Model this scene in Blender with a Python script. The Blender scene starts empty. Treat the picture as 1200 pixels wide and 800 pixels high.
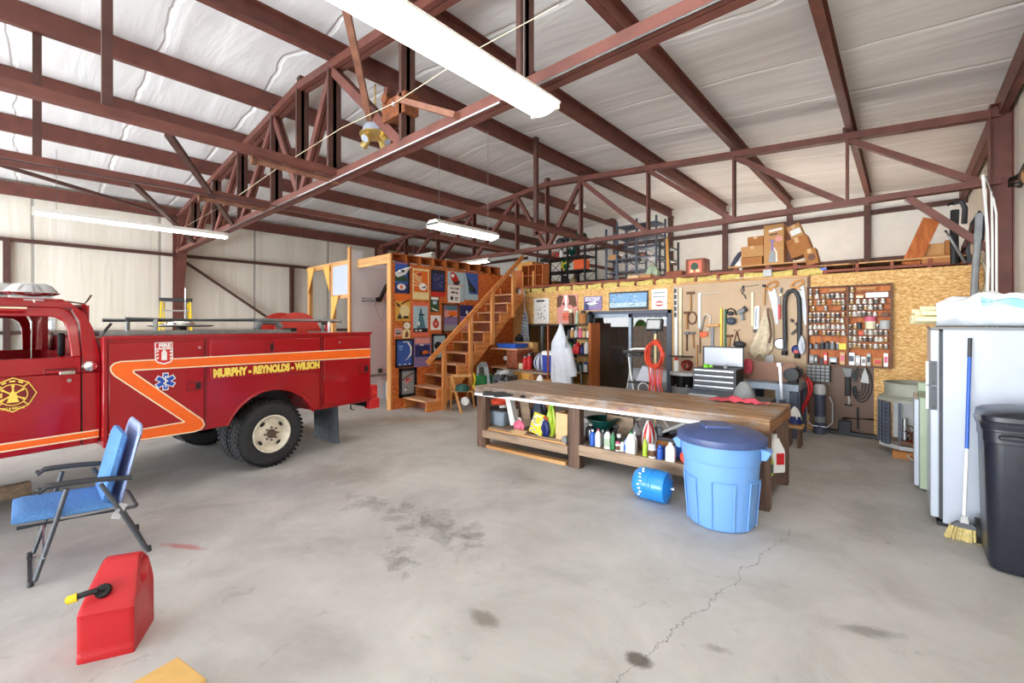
import bpy, bmesh, math, random
from mathutils import Vector, Matrix
random.seed(7)
C = bpy.context.scene.collection
PI = math.pi
def R(d): return math.radians(d)
# ---------------------------------------------------------------- measuring: a picture point seen from the camera, met with a real plane
CAMH, FOC, YAW, HZ = 1.73, 512.0, R(41.8), 380.0
CY, SY = math.cos(YAW), math.sin(YAW)
CAM = Vector((0, 0, CAMH))
def ray(u, v):
    t = (u-600)/FOC
    return Vector((-SY+CY*t, CY+SY*t, (HZ-v)/FOC))
def onX(u, v, X): r = ray(u, v); return CAM+r*(X/r.x)
def onY(u, v, Y): r = ray(u, v); return CAM+r*(Y/r.y)
def onZ(u, v, Z=0.0): r = ray(u, v); return CAM+r*((Z-CAMH)/r.z)
# ---------------------------------------------------------------- colours and materials
def lin(c):
    c = c/255.0
    return c/12.92 if c <= 0.04045 else ((c+0.055)/1.055)**2.4
def rgb(r, g, b): return (lin(r), lin(g), lin(b), 1)
M = {}
def _new(name):
    m = bpy.data.materials.new(name); m.use_nodes = True
    nt = m.node_tree; b = nt.nodes['Principled BSDF']; M[name] = m
    return m, nt, b
def mat(name, col, rough=.5, metal=0., coat=0., emit=0., alpha=None, trans=0., var=.08, scale=8., bump=0., spec=.5):
    """plain painted / moulded / metal surface with a little tonal wear"""
    m, nt, b = _new(name); N = nt.nodes; L = nt.links
    c = rgb(*col)
    b.inputs['Roughness'].default_value = rough; b.inputs['Metallic'].default_value = metal
    b.inputs['Coat Weight'].default_value = coat; b.inputs['Specular IOR Level'].default_value = spec
    b.inputs['Coat Roughness'].default_value = .08
    b.inputs['Transmission Weight'].default_value = trans
    if alpha is not None: b.inputs['Alpha'].default_value = alpha
    if emit:
        b.inputs['Emission Color'].default_value = c; b.inputs['Emission Strength'].default_value = emit
    if var or bump:
        tc = N.new('ShaderNodeTexCoord'); nz = N.new('ShaderNodeTexNoise')
        nz.inputs['Scale'].default_value = scale; nz.inputs['Detail'].default_value = 5
        L.new(tc.outputs['Object'], nz.inputs['Vector'])
        mr = N.new('ShaderNodeMapRange'); mr.inputs['From Min'].default_value = .3; mr.inputs['From Max'].default_value = .7
        mr.inputs['To Min'].default_value = 1-var; mr.inputs['To Max'].default_value = 1+var
        L.new(nz.outputs['Fac'], mr.inputs['Value'])
        vm = N.new('ShaderNodeVectorMath'); vm.operation = 'SCALE'; vm.inputs[0].default_value = c[:3]
        L.new(mr.outputs['Result'], vm.inputs['Scale']); L.new(vm.outputs['Vector'], b.inputs['Base Color'])
        if bump:
            bp = N.new('ShaderNodeBump'); bp.inputs['Strength'].default_value = bump; bp.inputs['Distance'].default_value = .02
            L.new(nz.outputs['Fac'], bp.inputs['Height']); L.new(bp.outputs['Normal'], b.inputs['Normal'])
    else: b.inputs['Base Color'].default_value = c
    return m
def ramp(nt, stops):
    r = nt.nodes.new('ShaderNodeValToRGB'); e = r.color_ramp.elements
    e[0].position, e[0].color = stops[0]; e[1].position, e[1].color = stops[-1]
    for p, c in stops[1:-1]:
        x = e.new(p); x.color = c
    return r
def mapping(nt, scale=(1, 1, 1), rot=(0, 0, 0), src='Object'):
    tc = nt.nodes.new('ShaderNodeTexCoord'); mp = nt.nodes.new('ShaderNodeMapping')
    mp.inputs['Scale'].default_value = scale; mp.inputs['Rotation'].default_value = rot
    nt.links.new(tc.outputs[src], mp.inputs['Vector']); return mp
def wood(name, c1, c2, axis='x', rough=.65, scale=1., streak=18., knots=0.):
    m, nt, b = _new(name); L = nt.links
    s = {'x': (1.2, streak, streak), 'y': (streak, 1.2, streak), 'z': (streak, streak, 1.2)}[axis]
    mp = mapping(nt, tuple(k*scale for k in s))
    nz = nt.nodes.new('ShaderNodeTexNoise'); nz.inputs['Scale'].default_value = 1.; nz.inputs['Detail'].default_value = 6; nz.inputs['Distortion'].default_value = .6
    L.new(mp.outputs['Vector'], nz.inputs['Vector'])
    r = ramp(nt, [(.32, rgb(*c1)), (.68, rgb(*c2))]); L.new(nz.outputs['Fac'], r.inputs['Fac'])
    L.new(r.outputs['Color'], b.inputs['Base Color']); b.inputs['Roughness'].default_value = rough
    bp = nt.nodes.new('ShaderNodeBump'); bp.inputs['Strength'].default_value = .15; bp.inputs['Distance'].default_value = .01
    L.new(nz.outputs['Fac'], bp.inputs['Height']); L.new(bp.outputs['Normal'], b.inputs['Normal'])
    return m
def osb(name, cols, scale=1.):
    m, nt, b = _new(name); L = nt.links
    outs = []
    for k, rot in enumerate(((0, R(20), 0), (0, R(-35), 0), (0, R(75), 0))):
        mp = mapping(nt, (17*scale, 17*scale, 44*scale), rot)
        v = nt.nodes.new('ShaderNodeTexVoronoi'); v.inputs['Scale'].default_value = 1.6+.3*k
        L.new(mp.outputs['Vector'], v.inputs['Vector'])
        sx = nt.nodes.new('ShaderNodeSeparateColor'); L.new(v.outputs['Color'], sx.inputs['Color']); outs.append(sx.outputs[k])
    mx = nt.nodes.new('ShaderNodeMath'); mx.operation = 'ADD'; L.new(outs[0], mx.inputs[0]); L.new(outs[1], mx.inputs[1])
    m2 = nt.nodes.new('ShaderNodeMath'); m2.operation = 'ADD'; L.new(mx.outputs[0], m2.inputs[0]); L.new(outs[2], m2.inputs[1])
    m3 = nt.nodes.new('ShaderNodeMath'); m3.operation = 'DIVIDE'; L.new(m2.outputs[0], m3.inputs[0]); m3.inputs[1].default_value = 3
    r = ramp(nt, [(.2, rgb(*cols[0])), (.5, rgb(*cols[1])), (.8, rgb(*cols[2]))]); L.new(m3.outputs[0], r.inputs['Fac'])
    L.new(r.outputs['Color'], b.inputs['Base Color']); b.inputs['Roughness'].default_value = .7
    return m
# ---------------------------------------------------------------- mesh builder: any number of shapes into ONE mesh
def frame_of(d, up=None):
    d = Vector(d).normalized(); up = Vector(up) if up is not None else Vector((0, 0, 1))
    if abs(d.dot(up.normalized())) > .98: up = Vector((0, 1, 0)) if abs(d.y) < .9 else Vector((1, 0, 0))
    s = d.cross(up).normalized(); return s, s.cross(d).normalized(), d
class MB:
    def __init__(s): s.v = []; s.f = []; s.fm = []; s.ms = []
    def mi(s, m):
        if m not in s.ms: s.ms.append(m)
        return s.ms.index(m)
    def add(s, vs, fs, m):
        o = len(s.v); k = s.mi(m); s.v += [tuple(x) for x in vs]
        for f in fs: s.f.append([i+o for i in f]); s.fm.append(k)
        return s
    def hexa(s, p, m): return s.add(p, [(0, 3, 2, 1), (4, 5, 6, 7), (0, 1, 5, 4), (1, 2, 6, 5), (2, 3, 7, 6), (3, 0, 4, 7)], m)
    def box(s, c, size, m, rz=0., rot=None):
        c = Vector(c); x, y, z = [k/2 for k in size]
        q = rot if rot is not None else Matrix.Rotation(rz, 3, 'Z')
        return s.hexa([c+q @ Vector(p) for p in ((-x, -y, -z), (x, -y, -z), (x, y, -z), (-x, y, -z), (-x, -y, z), (x, -y, z), (x, y, z), (-x, y, z))], m)
    def box2(s, lo, hi, m): return s.box([(a+b)/2 for a, b in zip(lo, hi)], [abs(b-a) for a, b in zip(lo, hi)], m)
    def bar(s, p0, p1, w, h, m, up=None):
        p0, p1 = Vector(p0), Vector(p1); a, b, d = frame_of(p1-p0, up); a = a*w/2; b = b*h/2
        return s.hexa([p0-a-b, p0+a-b, p0+a+b, p0-a+b, p1-a-b, p1+a-b, p1+a+b, p1-a+b], m)
    def cyl(s, p0, p1, r0, m, r1=None, n=14, cap=True):
        p0, p1 = Vector(p0), Vector(p1); r1 = r0 if r1 is None else r1; a, b, d = frame_of(p1-p0)
        vs = []
        for p, r in ((p0, r0), (p1, r1)):
            for i in range(n): t = 2*PI*i/n; vs.append(p+a*math.cos(t)*r+b*math.sin(t)*r)
        fs = [(i, (i+1) % n, n+(i+1) % n, n+i) for i in range(n)]
        if cap: fs += [tuple(range(n-1, -1, -1)), tuple(range(n, 2*n))]
        return s.add(vs, fs, m)
    def tube(s, pts, r, m, n=8, closed=False, flat=1.):
        pts = [Vector(p) for p in pts]; k = len(pts); vs = []; fs = []; pa = None
        for i, p in enumerate(pts):
            d = (pts[(i+1) % k]-pts[i-1]) if closed or 0 < i < k-1 else (pts[1]-pts[0] if i == 0 else pts[-1]-pts[-2])
            if pa is None: a, b, d = frame_of(d)
            else:
                d = d.normalized(); a = pa-d*pa.dot(d); a = a.normalized() if a.length > 1e-6 else frame_of(d)[0]; b = a.cross(d)*-1
            pa = a; rr = r[i] if isinstance(r, (list, tuple)) else r
            for j in range(n): t = 2*PI*j/n; vs.append(p+a*math.cos(t)*rr+b*math.sin(t)*rr*flat)
        for i in range(k if closed else k-1):
            i2 = (i+1) % k
            for j in range(n): fs.append((i*n+j, i*n+(j+1) % n, i2*n+(j+1) % n, i2*n+j))
        if not closed: fs += [tuple(range(n-1, -1, -1)), tuple((k-1)*n+j for j in range(n))]
        return s.add(vs, fs, m)
    def lathe(s, prof, m, c=(0, 0, 0), axis=(0, 0, 1), n=20, sx=1., sy=1., ang=0.):
        """prof: (radius, height[, material]) from bottom to top"""
        c = Vector(c); a, b, d = frame_of(axis) if tuple(axis) != (0, 0, 1) else (Vector((1, 0, 0)), Vector((0, 1, 0)), Vector((0, 0, 1)))
        vs = []
        for p in prof:
            for j in range(n): t = 2*PI*j/n+ang; vs.append(c+a*math.cos(t)*p[0]*sx+b*math.sin(t)*p[0]*sy+d*p[1])
        k = len(prof)
        for i in range(k-1):
            mm = prof[i][2] if len(prof[i]) > 2 else m
            o = len(s.v) if i == 0 else o
            if i == 0: s.v += [tuple(x) for x in vs]
            q = s.mi(mm)
            for j in range(n): s.f.append([o+i*n+j, o+i*n+(j+1) % n, o+(i+1)*n+(j+1) % n, o+(i+1)*n+j]); s.fm.append(q)
        q = s.mi(prof[0][2] if len(prof[0]) > 2 else m); s.f.append([o+j for j in range(n-1, -1, -1)]); s.fm.append(q)
        q = s.mi(prof[-2][2] if len(prof[-2]) > 2 else m); s.f.append([o+(k-1)*n+j for j in range(n)]); s.fm.append(q)
        return s
    def prism(s, poly, o, ux, uy, dep, m):
        """flat outline (2-D) laid on origin o with axes ux, uy and pushed through by vector dep"""
        o, ux, uy, dep = Vector(o), Vector(ux), Vector(uy), Vector(dep); n = len(poly)
        vs = [o+ux*p[0]+uy*p[1] for p in poly]; vs += [x+dep for x in vs]
        return s.add(vs, [tuple(range(n-1, -1, -1)), tuple(range(n, 2*n))]+[(i, (i+1) % n, n+(i+1) % n, n+i) for i in range(n)], m)
    def sheet(s, fn, nu, nv, m, cu=False):
        vs = [fn(i/(nu-1 if not cu else nu), j/(nv-1)) for j in range(nv) for i in range(nu)]
        fs = [(j*nu+i, j*nu+(i+1) % nu, (j+1)*nu+(i+1) % nu, (j+1)*nu+i) for j in range(nv-1) for i in range(nu if cu else nu-1)]
        return s.add(vs, fs, m)
    def ball(s, c, r, m, n=12, sc=(1, 1, 1)):
        c = Vector(c); k = max(4, n//2)
        prof = [(math.sin(PI*i/k)*r+1e-4, -math.cos(PI*i/k)*r) for i in range(k+1)]
        o = len(s.v); s.lathe(prof, m, (0, 0, 0), n=n)
        for i in range(o, len(s.v)): x = s.v[i]; s.v[i] = (c.x+x[0]*sc[0], c.y+x[1]*sc[1], c.z+x[2]*sc[2])
        return s
    def text(s, t, size, o, ux, uy, m, ext=.0015, align='CENTER', width=None, bold=0.):
        cu = bpy.data.curves.new('t', 'FONT'); cu.body = t; cu.size = size; cu.align_x = align; cu.align_y = 'CENTER'; cu.extrude = 0; cu.offset = bold; cu.resolution_u = 3
        ob = bpy.data.objects.new('t', cu); me = bpy.data.meshes.new_from_object(ob)
        xs = [v.co.x for v in me.vertices]
        k = width/(max(xs)-min(xs)) if width and xs else 1.
        o, ux, uy = Vector(o), Vector(ux).normalized(), Vector(uy).normalized(); nn = ux.cross(uy)
        s.add([o+ux*v.co.x*k+uy*v.co.y+nn*ext for v in me.vertices], [tuple(p.vertices) for p in me.polygons], m)
        bpy.data.objects.remove(ob); bpy.data.curves.remove(cu); bpy.data.meshes.remove(me)
        return s
    def xform(s, mtx, i0=0):
        for i in range(i0, len(s.v)): s.v[i] = tuple(mtx @ Vector(s.v[i]))
        return s
    def mesh(s, name, smooth=True, fix=True):
        me = bpy.data.meshes.new(name); me.from_pydata(s.v, [], s.f)
        for m in s.ms: me.materials.append(M[m])
        me.polygons.foreach_set('material_index', s.fm)
        if fix:
            b = bmesh.new(); b.from_mesh(me); bmesh.ops.recalc_face_normals(b, faces=b.faces); b.to_mesh(me); b.free()
        if smooth:
            me.polygons.foreach_set('use_smooth', [True]*len(me.polygons)); me.set_sharp_from_angle(angle=R(38))
        me.update(); return me
def bevel(o, w, seg=2):
    md = o.modifiers.new('bevel', 'BEVEL'); md.width = w; md.segments = seg; md.limit_method = 'ANGLE'; md.angle_limit = R(40); return o
def obj(name, mb, parent=None, loc=None, rz=0., bev=0., smooth=True, fix=True):
    o = bpy.data.objects.new(name, mb.mesh(name, smooth, fix)); C.objects.link(o)
    if parent is not None: o.parent = parent
    if loc is not None: o.location = loc
    if rz: o.rotation_euler.z = rz
    if bev: bevel(o, bev)
    return o
def tag(o, label, cat, group=None, kind=None):
    o['label'] = label; o['category'] = cat
    if group: o['group'] = group
    if kind: o['kind'] = kind
    return o
def thing(name, label, cat, loc=(0, 0, 0), rz=0., group=None, kind=None):
    o = bpy.data.objects.new(name, None); C.objects.link(o); o.empty_display_size = .1
    o.location = loc; o.rotation_euler.z = rz
    return tag(o, label, cat, group, kind)
def solo(name, mb, label, cat, loc=None, rz=0., group=None, bev=0., kind=None):
    return tag(obj(name, mb, None, loc, rz, bev), label, cat, group, kind)
def structure(name, mb, parent=None, label=None, cat=None, group=None, bev=0.):
    o = obj(name, mb, parent, bev=bev)
    if parent is None:
        o['kind'] = 'structure'
        if label: o['label'] = label; o['category'] = cat
        if group: o['group'] = group
    return o
def copy_tree(o, loc, rz=None, label=None):
    c = o.copy(); C.objects.link(c); c.location = loc
    if rz is not None: c.rotation_euler.z = rz
    if label: c['label'] = label
    for ch in list(o.children):
        d = ch.copy(); C.objects.link(d); d.parent = c
        for g in list(ch.children):
            e = g.copy(); C.objects.link(e); e.parent = d
    return c
ORD = ['zeroth', 'first', 'second', 'third', 'fourth', 'fifth', 'sixth', 'seventh', 'eighth', 'ninth', 'tenth', 'eleventh', 'twelfth']
# ---------------------------------------------------------------- materials
mat('steel_brown', (108, 62, 52), .55, .0, var=.22, scale=5)
mat('steel_dark', (84, 52, 44), .6, var=.2, scale=5)
mat('steel_tan', (136, 92, 72), .6, var=.25, scale=9)
mat('steel_rust', (120, 66, 34), .8, var=.5, scale=22)
mat('red_paint', (160, 7, 20), .25, coat=.4, var=.05, scale=2, spec=.4)
mat('red_dark', (120, 8, 20), .4, var=.1)
mat('red_plastic', (178, 18, 26), .42, var=.04, scale=12)
mat('orange_decal', (246, 104, 24), .35, var=.03)
mat('cream_decal', (244, 226, 190), .4, var=0)
mat('gold_decal', (246, 214, 92), .35, var=.06)
mat('white_decal', (240, 236, 232), .4, var=0)
mat('blue_decal', (22, 74, 178), .35, var=.03)
mat('rubber', (44, 44, 46), .85, var=.2, scale=30, bump=.3)
mat('rubber_flap', (74, 78, 84), .9, var=.35, scale=10)
mat('wheel_white', (226, 218, 200), .45, var=.12, scale=14)
mat('hub_rust', (98, 80, 66), .7, .3, var=.4, scale=40)
mat('black', (18, 18, 19), .6, var=.1)
mat('black_gloss', (14, 15, 18), .22, coat=.3, var=.1)
mat('charcoal', (52, 54, 58), .55, var=.12)
mat('graphite', (78, 82, 88), .5, .2, var=.12)
mat('grey', (132, 136, 138), .5, var=.1)
mat('grey_light', (186, 188, 188), .5, var=.08)
mat('grey_blue', (150, 164, 180), .5, .1, var=.1)
mat('chrome', (225, 225, 222), .14, 1., var=.04)
mat('aluminium', (176, 178, 176), .34, .9, var=.12, scale=14)
mat('galvanised', (150, 156, 156), .4, .7, var=.18, scale=14)
mat('steel_bright', (198, 202, 208), .3, .8, var=.1)
mat('white', (240, 240, 238), .45, var=.03)
mat('white_gloss', (186, 194, 208), .25, coat=.2, var=.02)
mat('white_lamp', (236, 234, 226), .4, var=.02)
mat('cream', (236, 226, 190), .5, var=.06)
mat('ivory', (228, 214, 160), .55, var=.06)
mat('yellow', (238, 206, 40), .45, var=.05)
mat('yellow_green', (176, 204, 60), .45, var=.15)
mat('lime', (130, 214, 50), .45, var=.05)
mat('green', (34, 120, 66), .45, var=.1)
mat('green_dark', (16, 78, 70), .4, var=.1)
mat('green_pale', (168, 184, 158), .5, var=.06)
mat('blue', (40, 92, 190), .4, var=.06)
mat('blue_dark', (28, 44, 110), .45, var=.1)
mat('blue_tank', (38, 142, 222), .35, coat=.3, var=.06)
mat('blue_bin', (112, 162, 224), .42, var=.03, scale=5)
mat('blue_lid', (66, 82, 128), .42, var=.14, scale=9)
mat('blue_cushion', (86, 136, 196), .9, var=.16, scale=60, bump=.35)
mat('blue_mesh', (150, 164, 204), .7, var=.1, scale=60)
mat('bin_black', (26, 30, 42), .36, coat=.1, var=.3, scale=30)
mat('orange', (232, 92, 24), .45, var=.06)
mat('orange_red', (222, 74, 44), .5, var=.08)
mat('red', (200, 32, 36), .45, var=.08)
mat('pink', (226, 110, 140), .6, var=.15)
mat('red_cloth', (212, 82, 98), .9, var=.25, scale=25, bump=.4)
mat('tan_cloth', (214, 200, 172), .95, var=.18, scale=14, bump=.4)
mat('white_cloth', (204, 209, 220), .9, var=.06, scale=9, bump=.3)
mat('card', (196, 146, 92), .8, var=.08, scale=10)
mat('card_dark', (176, 116, 62), .8, var=.1, scale=10)
mat('card_light', (222, 186, 138), .8, var=.08, scale=10)
mat('brown', (104, 66, 44), .6, var=.15)
mat('brass', (232, 206, 134), .28, .8, var=.1)
mat('tool_steel', (96, 98, 102), .4, .7, var=.2, scale=30)
mat('rust_brown', (110, 74, 52), .75, .2, var=.35, scale=30)
mat('hose_red', (206, 54, 40), .5, var=.1)
mat('straw', (212, 194, 132), .9, var=.25, scale=60)
mat('skin_pale', (220, 176, 150), .7, var=0)
mat('slate', (70, 78, 96), .5, var=.15)
mat('navy_glass', (30, 34, 42), .12, .0, coat=.5, var=.05)
mat('insul_yellow', (222, 198, 116), .95, var=.2, scale=18, bump=.8)
mat('tube_glow', (255, 250, 236), .4, emit=8., var=0)
mat('tube_glow_far', (255, 250, 236), .4, emit=22., var=0)
mat('tube_left', (255, 250, 236), .4, emit=9., var=0)
mat('fill_tube_right', (255, 251, 242), .4, emit=34., var=0)
mat('fill_tube_room', (255, 250, 236), .4, emit=14., var=0)
mat('fill_tube_loft', (255, 251, 242), .4, emit=40., var=0)
mat('leaf', (70, 112, 44), .8, var=.4, scale=3)
mat('fence_brown', (150, 128, 110), .8, var=.25, scale=6)
mat('pale_gray_wall', (214, 216, 218), .8, var=.03, scale=2)
mat('window_day', (236, 244, 255), .5, emit=1.1, var=0)
def glass(name, col=(200, 210, 215), rough=.02, alpha=.25):
    m, nt, b = _new(name); L = nt.links
    tr = nt.nodes.new('ShaderNodeBsdfTransparent'); tr.inputs['Color'].default_value = rgb(*col)
    gl = nt.nodes.new('ShaderNodeBsdfGlossy'); gl.inputs['Roughness'].default_value = rough
    fr = nt.nodes.new('ShaderNodeFresnel'); fr.inputs['IOR'].default_value = 1.33
    mr = nt.nodes.new('ShaderNodeMapRange'); mr.inputs['From Min'].default_value = 0; mr.inputs['From Max'].default_value = 1
    mr.inputs['To Min'].default_value = alpha; mr.inputs['To Max'].default_value = 1
    L.new(fr.outputs[0], mr.inputs['Value'])
    mx = nt.nodes.new('ShaderNodeMixShader'); L.new(mr.outputs['Result'], mx.inputs[0]); L.new(tr.outputs[0], mx.inputs[1]); L.new(gl.outputs[0], mx.inputs[2])
    L.new(mx.outputs[0], nt.nodes['Material Output'].inputs['Surface'])
glass('door_glass', (226, 228, 230), .015, .015)
glass('cab_glass', (238, 242, 244), .01, .03)
glass('jug_clear', (226, 232, 236), .2, .12)
wood('ply_orange', (168, 84, 34), (206, 122, 58), 'z')
wood('ply_gold', (212, 150, 66), (232, 178, 92), 'z')
wood('ply_red', (120, 58, 34), (156, 84, 52), 'y')
wood('lumber_x', (186, 132, 76), (218, 172, 116), 'x')
wood('lumber_y', (186, 132, 76), (218, 172, 116), 'y')
wood('lumber_z', (190, 126, 66), (222, 164, 100), 'z')
wood('lumber_grey', (136, 116, 98), (178, 152, 126), 'x')
wood('rail_wood', (190, 108, 48), (222, 150, 84), 'y')
wood('post_wood', (196, 118, 56), (228, 164, 98), 'z')
wood('tread_wood', (190, 132, 92), (226, 176, 136), 'x')
wood('bench_dark', (76, 52, 42), (126, 98, 80), 'z')
wood('bench_side', (112, 68, 36), (164, 112, 66), 'y')
wood('red_joist', (120, 56, 36), (160, 86, 56), 'x')
wood('tool_handle', (164, 112, 58), (206, 158, 96), 'z')
wood('leaf_spring', (150, 128, 106), (196, 172, 148), 'x')
osb('osb', ((186, 130, 68), (220, 172, 102), (240, 206, 144)))
osb('osb_orange', ((170, 70, 20), (208, 104, 40), (226, 140, 70)), .8)
def pegboard(name, col, hole=.0254):
    m, nt, b = _new(name); L = nt.links
    mp = mapping(nt, (1/hole, 1/hole, 1/hole)); 
    fr = nt.nodes.new('ShaderNodeVectorMath'); fr.operation = 'FRACTION'; L.new(mp.outputs[0], fr.inputs[0])
    sx = nt.nodes.new('ShaderNodeSeparateXYZ'); L.new(fr.outputs[0], sx.inputs[0])
    cx = nt.nodes.new('ShaderNodeCombineXYZ'); L.new(sx.outputs['X'], cx.inputs['X']); L.new(sx.outputs['Z'], cx.inputs['Z'])
    ds = nt.nodes.new('ShaderNodeVectorMath'); ds.operation = 'DISTANCE'; L.new(cx.outputs[0], ds.inputs[0]); ds.inputs[1].default_value = (.5, 0, .5)
    lt = nt.nodes.new('ShaderNodeMath'); lt.operation = 'LESS_THAN'; L.new(ds.outputs['Value'], lt.inputs[0]); lt.inputs[1].default_value = .16
    nz = nt.nodes.new('ShaderNodeTexNoise'); nz.inputs['Scale'].default_value = 5
    r = ramp(nt, [(.3, rgb(*[c*.93 for c in col])), (.7, rgb(*col))]); L.new(nz.outputs['Fac'], r.inputs['Fac'])
    mx = nt.nodes.new('ShaderNodeMix'); mx.data_type = 'RGBA'; L.new(lt.outputs[0], mx.inputs[0]); L.new(r.outputs[0], mx.inputs[6]); mx.inputs[7].default_value = rgb(50, 36, 26)
    L.new(mx.outputs[2], b.inputs['Base Color']); b.inputs['Roughness'].default_value = .6
pegboard('peg_tan', (206, 176, 142)); pegboard('peg_brown', (160, 118, 96))
mat('condenser_grey', (158, 160, 148), .5, var=.1)
mat('hardboard', (116, 90, 76), .55, var=.1, scale=3)
def bench_top():
    m, nt, b = _new('bench_top'); L = nt.links
    mp = mapping(nt, (1.6, 14, 14)); nz = nt.nodes.new('ShaderNodeTexNoise'); nz.inputs['Scale'].default_value = 1.; nz.inputs['Detail'].default_value = 8; nz.inputs['Roughness'].default_value = .7; nz.inputs['Distortion'].default_value = .8
    L.new(mp.outputs[0], nz.inputs['Vector'])
    r = ramp(nt, [(.30, rgb(78, 58, 46)), (.46, rgb(140, 106, 78)), (.58, rgb(176, 138, 100)), (.72, rgb(196, 162, 126))]); L.new(nz.outputs['Fac'], r.inputs['Fac'])
    tc = nt.nodes.new('ShaderNodeTexCoord'); n2 = nt.nodes.new('ShaderNodeTexNoise'); n2.inputs['Scale'].default_value = 2.1; n2.inputs['Detail'].default_value = 7; n2.inputs['Roughness'].default_value = .7
    L.new(tc.outputs['Object'], n2.inputs['Vector'])
    r2 = ramp(nt, [(.5, (0, 0, 0, 1)), (.62, (1, 1, 1, 1))]); L.new(n2.outputs['Fac'], r2.inputs['Fac'])
    mx = nt.nodes.new('ShaderNodeMix'); mx.data_type = 'RGBA'; L.new(r2.outputs[0], mx.inputs[0]); L.new(r.outputs[0], mx.inputs[6]); mx.inputs[7].default_value = rgb(158, 146, 138)
    # greyer towards the left end of the worn top (weathering of the boards themselves)
    sx = nt.nodes.new('ShaderNodeSeparateXYZ'); L.new(tc.outputs['Object'], sx.inputs[0])
    mr = nt.nodes.new('ShaderNodeMapRange'); mr.inputs['From Min'].default_value = -4.4; mr.inputs['From Max'].default_value = -1.6; mr.inputs['To Min'].default_value = .75; mr.inputs['To Max'].default_value = 0
    L.new(sx.outputs['X'], mr.inputs['Value'])
    m2 = nt.nodes.new('ShaderNodeMix'); m2.data_type = 'RGBA'; L.new(mr.outputs[0], m2.inputs[0]); L.new(mx.outputs[2], m2.inputs[6])
    r3 = ramp(nt, [(.35, rgb(92, 80, 72)), (.7, rgb(168, 156, 146))]); L.new(nz.outputs['Fac'], r3.inputs['Fac']); L.new(r3.outputs[0], m2.inputs[7])
    L.new(m2.outputs[2], b.inputs['Base Color']); b.inputs['Roughness'].default_value = .6
bench_top()
def insulation(name, col, axis, dark):
    """draped vinyl-faced insulation: creases in the relief, taped seams"""
    m, nt, b = _new(name); L = nt.links
    sc = {'roof': (.35, 3.2, 3.2), 'wall': (3.5, 3.5, .3)}[axis]
    mp = mapping(nt, sc); nz = nt.nodes.new('ShaderNodeTexNoise'); nz.inputs['Scale'].default_value = 1.; nz.inputs['Detail'].default_value = 5; nz.inputs['Distortion'].default_value = .7
    L.new(mp.outputs[0], nz.inputs['Vector'])
    tc = nt.nodes.new('ShaderNodeTexCoord'); sx = nt.nodes.new('ShaderNodeSeparateXYZ'); L.new(tc.outputs['Object'], sx.inputs[0])
    n2 = nt.nodes.new('ShaderNodeTexNoise'); n2.inputs['Scale'].default_value = .9; n2.inputs['Detail'].default_value = 3; L.new(tc.outputs['Object'], n2.inputs['Vector'])
    ad = nt.nodes.new('ShaderNodeMath'); ad.operation = 'MULTIPLY_ADD'; L.new(n2.outputs['Fac'], ad.inputs[0]); ad.inputs[1].default_value = .35 if axis == 'roof' else .03; L.new(sx.outputs['Y'], ad.inputs[2])
    dv = nt.nodes.new('ShaderNodeMath'); dv.operation = 'DIVIDE'; L.new(ad.outputs[0], dv.inputs[0]); dv.inputs[1].default_value = 1.22 if axis == 'roof' else 2.06
    of = nt.nodes.new('ShaderNodeMath'); of.operation = 'ADD'; L.new(dv.outputs[0], of.inputs[0]); of.inputs[1].default_value = .43
    fr = nt.nodes.new('ShaderNodeMath'); fr.operation = 'FRACT'; L.new(of.outputs[0], fr.inputs[0])
    ds = nt.nodes.new('ShaderNodeMath'); ds.operation = 'SUBTRACT'; L.new(fr.outputs[0], ds.inputs[0]); ds.inputs[1].default_value = .5
    ab = nt.nodes.new('ShaderNodeMath'); ab.operation = 'ABSOLUTE'; L.new(ds.outputs[0], ab.inputs[0])
    rr = ramp(nt, [(0, (1, 1, 1, 1)), (.012 if axis == 'roof' else .008, (1, 1, 1, 1)), (.03 if axis == 'roof' else .014, (0, 0, 0, 1))]); L.new(ab.outputs[0], rr.inputs['Fac'])
    base = ramp(nt, [(.3, rgb(*dark)), (.6, rgb(*col))]); L.new(nz.outputs['Fac'], base.inputs['Fac'])
    mx = nt.nodes.new('ShaderNodeMix'); mx.data_type = 'RGBA'; L.new(rr.outputs[0], mx.inputs[0]); L.new(base.outputs[0], mx.inputs[6])
    mx.inputs[7].default_value = rgb(252, 252, 250) if axis == 'roof' else rgb(176, 172, 164)
    L.new(mx.outputs[2], b.inputs['Base Color']); b.inputs['Roughness'].default_value = .5
    ht = nt.nodes.new('ShaderNodeMath'); ht.operation = 'MULTIPLY_ADD'; L.new(rr.outputs[0], ht.inputs[0]); ht.inputs[1].default_value = -.5; L.new(nz.outputs['Fac'], ht.inputs[2])
    bp = nt.nodes.new('ShaderNodeBump'); bp.inputs['Strength'].default_value = .5 if axis == 'roof' else .3; bp.inputs['Distance'].default_value = .06
    L.new(ht.outputs[0], bp.inputs['Height']); L.new(bp.outputs[0], b.inputs['Normal'])
insulation('insul_roof', (236, 235, 234), 'roof', (220, 218, 217))
insulation('insul_wall', (240, 234, 221), 'wall', (229, 222, 206))
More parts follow.
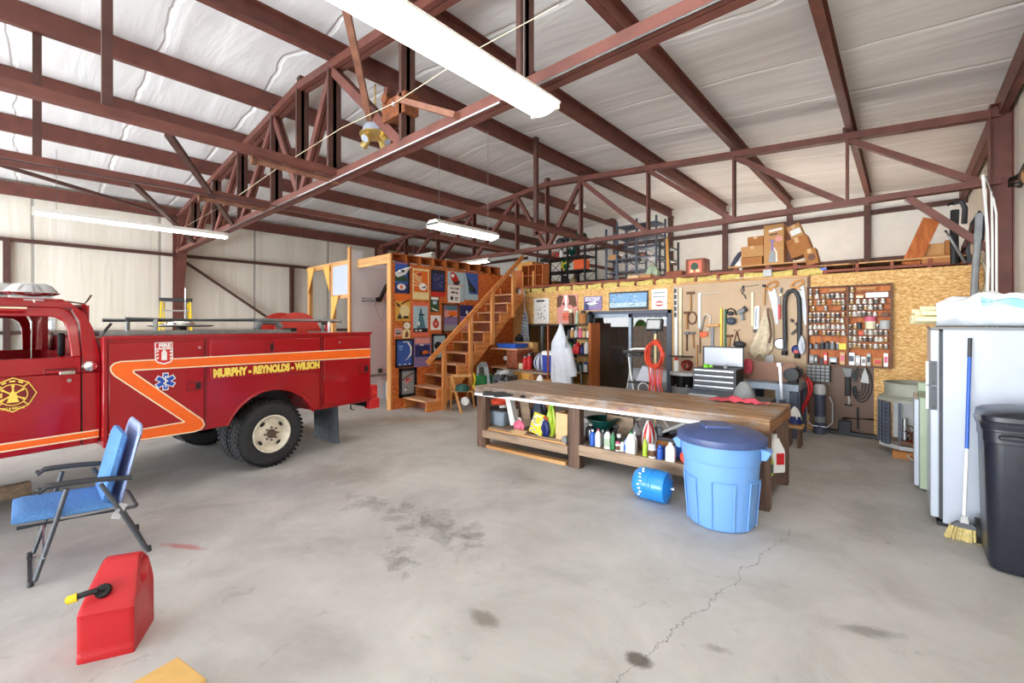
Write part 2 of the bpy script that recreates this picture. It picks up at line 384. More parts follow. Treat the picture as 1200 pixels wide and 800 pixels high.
def concrete():
    m, nt, b = _new('concrete'); L = nt.links; N = nt.nodes
    tc = N.new('ShaderNodeTexCoord')
    def noise(scale, det=6, ro=.6, dist=0.):
        n = N.new('ShaderNodeTexNoise'); n.inputs['Scale'].default_value = scale; n.inputs['Detail'].default_value = det; n.inputs['Roughness'].default_value = ro; n.inputs['Distortion'].default_value = dist
        L.new(tc.outputs['Object'], n.inputs['Vector']); return n.outputs['Fac']
    def mix(f, a, bcol):
        mx = N.new('ShaderNodeMix'); mx.data_type = 'RGBA'; L.new(f, mx.inputs[0]); L.new(a, mx.inputs[6])
        mx.inputs[7].default_value = bcol; return mx.outputs[2]
    def mul(a, k):
        q = N.new('ShaderNodeMath'); q.operation = 'MULTIPLY'; L.new(a, q.inputs[0])
        if isinstance(k, (int, float)): q.inputs[1].default_value = k
        else: L.new(k, q.inputs[1])
        return q.outputs[0]
    r = ramp(nt, [(.32, rgb(166, 164, 161)), (.5, rgb(188, 187, 184)), (.68, rgb(202, 201, 198))]); L.new(noise(1.1, 9, .66, .4), r.inputs['Fac'])
    col = r.outputs[0]
    r = ramp(nt, [(.56, (0, 0, 0, 1)), (.74, (1, 1, 1, 1))]); L.new(noise(.55, 8, .7, .8), r.inputs['Fac'])
    col = mix(mul(r.outputs[0], .3), col, rgb(156, 152, 149))
    r = ramp(nt, [(.60, (0, 0, 0, 1)), (.68, (1, 1, 1, 1))]); L.new(noise(5, 8, .75, 1.), r.inputs['Fac'])
    col = mix(mul(r.outputs[0], .4), col, rgb(126, 122, 120))
    r = ramp(nt, [(.70, (0, 0, 0, 1)), (.76, (1, 1, 1, 1))]); L.new(noise(40, 4, .7), r.inputs['Fac'])
    col = mix(mul(r.outputs[0], .45), col, rgb(100, 96, 94))
    # oil stains and rust traces with a shape of their own: ellipses broken up by noise
    def stain(u, v, rx, ry, ang, colr, amt, rag=.9, sc=3.2):
        nonlocal col
        p = onZ(u, v)
        mp = N.new('ShaderNodeMapping'); mp.vector_type = 'TEXTURE'; mp.inputs['Location'].default_value = p; mp.inputs['Rotation'].default_value = (0, 0, R(ang)); mp.inputs['Scale'].default_value = (rx, ry, 1)
        L.new(tc.outputs['Object'], mp.inputs['Vector'])
        ln = N.new('ShaderNodeVectorMath'); ln.operation = 'LENGTH'; L.new(mp.outputs[0], ln.inputs[0])
        a = N.new('ShaderNodeMath'); a.operation = 'MULTIPLY_ADD'; L.new(noise(sc, 7, .72, .8), a.inputs[0]); a.inputs[1].default_value = rag*2; L.new(ln.outputs['Value'], a.inputs[2])
        rr = ramp(nt, [(.38, (1, 1, 1, 1)), (.56, (0, 0, 0, 1))]);
        dv = N.new('ShaderNodeMath'); dv.operation = 'MULTIPLY'; L.new(a.outputs[0], dv.inputs[0]); dv.inputs[1].default_value = .34
        L.new(dv.outputs[0], rr.inputs['Fac'])
        col = mix(mul(rr.outputs[0], amt), col, colr)
    stain(500, 612, 1.0, .55, -10, rgb(120, 116, 114), .8, 1.15, 5)
    stain(440, 590, .8, .36, 10, rgb(128, 124, 122), .75, 1.2, 6)
    stain(545, 628, .5, .3, 0, rgb(118, 114, 112), .8, 1.2, 6)
    stain(470, 655, .5, .26, -30, rgb(122, 118, 116), .8, 1.2, 7)
    stain(400, 555, 1.0, .45, 25, rgb(146, 138, 132), .55)
    stain(480, 492, 1.5, .5, 40, rgb(172, 148, 122), .6)
    stain(568, 725, .12, .07, 0, rgb(128, 120, 112), .8, .6, 14)
    stain(748, 773, .075, .055, 0, rgb(96, 88, 82), .9, .5, 16)
    stain(840, 760, .1, .05, 20, rgb(134, 126, 118), .6, .8, 14)
    stain(1020, 740, .3, .08, 30, rgb(132, 128, 124), .8)
    stain(215, 640, .25, .05, 30, rgb(190, 108, 108), .7, .7, 9)
    stain(330, 570, 1.2, .5, 30, rgb(158, 160, 166), .5)
    stain(1000, 560, 1.4, .5, 60, rgb(158, 152, 146), .55)
    # hairline crack
    p0, p1 = onZ(935, 612), onZ(728, 798); d = (p1-p0); ln_ = d.length; d.normalize(); nn = Vector((-d.y, d.x, 0))
    def dot(vec, off):
        q = N.new('ShaderNodeVectorMath'); q.operation = 'DOT_PRODUCT'; L.new(tc.outputs['Object'], q.inputs[0]); q.inputs[1].default_value = vec
        s = N.new('ShaderNodeMath'); s.operation = 'SUBTRACT'; L.new(q.outputs['Value'], s.inputs[0]); s.inputs[1].default_value = off; return s.outputs[0]
    w = N.new('ShaderNodeMath'); w.operation = 'MULTIPLY_ADD'; L.new(noise(2.6, 8, .7), w.inputs[0]); w.inputs[1].default_value = .34; L.new(dot(nn, nn.dot(p0)+.17), w.inputs[2])
    ab = N.new('ShaderNodeMath'); ab.operation = 'ABSOLUTE'; L.new(w.outputs[0], ab.inputs[0])
    lt = N.new('ShaderNodeMath'); lt.operation = 'LESS_THAN'; L.new(ab.outputs[0], lt.inputs[0]); lt.inputs[1].default_value = .0028
    al = dot(d, d.dot(p0)); g1 = N.new('ShaderNodeMath'); g1.operation = 'GREATER_THAN'; L.new(al, g1.inputs[0]); g1.inputs[1].default_value = .2
    l1 = N.new('ShaderNodeMath'); l1.operation = 'LESS_THAN'; L.new(al, l1.inputs[0]); l1.inputs[1].default_value = ln_+.6
    col = mix(mul(mul(mul(lt.outputs[0], g1.outputs[0]), l1.outputs[0]), .75), col, rgb(92, 86, 82))
    L.new(col, b.inputs['Base Color']); b.inputs['Roughness'].default_value = .62; b.inputs['Specular IOR Level'].default_value = .35
    bp = N.new('ShaderNodeBump'); bp.inputs['Strength'].default_value = .12; bp.inputs['Distance'].default_value = .01; L.new(noise(18, 6), bp.inputs['Height']); L.new(bp.outputs[0], b.inputs['Normal'])
concrete()
# ================================================================ the building
YA, YB, YW, YBK, XR, XL, YF = 2.52, 8.0, 8.7, 12.95, 1.0, -13.3, -3.1
APX = -6.07
def zc(x): return 4.33+.088*min(.8-x, x+12.94)          # centre of the top chord
def zroof(x): return zc(x)+.31
LOFT = 2.70
# floor
mb = MB(); mb.box2((XL-.2, YF-.3, -.12), (XR+.2, YBK+.2, 0), 'concrete'); structure('floor', mb)
# roof: draped insulation in two slopes
mb = MB()
for xa, xb in ((XL-.2, APX), (APX, XR+.2)):
    mb.hexa([(xa, YF, zroof(xa)), (xb, YF, zroof(xb)), (xb, YBK+.1, zroof(xb)), (xa, YBK+.1, zroof(xa)),
             (xa, YF, zroof(xa)+.1), (xb, YF, zroof(xb)+.1), (xb, YBK+.1, zroof(xb)+.1), (xa, YBK+.1, zroof(xa)+.1)], 'insul_roof')
structure('ceiling', mb)
# outer walls
mb = MB(); mb.box2((XL-.15, YF, 0), (XL, YBK, zroof(XL)), 'insul_wall'); structure('wall_left', mb)
mb = MB(); mb.box2((XR, YF, 0), (XR+.15, YBK, zroof(XR)), 'insul_wall'); structure('wall_right', mb)
gab = [(XL, 0), (XR, 0), (XR, zroof(XR)), (APX, zroof(APX)), (XL, zroof(XL))]
mat('back_wall', (236, 234, 228), .6, var=.04, scale=3, bump=.15)
BX0, BX1 = onY(737, 400, YBK).x, onY(792, 400, YBK).x
mb = MB(); mb.prism([(XL, 0), (BX0, 0), (BX0, 2.1), (BX1, 2.1), (BX1, 0), (XR, 0), (XR, zroof(XR)), (APX, zroof(APX)), (XL, zroof(XL))], (0, YBK, 0), (1, 0, 0), (0, 0, 1), (0, .12, 0), 'back_wall'); structure('wall_back', mb)
# the wide door opening behind the photographer: jambs and the gable above them
mb = MB()
mb.prism([(XL, 4.2), (XR, 4.2), (XR, zroof(XR)), (APX, zroof(APX)), (XL, zroof(XL))], (0, YF-.12, 0), (1, 0, 0), (0, 0, 1), (0, .12, 0), 'back_wall')
mb.box2((XL, YF-.12, 0), (XL+.5, YF, 4.2), 'back_wall'); mb.box2((XR-.4, YF-.12, 0), (XR, YF, 4.2), 'back_wall'); mb.box2((-6.4, YF-.12, 0), (-5.9, YF, 4.2), 'back_wall')
structure('wall_front', mb)
# purlins: cold-formed channels running the length of the building
PX = [-.6, -2.12, -3.64, -5.16, -6.98, -8.5, -10.02, -11.6]
PN = ['first roof purlin in from the right wall', 'second roof purlin in from the right wall', 'third roof purlin in from the right wall', 'roof purlin just right of the ridge',
      'roof purlin just left of the ridge', 'fourth roof purlin in from the left wall', 'third roof purlin in from the left wall', 'second roof purlin in from the left wall']
def channel(mb, x, z0, z1, lean, m='steel_brown', y0=YF, y1=YBK, w=.075):
    mb.box2((x-.006, y0, z0), (x+.006, y1, z1), m)
    mb.box2((x-(w if lean > 0 else 0), y0, z0), (x+(0 if lean > 0 else w), y1, z0+.008), m)
    mb.box2((x-(w if lean > 0 else 0), y0, z1-.008), (x+(0 if lean > 0 else w), y1, z1), m)
    lx = x-(w if lean > 0 else -w); mb.box2((lx-.004, y0, z0), (lx+.004, y1, z0+.03), m)
for x, n in zip(PX, PN):
    mb = MB(); channel(mb, x, zc(x)+.05, zc(x)+.3, 1 if x < APX else -1)
    structure('roof_purlin', mb, None, 'brown steel '+n, 'purlin', 'roof purlins')
for x, n, sd in ((XR-.12, 'right', -1), (XL+.12, 'left', 1)):
    mb = MB(); channel(mb, x, 4.30, 4.56, sd); structure('eave_purlin', mb, None, 'brown steel eave purlin along the top of the %s wall' % n, 'purlin', 'eave purlins')
# trusses
JX = [.8, -.6, -2.12, -3.64, -5.16, APX, -6.98, -8.5, -10.02, -11.6, -12.94]
def truss(Y, label, wch, wweb):
    t = thing('roof_truss', label, 'roof truss', (0, Y, 0), 0, 'roof trusses', 'structure')
    zb = 3.49
    for xa, xb in ((.9, APX), (APX, -13.04)):
        mb = MB(); 
        for s in (-1, 1): mb.bar((xa, s*(wch*.28), zc(xa)), (xb, s*(wch*.28), zc(xb)), wch*.42, .1, 'steel_brown')
        obj('top_chord', mb, t)
    mb = MB()
    for s in (-1, 1): mb.bar((.9, s*(wch*.28), zb), (-13.04, s*(wch*.28), zb), wch*.42, .085, 'steel_brown')
    obj('bottom_chord', mb, t)
    def web(name, a, b, m='steel_brown'):
        mb = MB()
        a, b = Vector(a), Vector(b)
        for s in (-1, 1): mb.bar(a+Vector((0, s*wweb*.3, 0)), b+Vector((0, s*wweb*.3, 0)), wweb*.42, wweb, m)
        obj(name, mb, t)
    for x in JX[1:-1]: web('web_post', (x, 0, zb+.03), (x, 0, zc(x)-.03), 'steel_dark' if Y < 5 else 'steel_brown')
    for a, b in ((0, 1), (1, 2), (2, 3), (3, 4)):            # right half: foot towards the wall
        web('web_brace', (JX[b], 0, zc(JX[b])-.04), (JX[a]-(.05 if a else .1), 0, zb+.03))
    web('web_brace', (-5.16, 0, zc(-5.16)-.04), (APX+.05, 0, zb+.03)); web('web_brace', (-6.98, 0, zc(-6.98)-.04), (APX-.05, 0, zb+.03))
    for a, b in ((6, 7), (7, 8), (8, 9), (9, 10)): web('web_brace', (JX[a], 0, zc(JX[a])-.04), (JX[b]+.06, 0, zb+.03))
    if Y > 5:
        web('knee_brace', (.05, 0, 3.45), (.84, 0, 2.62)); web('web_tie', (-6.45, 0, 3.85), (-5.75, 0, 3.87))
    mb = MB()
    for x in JX[1:-1]:
        mb.box((x, 0, zc(x)+.09), (.1, .1, .1), 'steel_dark'); mb.cyl((x, -.06, zc(x)+.1), (x, -.075, zc(x)+.1), .018, 'galvanised', n=8)
    obj('purlin_clip', mb, t)
    return t
truss(YA, 'near brown roof truss spanning overhead above the fire truck', .15, .1)
truss(YB, 'far brown roof truss in front of the loft and tool wall', .13, .08)
# columns
def column(x, Y, label, w0, w1, sd):
    mb = MB(); z1 = 4.42
    def q(z): return w1+(w0-w1)*z/z1
    xa = x
    for yy in (-.09, .09):
        pass
    mb.prism([(0, 0), (sd*w1, 0), (sd*w1, 2.35), (sd*w0, 3.45), (sd*w0, z1), (0, z1)], (xa, Y-.004, 0), (1, 0, 0), (0, 0, 1), (0, .008, 0), 'steel_brown')
    mb.bar((xa+sd*.006, Y, 0), (xa+sd*.006, Y, z1), .18, .012, 'steel_brown', (1, 0, 0)); [mb.bar((xa+sd*ua, Y, za), (xa+sd*ub, Y, zb_), .18, .012, 'steel_brown', (1, 0, 0)) for ua, za, ub, zb_ in ((w1, 0, w1, 2.35), (w1, 2.35, w0, 3.45), (w0, 3.45, w0, z1))]
    mb.box2((min(xa, xa+sd*(w1+.05)), Y-.14, 0), (max(xa, xa+sd*(w1+.05)), Y+.14, .015), 'steel_brown')
    mb.box2((min(xa, xa+sd*w0), Y-.09, z1), (max(xa, xa+sd*w0), Y+.09, z1+.012), 'steel_brown')
    return structure('steel_column', mb, None, label, 'column', 'wall columns')
column(XR, YB, 'brown steel column on the right wall at the end of the far truss', .2, .2, -1)
column(XL, YA, 'tapered brown steel column on the left wall behind the fire truck', .55, .2, 1)
column(XL, YB, 'brown steel column on the left wall behind the posters', .5, .2, 1)
column(XR, YA, 'brown steel column on the right wall beside the camera', .5, .2, -1)
# girts and wind posts
def rail(name, a, b, w, h, label, cat, group, m='steel_dark', up=None):
    mb = MB(); mb.bar(a, b, w, h, m, up)
    return structure(name, mb, None, label, cat, group)
rail('wall_girt', (XL+.05, YF, 3.42), (XL+.05, YBK, 3.42), .1, .07, 'brown girt along the left wall above the fire truck', 'girt', 'wall girts')
rail('wall_girt', (XL+.05, YF, 1.56), (XL+.05, YBK, 1.56), .1, .07, 'lower brown girt along the left wall behind the fire truck', 'girt', 'wall girts')
rail('wall_girt', (XL, YBK-.05, 4.28), (XR, YBK-.05, 4.28), .1, .1, 'upper brown girt across the back wall above the loft', 'girt', 'wall girts')
rail('wall_girt', (XL, YBK-.05, 3.2), (XR, YBK-.05, 3.2), .1, .08, 'lower brown girt across the back wall behind the loft boxes', 'girt', 'wall girts')
for x, n in ((-.6, 'behind the leaning board'), (-2.12, 'behind the tall carton'), (-3.64, 'behind the radio-shaped box'), (-5.16, 'behind the tall rack'), (-6.98, 'behind the full rack'), (-8.5, 'behind the stairs')):
    rail('wind_post', (x, YBK-.08, 0), (x, YBK-.08, zc(x)+.1), .12, .12, 'brown steel wind post on the back wall '+n, 'post', 'back wall posts')
for y, n in ((-.22, 'behind the cab'), (5.2, 'beside the timber frame')):
    rail('wind_post', (XL+.06, y, 0), (XL+.06, y, 3.42), .1, .1, 'brown steel post under the left girt '+n, 'post', 'left wall posts')
p = onX(312, 371, XL+.1); rail('wind_brace', (XL+.1, YA+.1, 3.3), (XL+.1, p.y, p.z), .08, .05, 'brown diagonal brace on the left wall right of the tapered column', 'brace', 'diagonal braces')
rail('wind_brace', onX(-40, 181, -12.2), (XL+.45, YA-.05, 4.25), .08, .06, 'dark diagonal brace above the long strip light on the left', 'brace', 'diagonal braces')
# struts tying the trusses together along the building
for x, n in ((-5.0, 'right'), (-7.06, 'left')):
    rail('truss_strut', (x, YF, 3.52), (x, YBK, 3.52), .09, .08, 'long brown strut along the building on the %s of the ridge' % n, 'strut', 'truss struts', 'steel_brown')
    rail('strut_brace', (x-.1, .9, 3.5), (x-3.9 if n == 'right' else x-4.4, YA-.03, 3.5), .06, .05, 'flat brown brace from the %s strut to the near truss' % n, 'brace', 'strut braces')
    mb = MB(); mb.cyl((x-.1, YA-.9, 3.46), (x-.1, YA+.02, 3.46), .035, 'steel_tan'); mb.cyl((x-.1, YA-.93, 3.46), (x-.1, YA-.88, 3.46), .05, 'rust_brown')
    structure('brace_pipe', mb, None, 'short tan pipe clamped to the near truss under the %s strut' % n, 'pipe', 'truss pipes')
for x, y, n in ((-5.0, .47, 'left of the near truss'), (-5.0, 6.25, 'between the two trusses'), (-7.06, .1, 'above the long strip light')):
    rail('strut_hanger', (x, y, 3.5), (x, y, zroof(x)), .07, .07, 'vertical brown hanger holding up a strut '+n, 'hanger', 'strut hangers')
# rusty bracket and pipe on the near truss post
mb = MB(); mb.box((-3.76, YA, 3.88), (.4, .16, .2), 'steel_rust'); mb.box((-3.93, YA, 4.02), (.06, .12, .26), 'steel_brown'); mb.cyl((-3.88, YA-.11, 4.0), (-3.88, YA-.02, 4.0), .05, 'steel_rust'); mb.cyl((-3.74, YA-.1, 3.9), (-3.74, YA-.08, 3.9), .02, 'grey_light', n=8)
structure('hoist_bracket', mb, None, 'rusty plate bracket bolted to a post of the near truss', 'bracket')
rail('brace_pipe', onY(467, 116.5, YA-.12), onY(535, 135.5, YA-.1), .06, .05, 'tan diagonal pipe from the rusty bracket to the bottom chord', 'pipe', 'truss pipes', 'steel_tan')
rail('strut_brace', (-4.25, YA-.05, 3.92), onY(402, -6, 1.75), .06, .06, 'brown brace rising from the rusty bracket towards the roof', 'brace', 'strut braces', 'steel_tan')
# wires and conduit
mb = MB(); pts = [onY(u, v, Y) for u, v, Y in ((205, 272, 2.35), (268, 237, 2.36), (328, 195, 2.36), (400, 150, 2.36), (465, 119, 2.36), (560, 57, 2.36), (655, 6, 2.36))]
mb.tube(pts, .0035, 'cream', n=5); solo('pull_cord', mb, 'thin pale cord strung diagonally across the near truss', 'cord')
mb = MB(); mb.tube([(-2.0, YA-.09, 3.43), (-.2, YA-.09, 3.43), (.85, YA-.09, 3.43)], .009, 'grey_light', n=7); solo('electrical_conduit', mb, 'white conduit strapped under the near truss right of the big light', 'conduit')
mb = MB(); mb.tube([(-9.9, YA-.09, 3.43), (-6, YA-.09, 3.43), (-2.3, YA-.09, 3.43)], .008, 'grey_light', n=7); solo('electrical_conduit', mb, 'thin white conduit strapped under the near truss left of the big light', 'conduit')
mb = MB(); mb.tube([(-6.6, YF+.1, 3.42), (-6.6, 0, 3.36), (-6.6, 2.4, 3.4)], .006, 'charcoal', n=5); solo('overhead_wire', mb, 'thin dark wire running under the roof towards the near truss', 'wire')
# -------------------------------------------------- partition below the loft
def wx(u, v=400, Y=YW): return onY(u, v, Y).x
def wz(u, v, Y=YW): return onY(u, v, Y).z
DX0, DX1, DZ = wx(691), wx(787), 2.03
WX0, WX1, WZ0, WZ1 = wx(617), wx(676), .95, 1.74
PX0, PX1 = -7.7, .72
WTOP = 2.55
mb = MB()
def wall_seg(x0, x1, z0, z1, m): mb.box2((x0, YW, z0), (x1, YW+.1, z1), m)
wall_seg(PX0, WX0, 0, WTOP, 'osb'); wall_seg(WX0, WX1, 0, WZ0, 'osb'); wall_seg(WX0, WX1, WZ1, WTOP, 'osb'); wall_seg(WX1, DX0, 0, WTOP, 'osb')
wall_seg(DX0, DX1, DZ, WTOP, 'osb'); wall_seg(DX1, PX1, 0, WTOP, 'osb')
structure('wall_partition', mb)
# loft floor: deck, joist ends and yellow batts
mb = MB(); mb.box2((PX0, YW+.02, WTOP+.13), (PX1, YBK-.02, LOFT), 'lumber_y'); structure('floor_loft', mb)
xs = [PX0+.2+.41*i for i in range(21)]
for i, x in enumerate(xs):
    mb = MB(); mb.box2((x-.02, YW-.02, WTOP), (x+.02, YBK-.1, WTOP+.13), 'red_joist'); structure('loft_joist', mb, None, '%s red-brown joist end from the left under the loft deck' % (ORD[i+1] if i < 12 else 'thirteenth fourteenth fifteenth sixteenth seventeenth eighteenth nineteenth twentieth twenty-first'.split()[i-12]), 'joist', 'loft joists')
for i, x in enumerate(xs[:-1]):
    if x > -1.05: continue
    mb = MB(); rr = random.Random(i)
    mb.sheet(lambda a, b: Vector((x+.03+.35*a, YW-.0-.06*math.sin(PI*b)*(.6+.4*math.sin(7*a+i)), WTOP-.01+.125*b*(.92+.08*math.sin(5*a+2*i)))), 9, 6, 'insul_yellow')
    o = structure('insulation_batt', mb, None, 'yellow insulation batt between joists above the workshop wall, bay %s from left' % (ORD[i+1] if i < 12 else 'thirteen fourteen fifteen sixteen seventeen'.split()[i-12]), 'insulation', 'insulation batts')
mb = MB(); mb.box2((PX0, YW-.03, LOFT-.035), (-1.03, YW+.05, LOFT+.012), 'red_joist'); mb.box2((-1.03, YW-.03, WTOP+.02), (PX1, YW+.05, WTOP+.06), 'red_joist'); structure('trim_1', mb)
mb = MB(); mb.box2((wx(797), YW-.03, WTOP-.03), (wx(948), YW+.0, WTOP+.005), 'lumber_x'); structure('trim_2', mb)
# sliding glass door
d = thing('door_1', 'sliding glass door with bronze frame below the racing banner', 'door', (0, YW, 0), kind='structure')
mb = MB()
for x in (DX0+.03, DX1-.03): mb.box2((x-.04, -.03, 0), (x+.04, .1, DZ), 'slate')
mb.box2((DX0, -.03, DZ-.07), (DX1, .1, DZ), 'slate'); mb.box2((DX0, -.03, 0), (DX1, .1, .04), 'slate'); obj('frame', mb, d)
xm = wx(738)
for k, (xa, xb, yy) in enumerate(((DX0+.06, xm+.03, .02), (xm-.03, DX1-.06, .06))):
    mb = MB()
    for x in (xa, xb-.06): mb.box2((x, yy-.015, .04), (x+.06, yy+.015, DZ-.07), 'grey_blue' if k == 0 else 'slate')
    mb.box2((xa, yy-.015, DZ-.15), (xb, yy+.015, DZ-.07), 'grey_blue' if k == 0 else 'slate'); mb.box2((xa, yy-.015, .04), (xb, yy+.015, .14), 'slate')
    o = obj('sliding_leaf', mb, d); mb = MB(); mb.box2((xa+.06, yy-.003, .14), (xb-.06, yy+.003, DZ-.15), 'door_glass'); obj('pane', mb, o)
mb = MB(); mb.box2((xm-.02, -.03, .95), (xm+.0, -.005, 1.15), 'black'); obj('handle', mb, d)
# dark sliding window
w = thing('window_1', 'dark two-pane sliding window in the partition beside the white coat', 'window', (0, YW, 0), kind='structure')
mb = MB(); f = .05
for lo, hi in (((WX0, WZ1-f), (WX1, WZ1)), ((WX0, WZ0), (WX1, WZ0+f)), ((WX0, WZ0), (WX0+f, WZ1)), ((WX1-f, WZ0), (WX1, WZ1))): mb.box2((lo[0], -.03, lo[1]), (hi[0], .08, hi[1]), 'charcoal')
mb.box2((wx(635)-.02, -.02, WZ0), (wx(635)+.02, .06, WZ1), 'grey'); obj('frame', mb, w)
mb = MB(); mb.box2((WX0+f, .03, WZ0+f), (WX1-f, .036, WZ1-f), 'door_glass'); obj('pane', mb, w)
# the room behind the glass: plank panelling, dark inside
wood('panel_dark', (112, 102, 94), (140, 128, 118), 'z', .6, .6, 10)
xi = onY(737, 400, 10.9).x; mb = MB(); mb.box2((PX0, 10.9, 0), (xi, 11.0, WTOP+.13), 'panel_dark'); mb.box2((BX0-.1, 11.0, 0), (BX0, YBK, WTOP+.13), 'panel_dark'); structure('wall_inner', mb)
mb = MB(); mb.box2((PX1, YW, 0), (PX1+.08, YBK, LOFT), 'osb'); mb.box2((PX0-.08, YW, 0), (PX0, YBK, LOFT), 'osb'); structure('wall_sides', mb)
# window high in the left wall, seen through the cab
w = thing('window_2', 'small bright window in the left wall seen through the truck cab', 'window', (XL, 0, 0), kind='structure')
a = onX(26, 376, XL); b_ = onX(60, 388, XL)
mb = MB(); mb.box2((-.01, a.y-.06, 1.6), (.03, b_.y+.06, a.z+.06), 'grey_light'); obj('frame', mb, w); mb = MB(); mb.box2((.03, a.y, 1.64), (.035, b_.y, a.z), 'window_day'); obj('pane', mb, w)
# -------------------------------------------------- outside, seen in the door glass
mb = MB(); mb.box2((-60, -60, -.2), (40, 60, -.13), 'concrete'); structure('ground', mb)
fr = thing('board_fence', 'brown board fence in the yard seen through the sliding glass door', 'fence', (-10, 17.5, 0))
mb = MB()
for i in range(60): mb.box2((-4+i*.2, -.015+.01*(i % 2), -.16), (-4+i*.2+.19, .015+.01*(i % 2), 1.66), 'fence_brown')
obj('board_panel', mb, fr)
rr = random.Random(3)
for k, (x, y, h) in enumerate(((-13, 27, 4.5), (-9.6, 30, 5.2), (-6.4, 33, 3.6))):
    t = thing('leafy_tree', 'green leafy tree beyond the board fence outside, %s from the left' % ORD[k+1], 'tree', (x, y, 0), group='trees outside')
    mb = MB(); mb.cyl((0, 0, 0), (0, 0, h*.5), .25, 'brown', .16); obj('trunk', mb, t)
    mb = MB()
    for i in range(220):
        v = Vector((rr.gauss(0, 1), rr.gauss(0, 1), rr.gauss(0, 1))).normalized()*rr.uniform(.5, 1)*h*.38; c = Vector((0, 0, h*.62))+v
        a = Vector((rr.uniform(-1, 1), rr.uniform(-1, 1), rr.uniform(-1, 1))).normalized()*.55; b_ = a.orthogonal().normalized()*.4
        mb.add([c-a, c+b_, c+a, c-b_], [(0, 1, 2, 3)], 'leaf')
    obj('crown', mb, t, fix=False)
# ================================================================ camera, daylight, lamps
cam = bpy.data.cameras.new('camera'); co = bpy.data.objects.new('camera', cam); C.objects.link(co)
cam.sensor_width = 36; cam.lens = 36*FOC/1200; cam.shift_y = -20/1200; cam.clip_start = .05; cam.clip_end = 300
co.location = CAM; co.rotation_euler = (PI/2, 0, YAW); bpy.context.scene.camera = co
sc = bpy.context.scene
sc.view_settings.view_transform = 'Standard'; sc.view_settings.look = 'None'; sc.view_settings.gamma = 1; sc.view_settings.use_curve_mapping = False
sc.view_settings.exposure = 0.28
sc.cycles.max_bounces = 10; sc.cycles.diffuse_bounces = 6; sc.cycles.glossy_bounces = 4; sc.cycles.transparent_max_bounces = 12; sc.cycles.sample_clamp_indirect = 8
sc.cycles.use_denoising = True
w = bpy.data.worlds.new('sky'); sc.world = w; w.use_nodes = True
nt = w.node_tree; bg = nt.nodes['Background']
st = nt.nodes.new('ShaderNodeTexSky'); st.sky_type = 'HOSEK_WILKIE'; st.turbidity = 4; st.ground_albedo = .5; st.sun_direction = Vector((-.3, .5, .8)).normalized()
mxr = nt.nodes.new('ShaderNodeMix'); mxr.data_type = 'RGBA'; mxr.inputs[0].default_value = .7
nt.links.new(st.outputs[0], mxr.inputs[6]); mxr.inputs[7].default_value = (.95, .97, 1, 1)
nt.links.new(mxr.outputs[2], bg.inputs['Color']); bg.inputs['Strength'].default_value = 1.6
def area(name, loc, rot, sx, sy, power, col=(1, 1, 1)):
    l = bpy.data.lights.new(name, 'AREA'); l.shape = 'RECTANGLE'; l.size = sx; l.size_y = sy; l.energy = power; l.color = col
    o = bpy.data.objects.new(name, l); C.objects.link(o); o.location = loc; o.rotation_euler = rot; return o
# daylight coming in through the two door openings behind the camera
area('daylight_left_bay', (-9.5, YF-1.6, .0), (R(158), 0, 0), 6.0, 2.6, 900, (.88, .95, 1))
area('daylight_right_bay', (-2.7, YF-1.6, .0), (R(158), 0, 0), 5.8, 2.6, 1100, (.88, .95, 1))
# broad daylight from the open yard far beyond the doors
area('daylight_yard', (-12, -34, 4.2), (R(90), 0, R(-14)), 40, 8.4, 15500, (.95, .98, 1))
# ---- fluorescent fixtures
def strip_light(label, c, length, width, along, lit, m='tube_glow', chain=0., housing='white_lamp', group='fluorescent lights', tubes=2, wrap=False, hs=1.):
    t = thing('fluorescent_light', label, 'light', c, 0 if along == 'y' else R(90), group)
    L2, W2 = length/2, width/2*hs
    mb = MB(); mb.prism([(-W2, .0), (-W2*.55, .055), (W2*.55, .055), (W2, .0), (W2, -.012), (-W2, -.012)], (0, -L2, .0), (1, 0, 0), (0, 0, 1), (0, length, 0), housing)
    for s in (-1, 1): mb.box((0, s*(L2-.012), -.02), (width*.92, .024, .06), housing)
    obj('housing', mb, t)
    if wrap:
        mb = MB(); mb.sheet(lambda a, b: Vector((-W2*.96+a*W2*1.92, (-L2+.02)+b*(length-.04), -.012-.055*math.sin(PI*a)**.5)), 11, 2, m); obj('diffuser', mb, t)
    else:
        for i in range(tubes):
            x = (i-(tubes-1)/2)*width*.5; mb = MB(); mb.cyl((x, -L2+.03, -.035), (x, L2-.03, -.035), .019, m); obj('tube', mb, t)
    for s in (-1, 1):
        if chain:
            mb = MB(); mb.tube([(0, s*L2*.8, .05), (0, s*L2*.8, .05+chain)], .004, 'steel_bright', n=5); obj('hanging_wire', mb, t)
    return t
strip_light('large bright fluorescent light across the top of the picture, nearest the camera', (-1.9, 1.27, 3.28), 2.44, .26, 'y', True, 'tube_glow', 1.2, wrap=True)
strip_light('long narrow strip light hanging by the left wall over the cab', (-9.3, 1.3, 3.36), 2.44, .12, 'y', True, 'tube_left', .9)
strip_light('hanging wrap light in the middle above the poster wall', (-4.9, 4.42, 3.14), 1.22, .28, 'y', True, 'tube_glow_far', 1.6, wrap=True)
strip_light('small strip light under the far truss near the stair top', (-8.5, YB-.05, 3.38), 1.22, .12, 'x', True, 'tube_glow_far', 0)
strip_light('unlit white wrap light up under the roof behind the far truss', (-5.35, 8.9, 4.36), 1.25, .3, 'y', False, 'white_lamp', .3, wrap=True)
strip_light('short white strip light lying above the cubby row', (-8.9, 6.6, 3.42), .9, .14, 'x', False, 'white_lamp', .4)
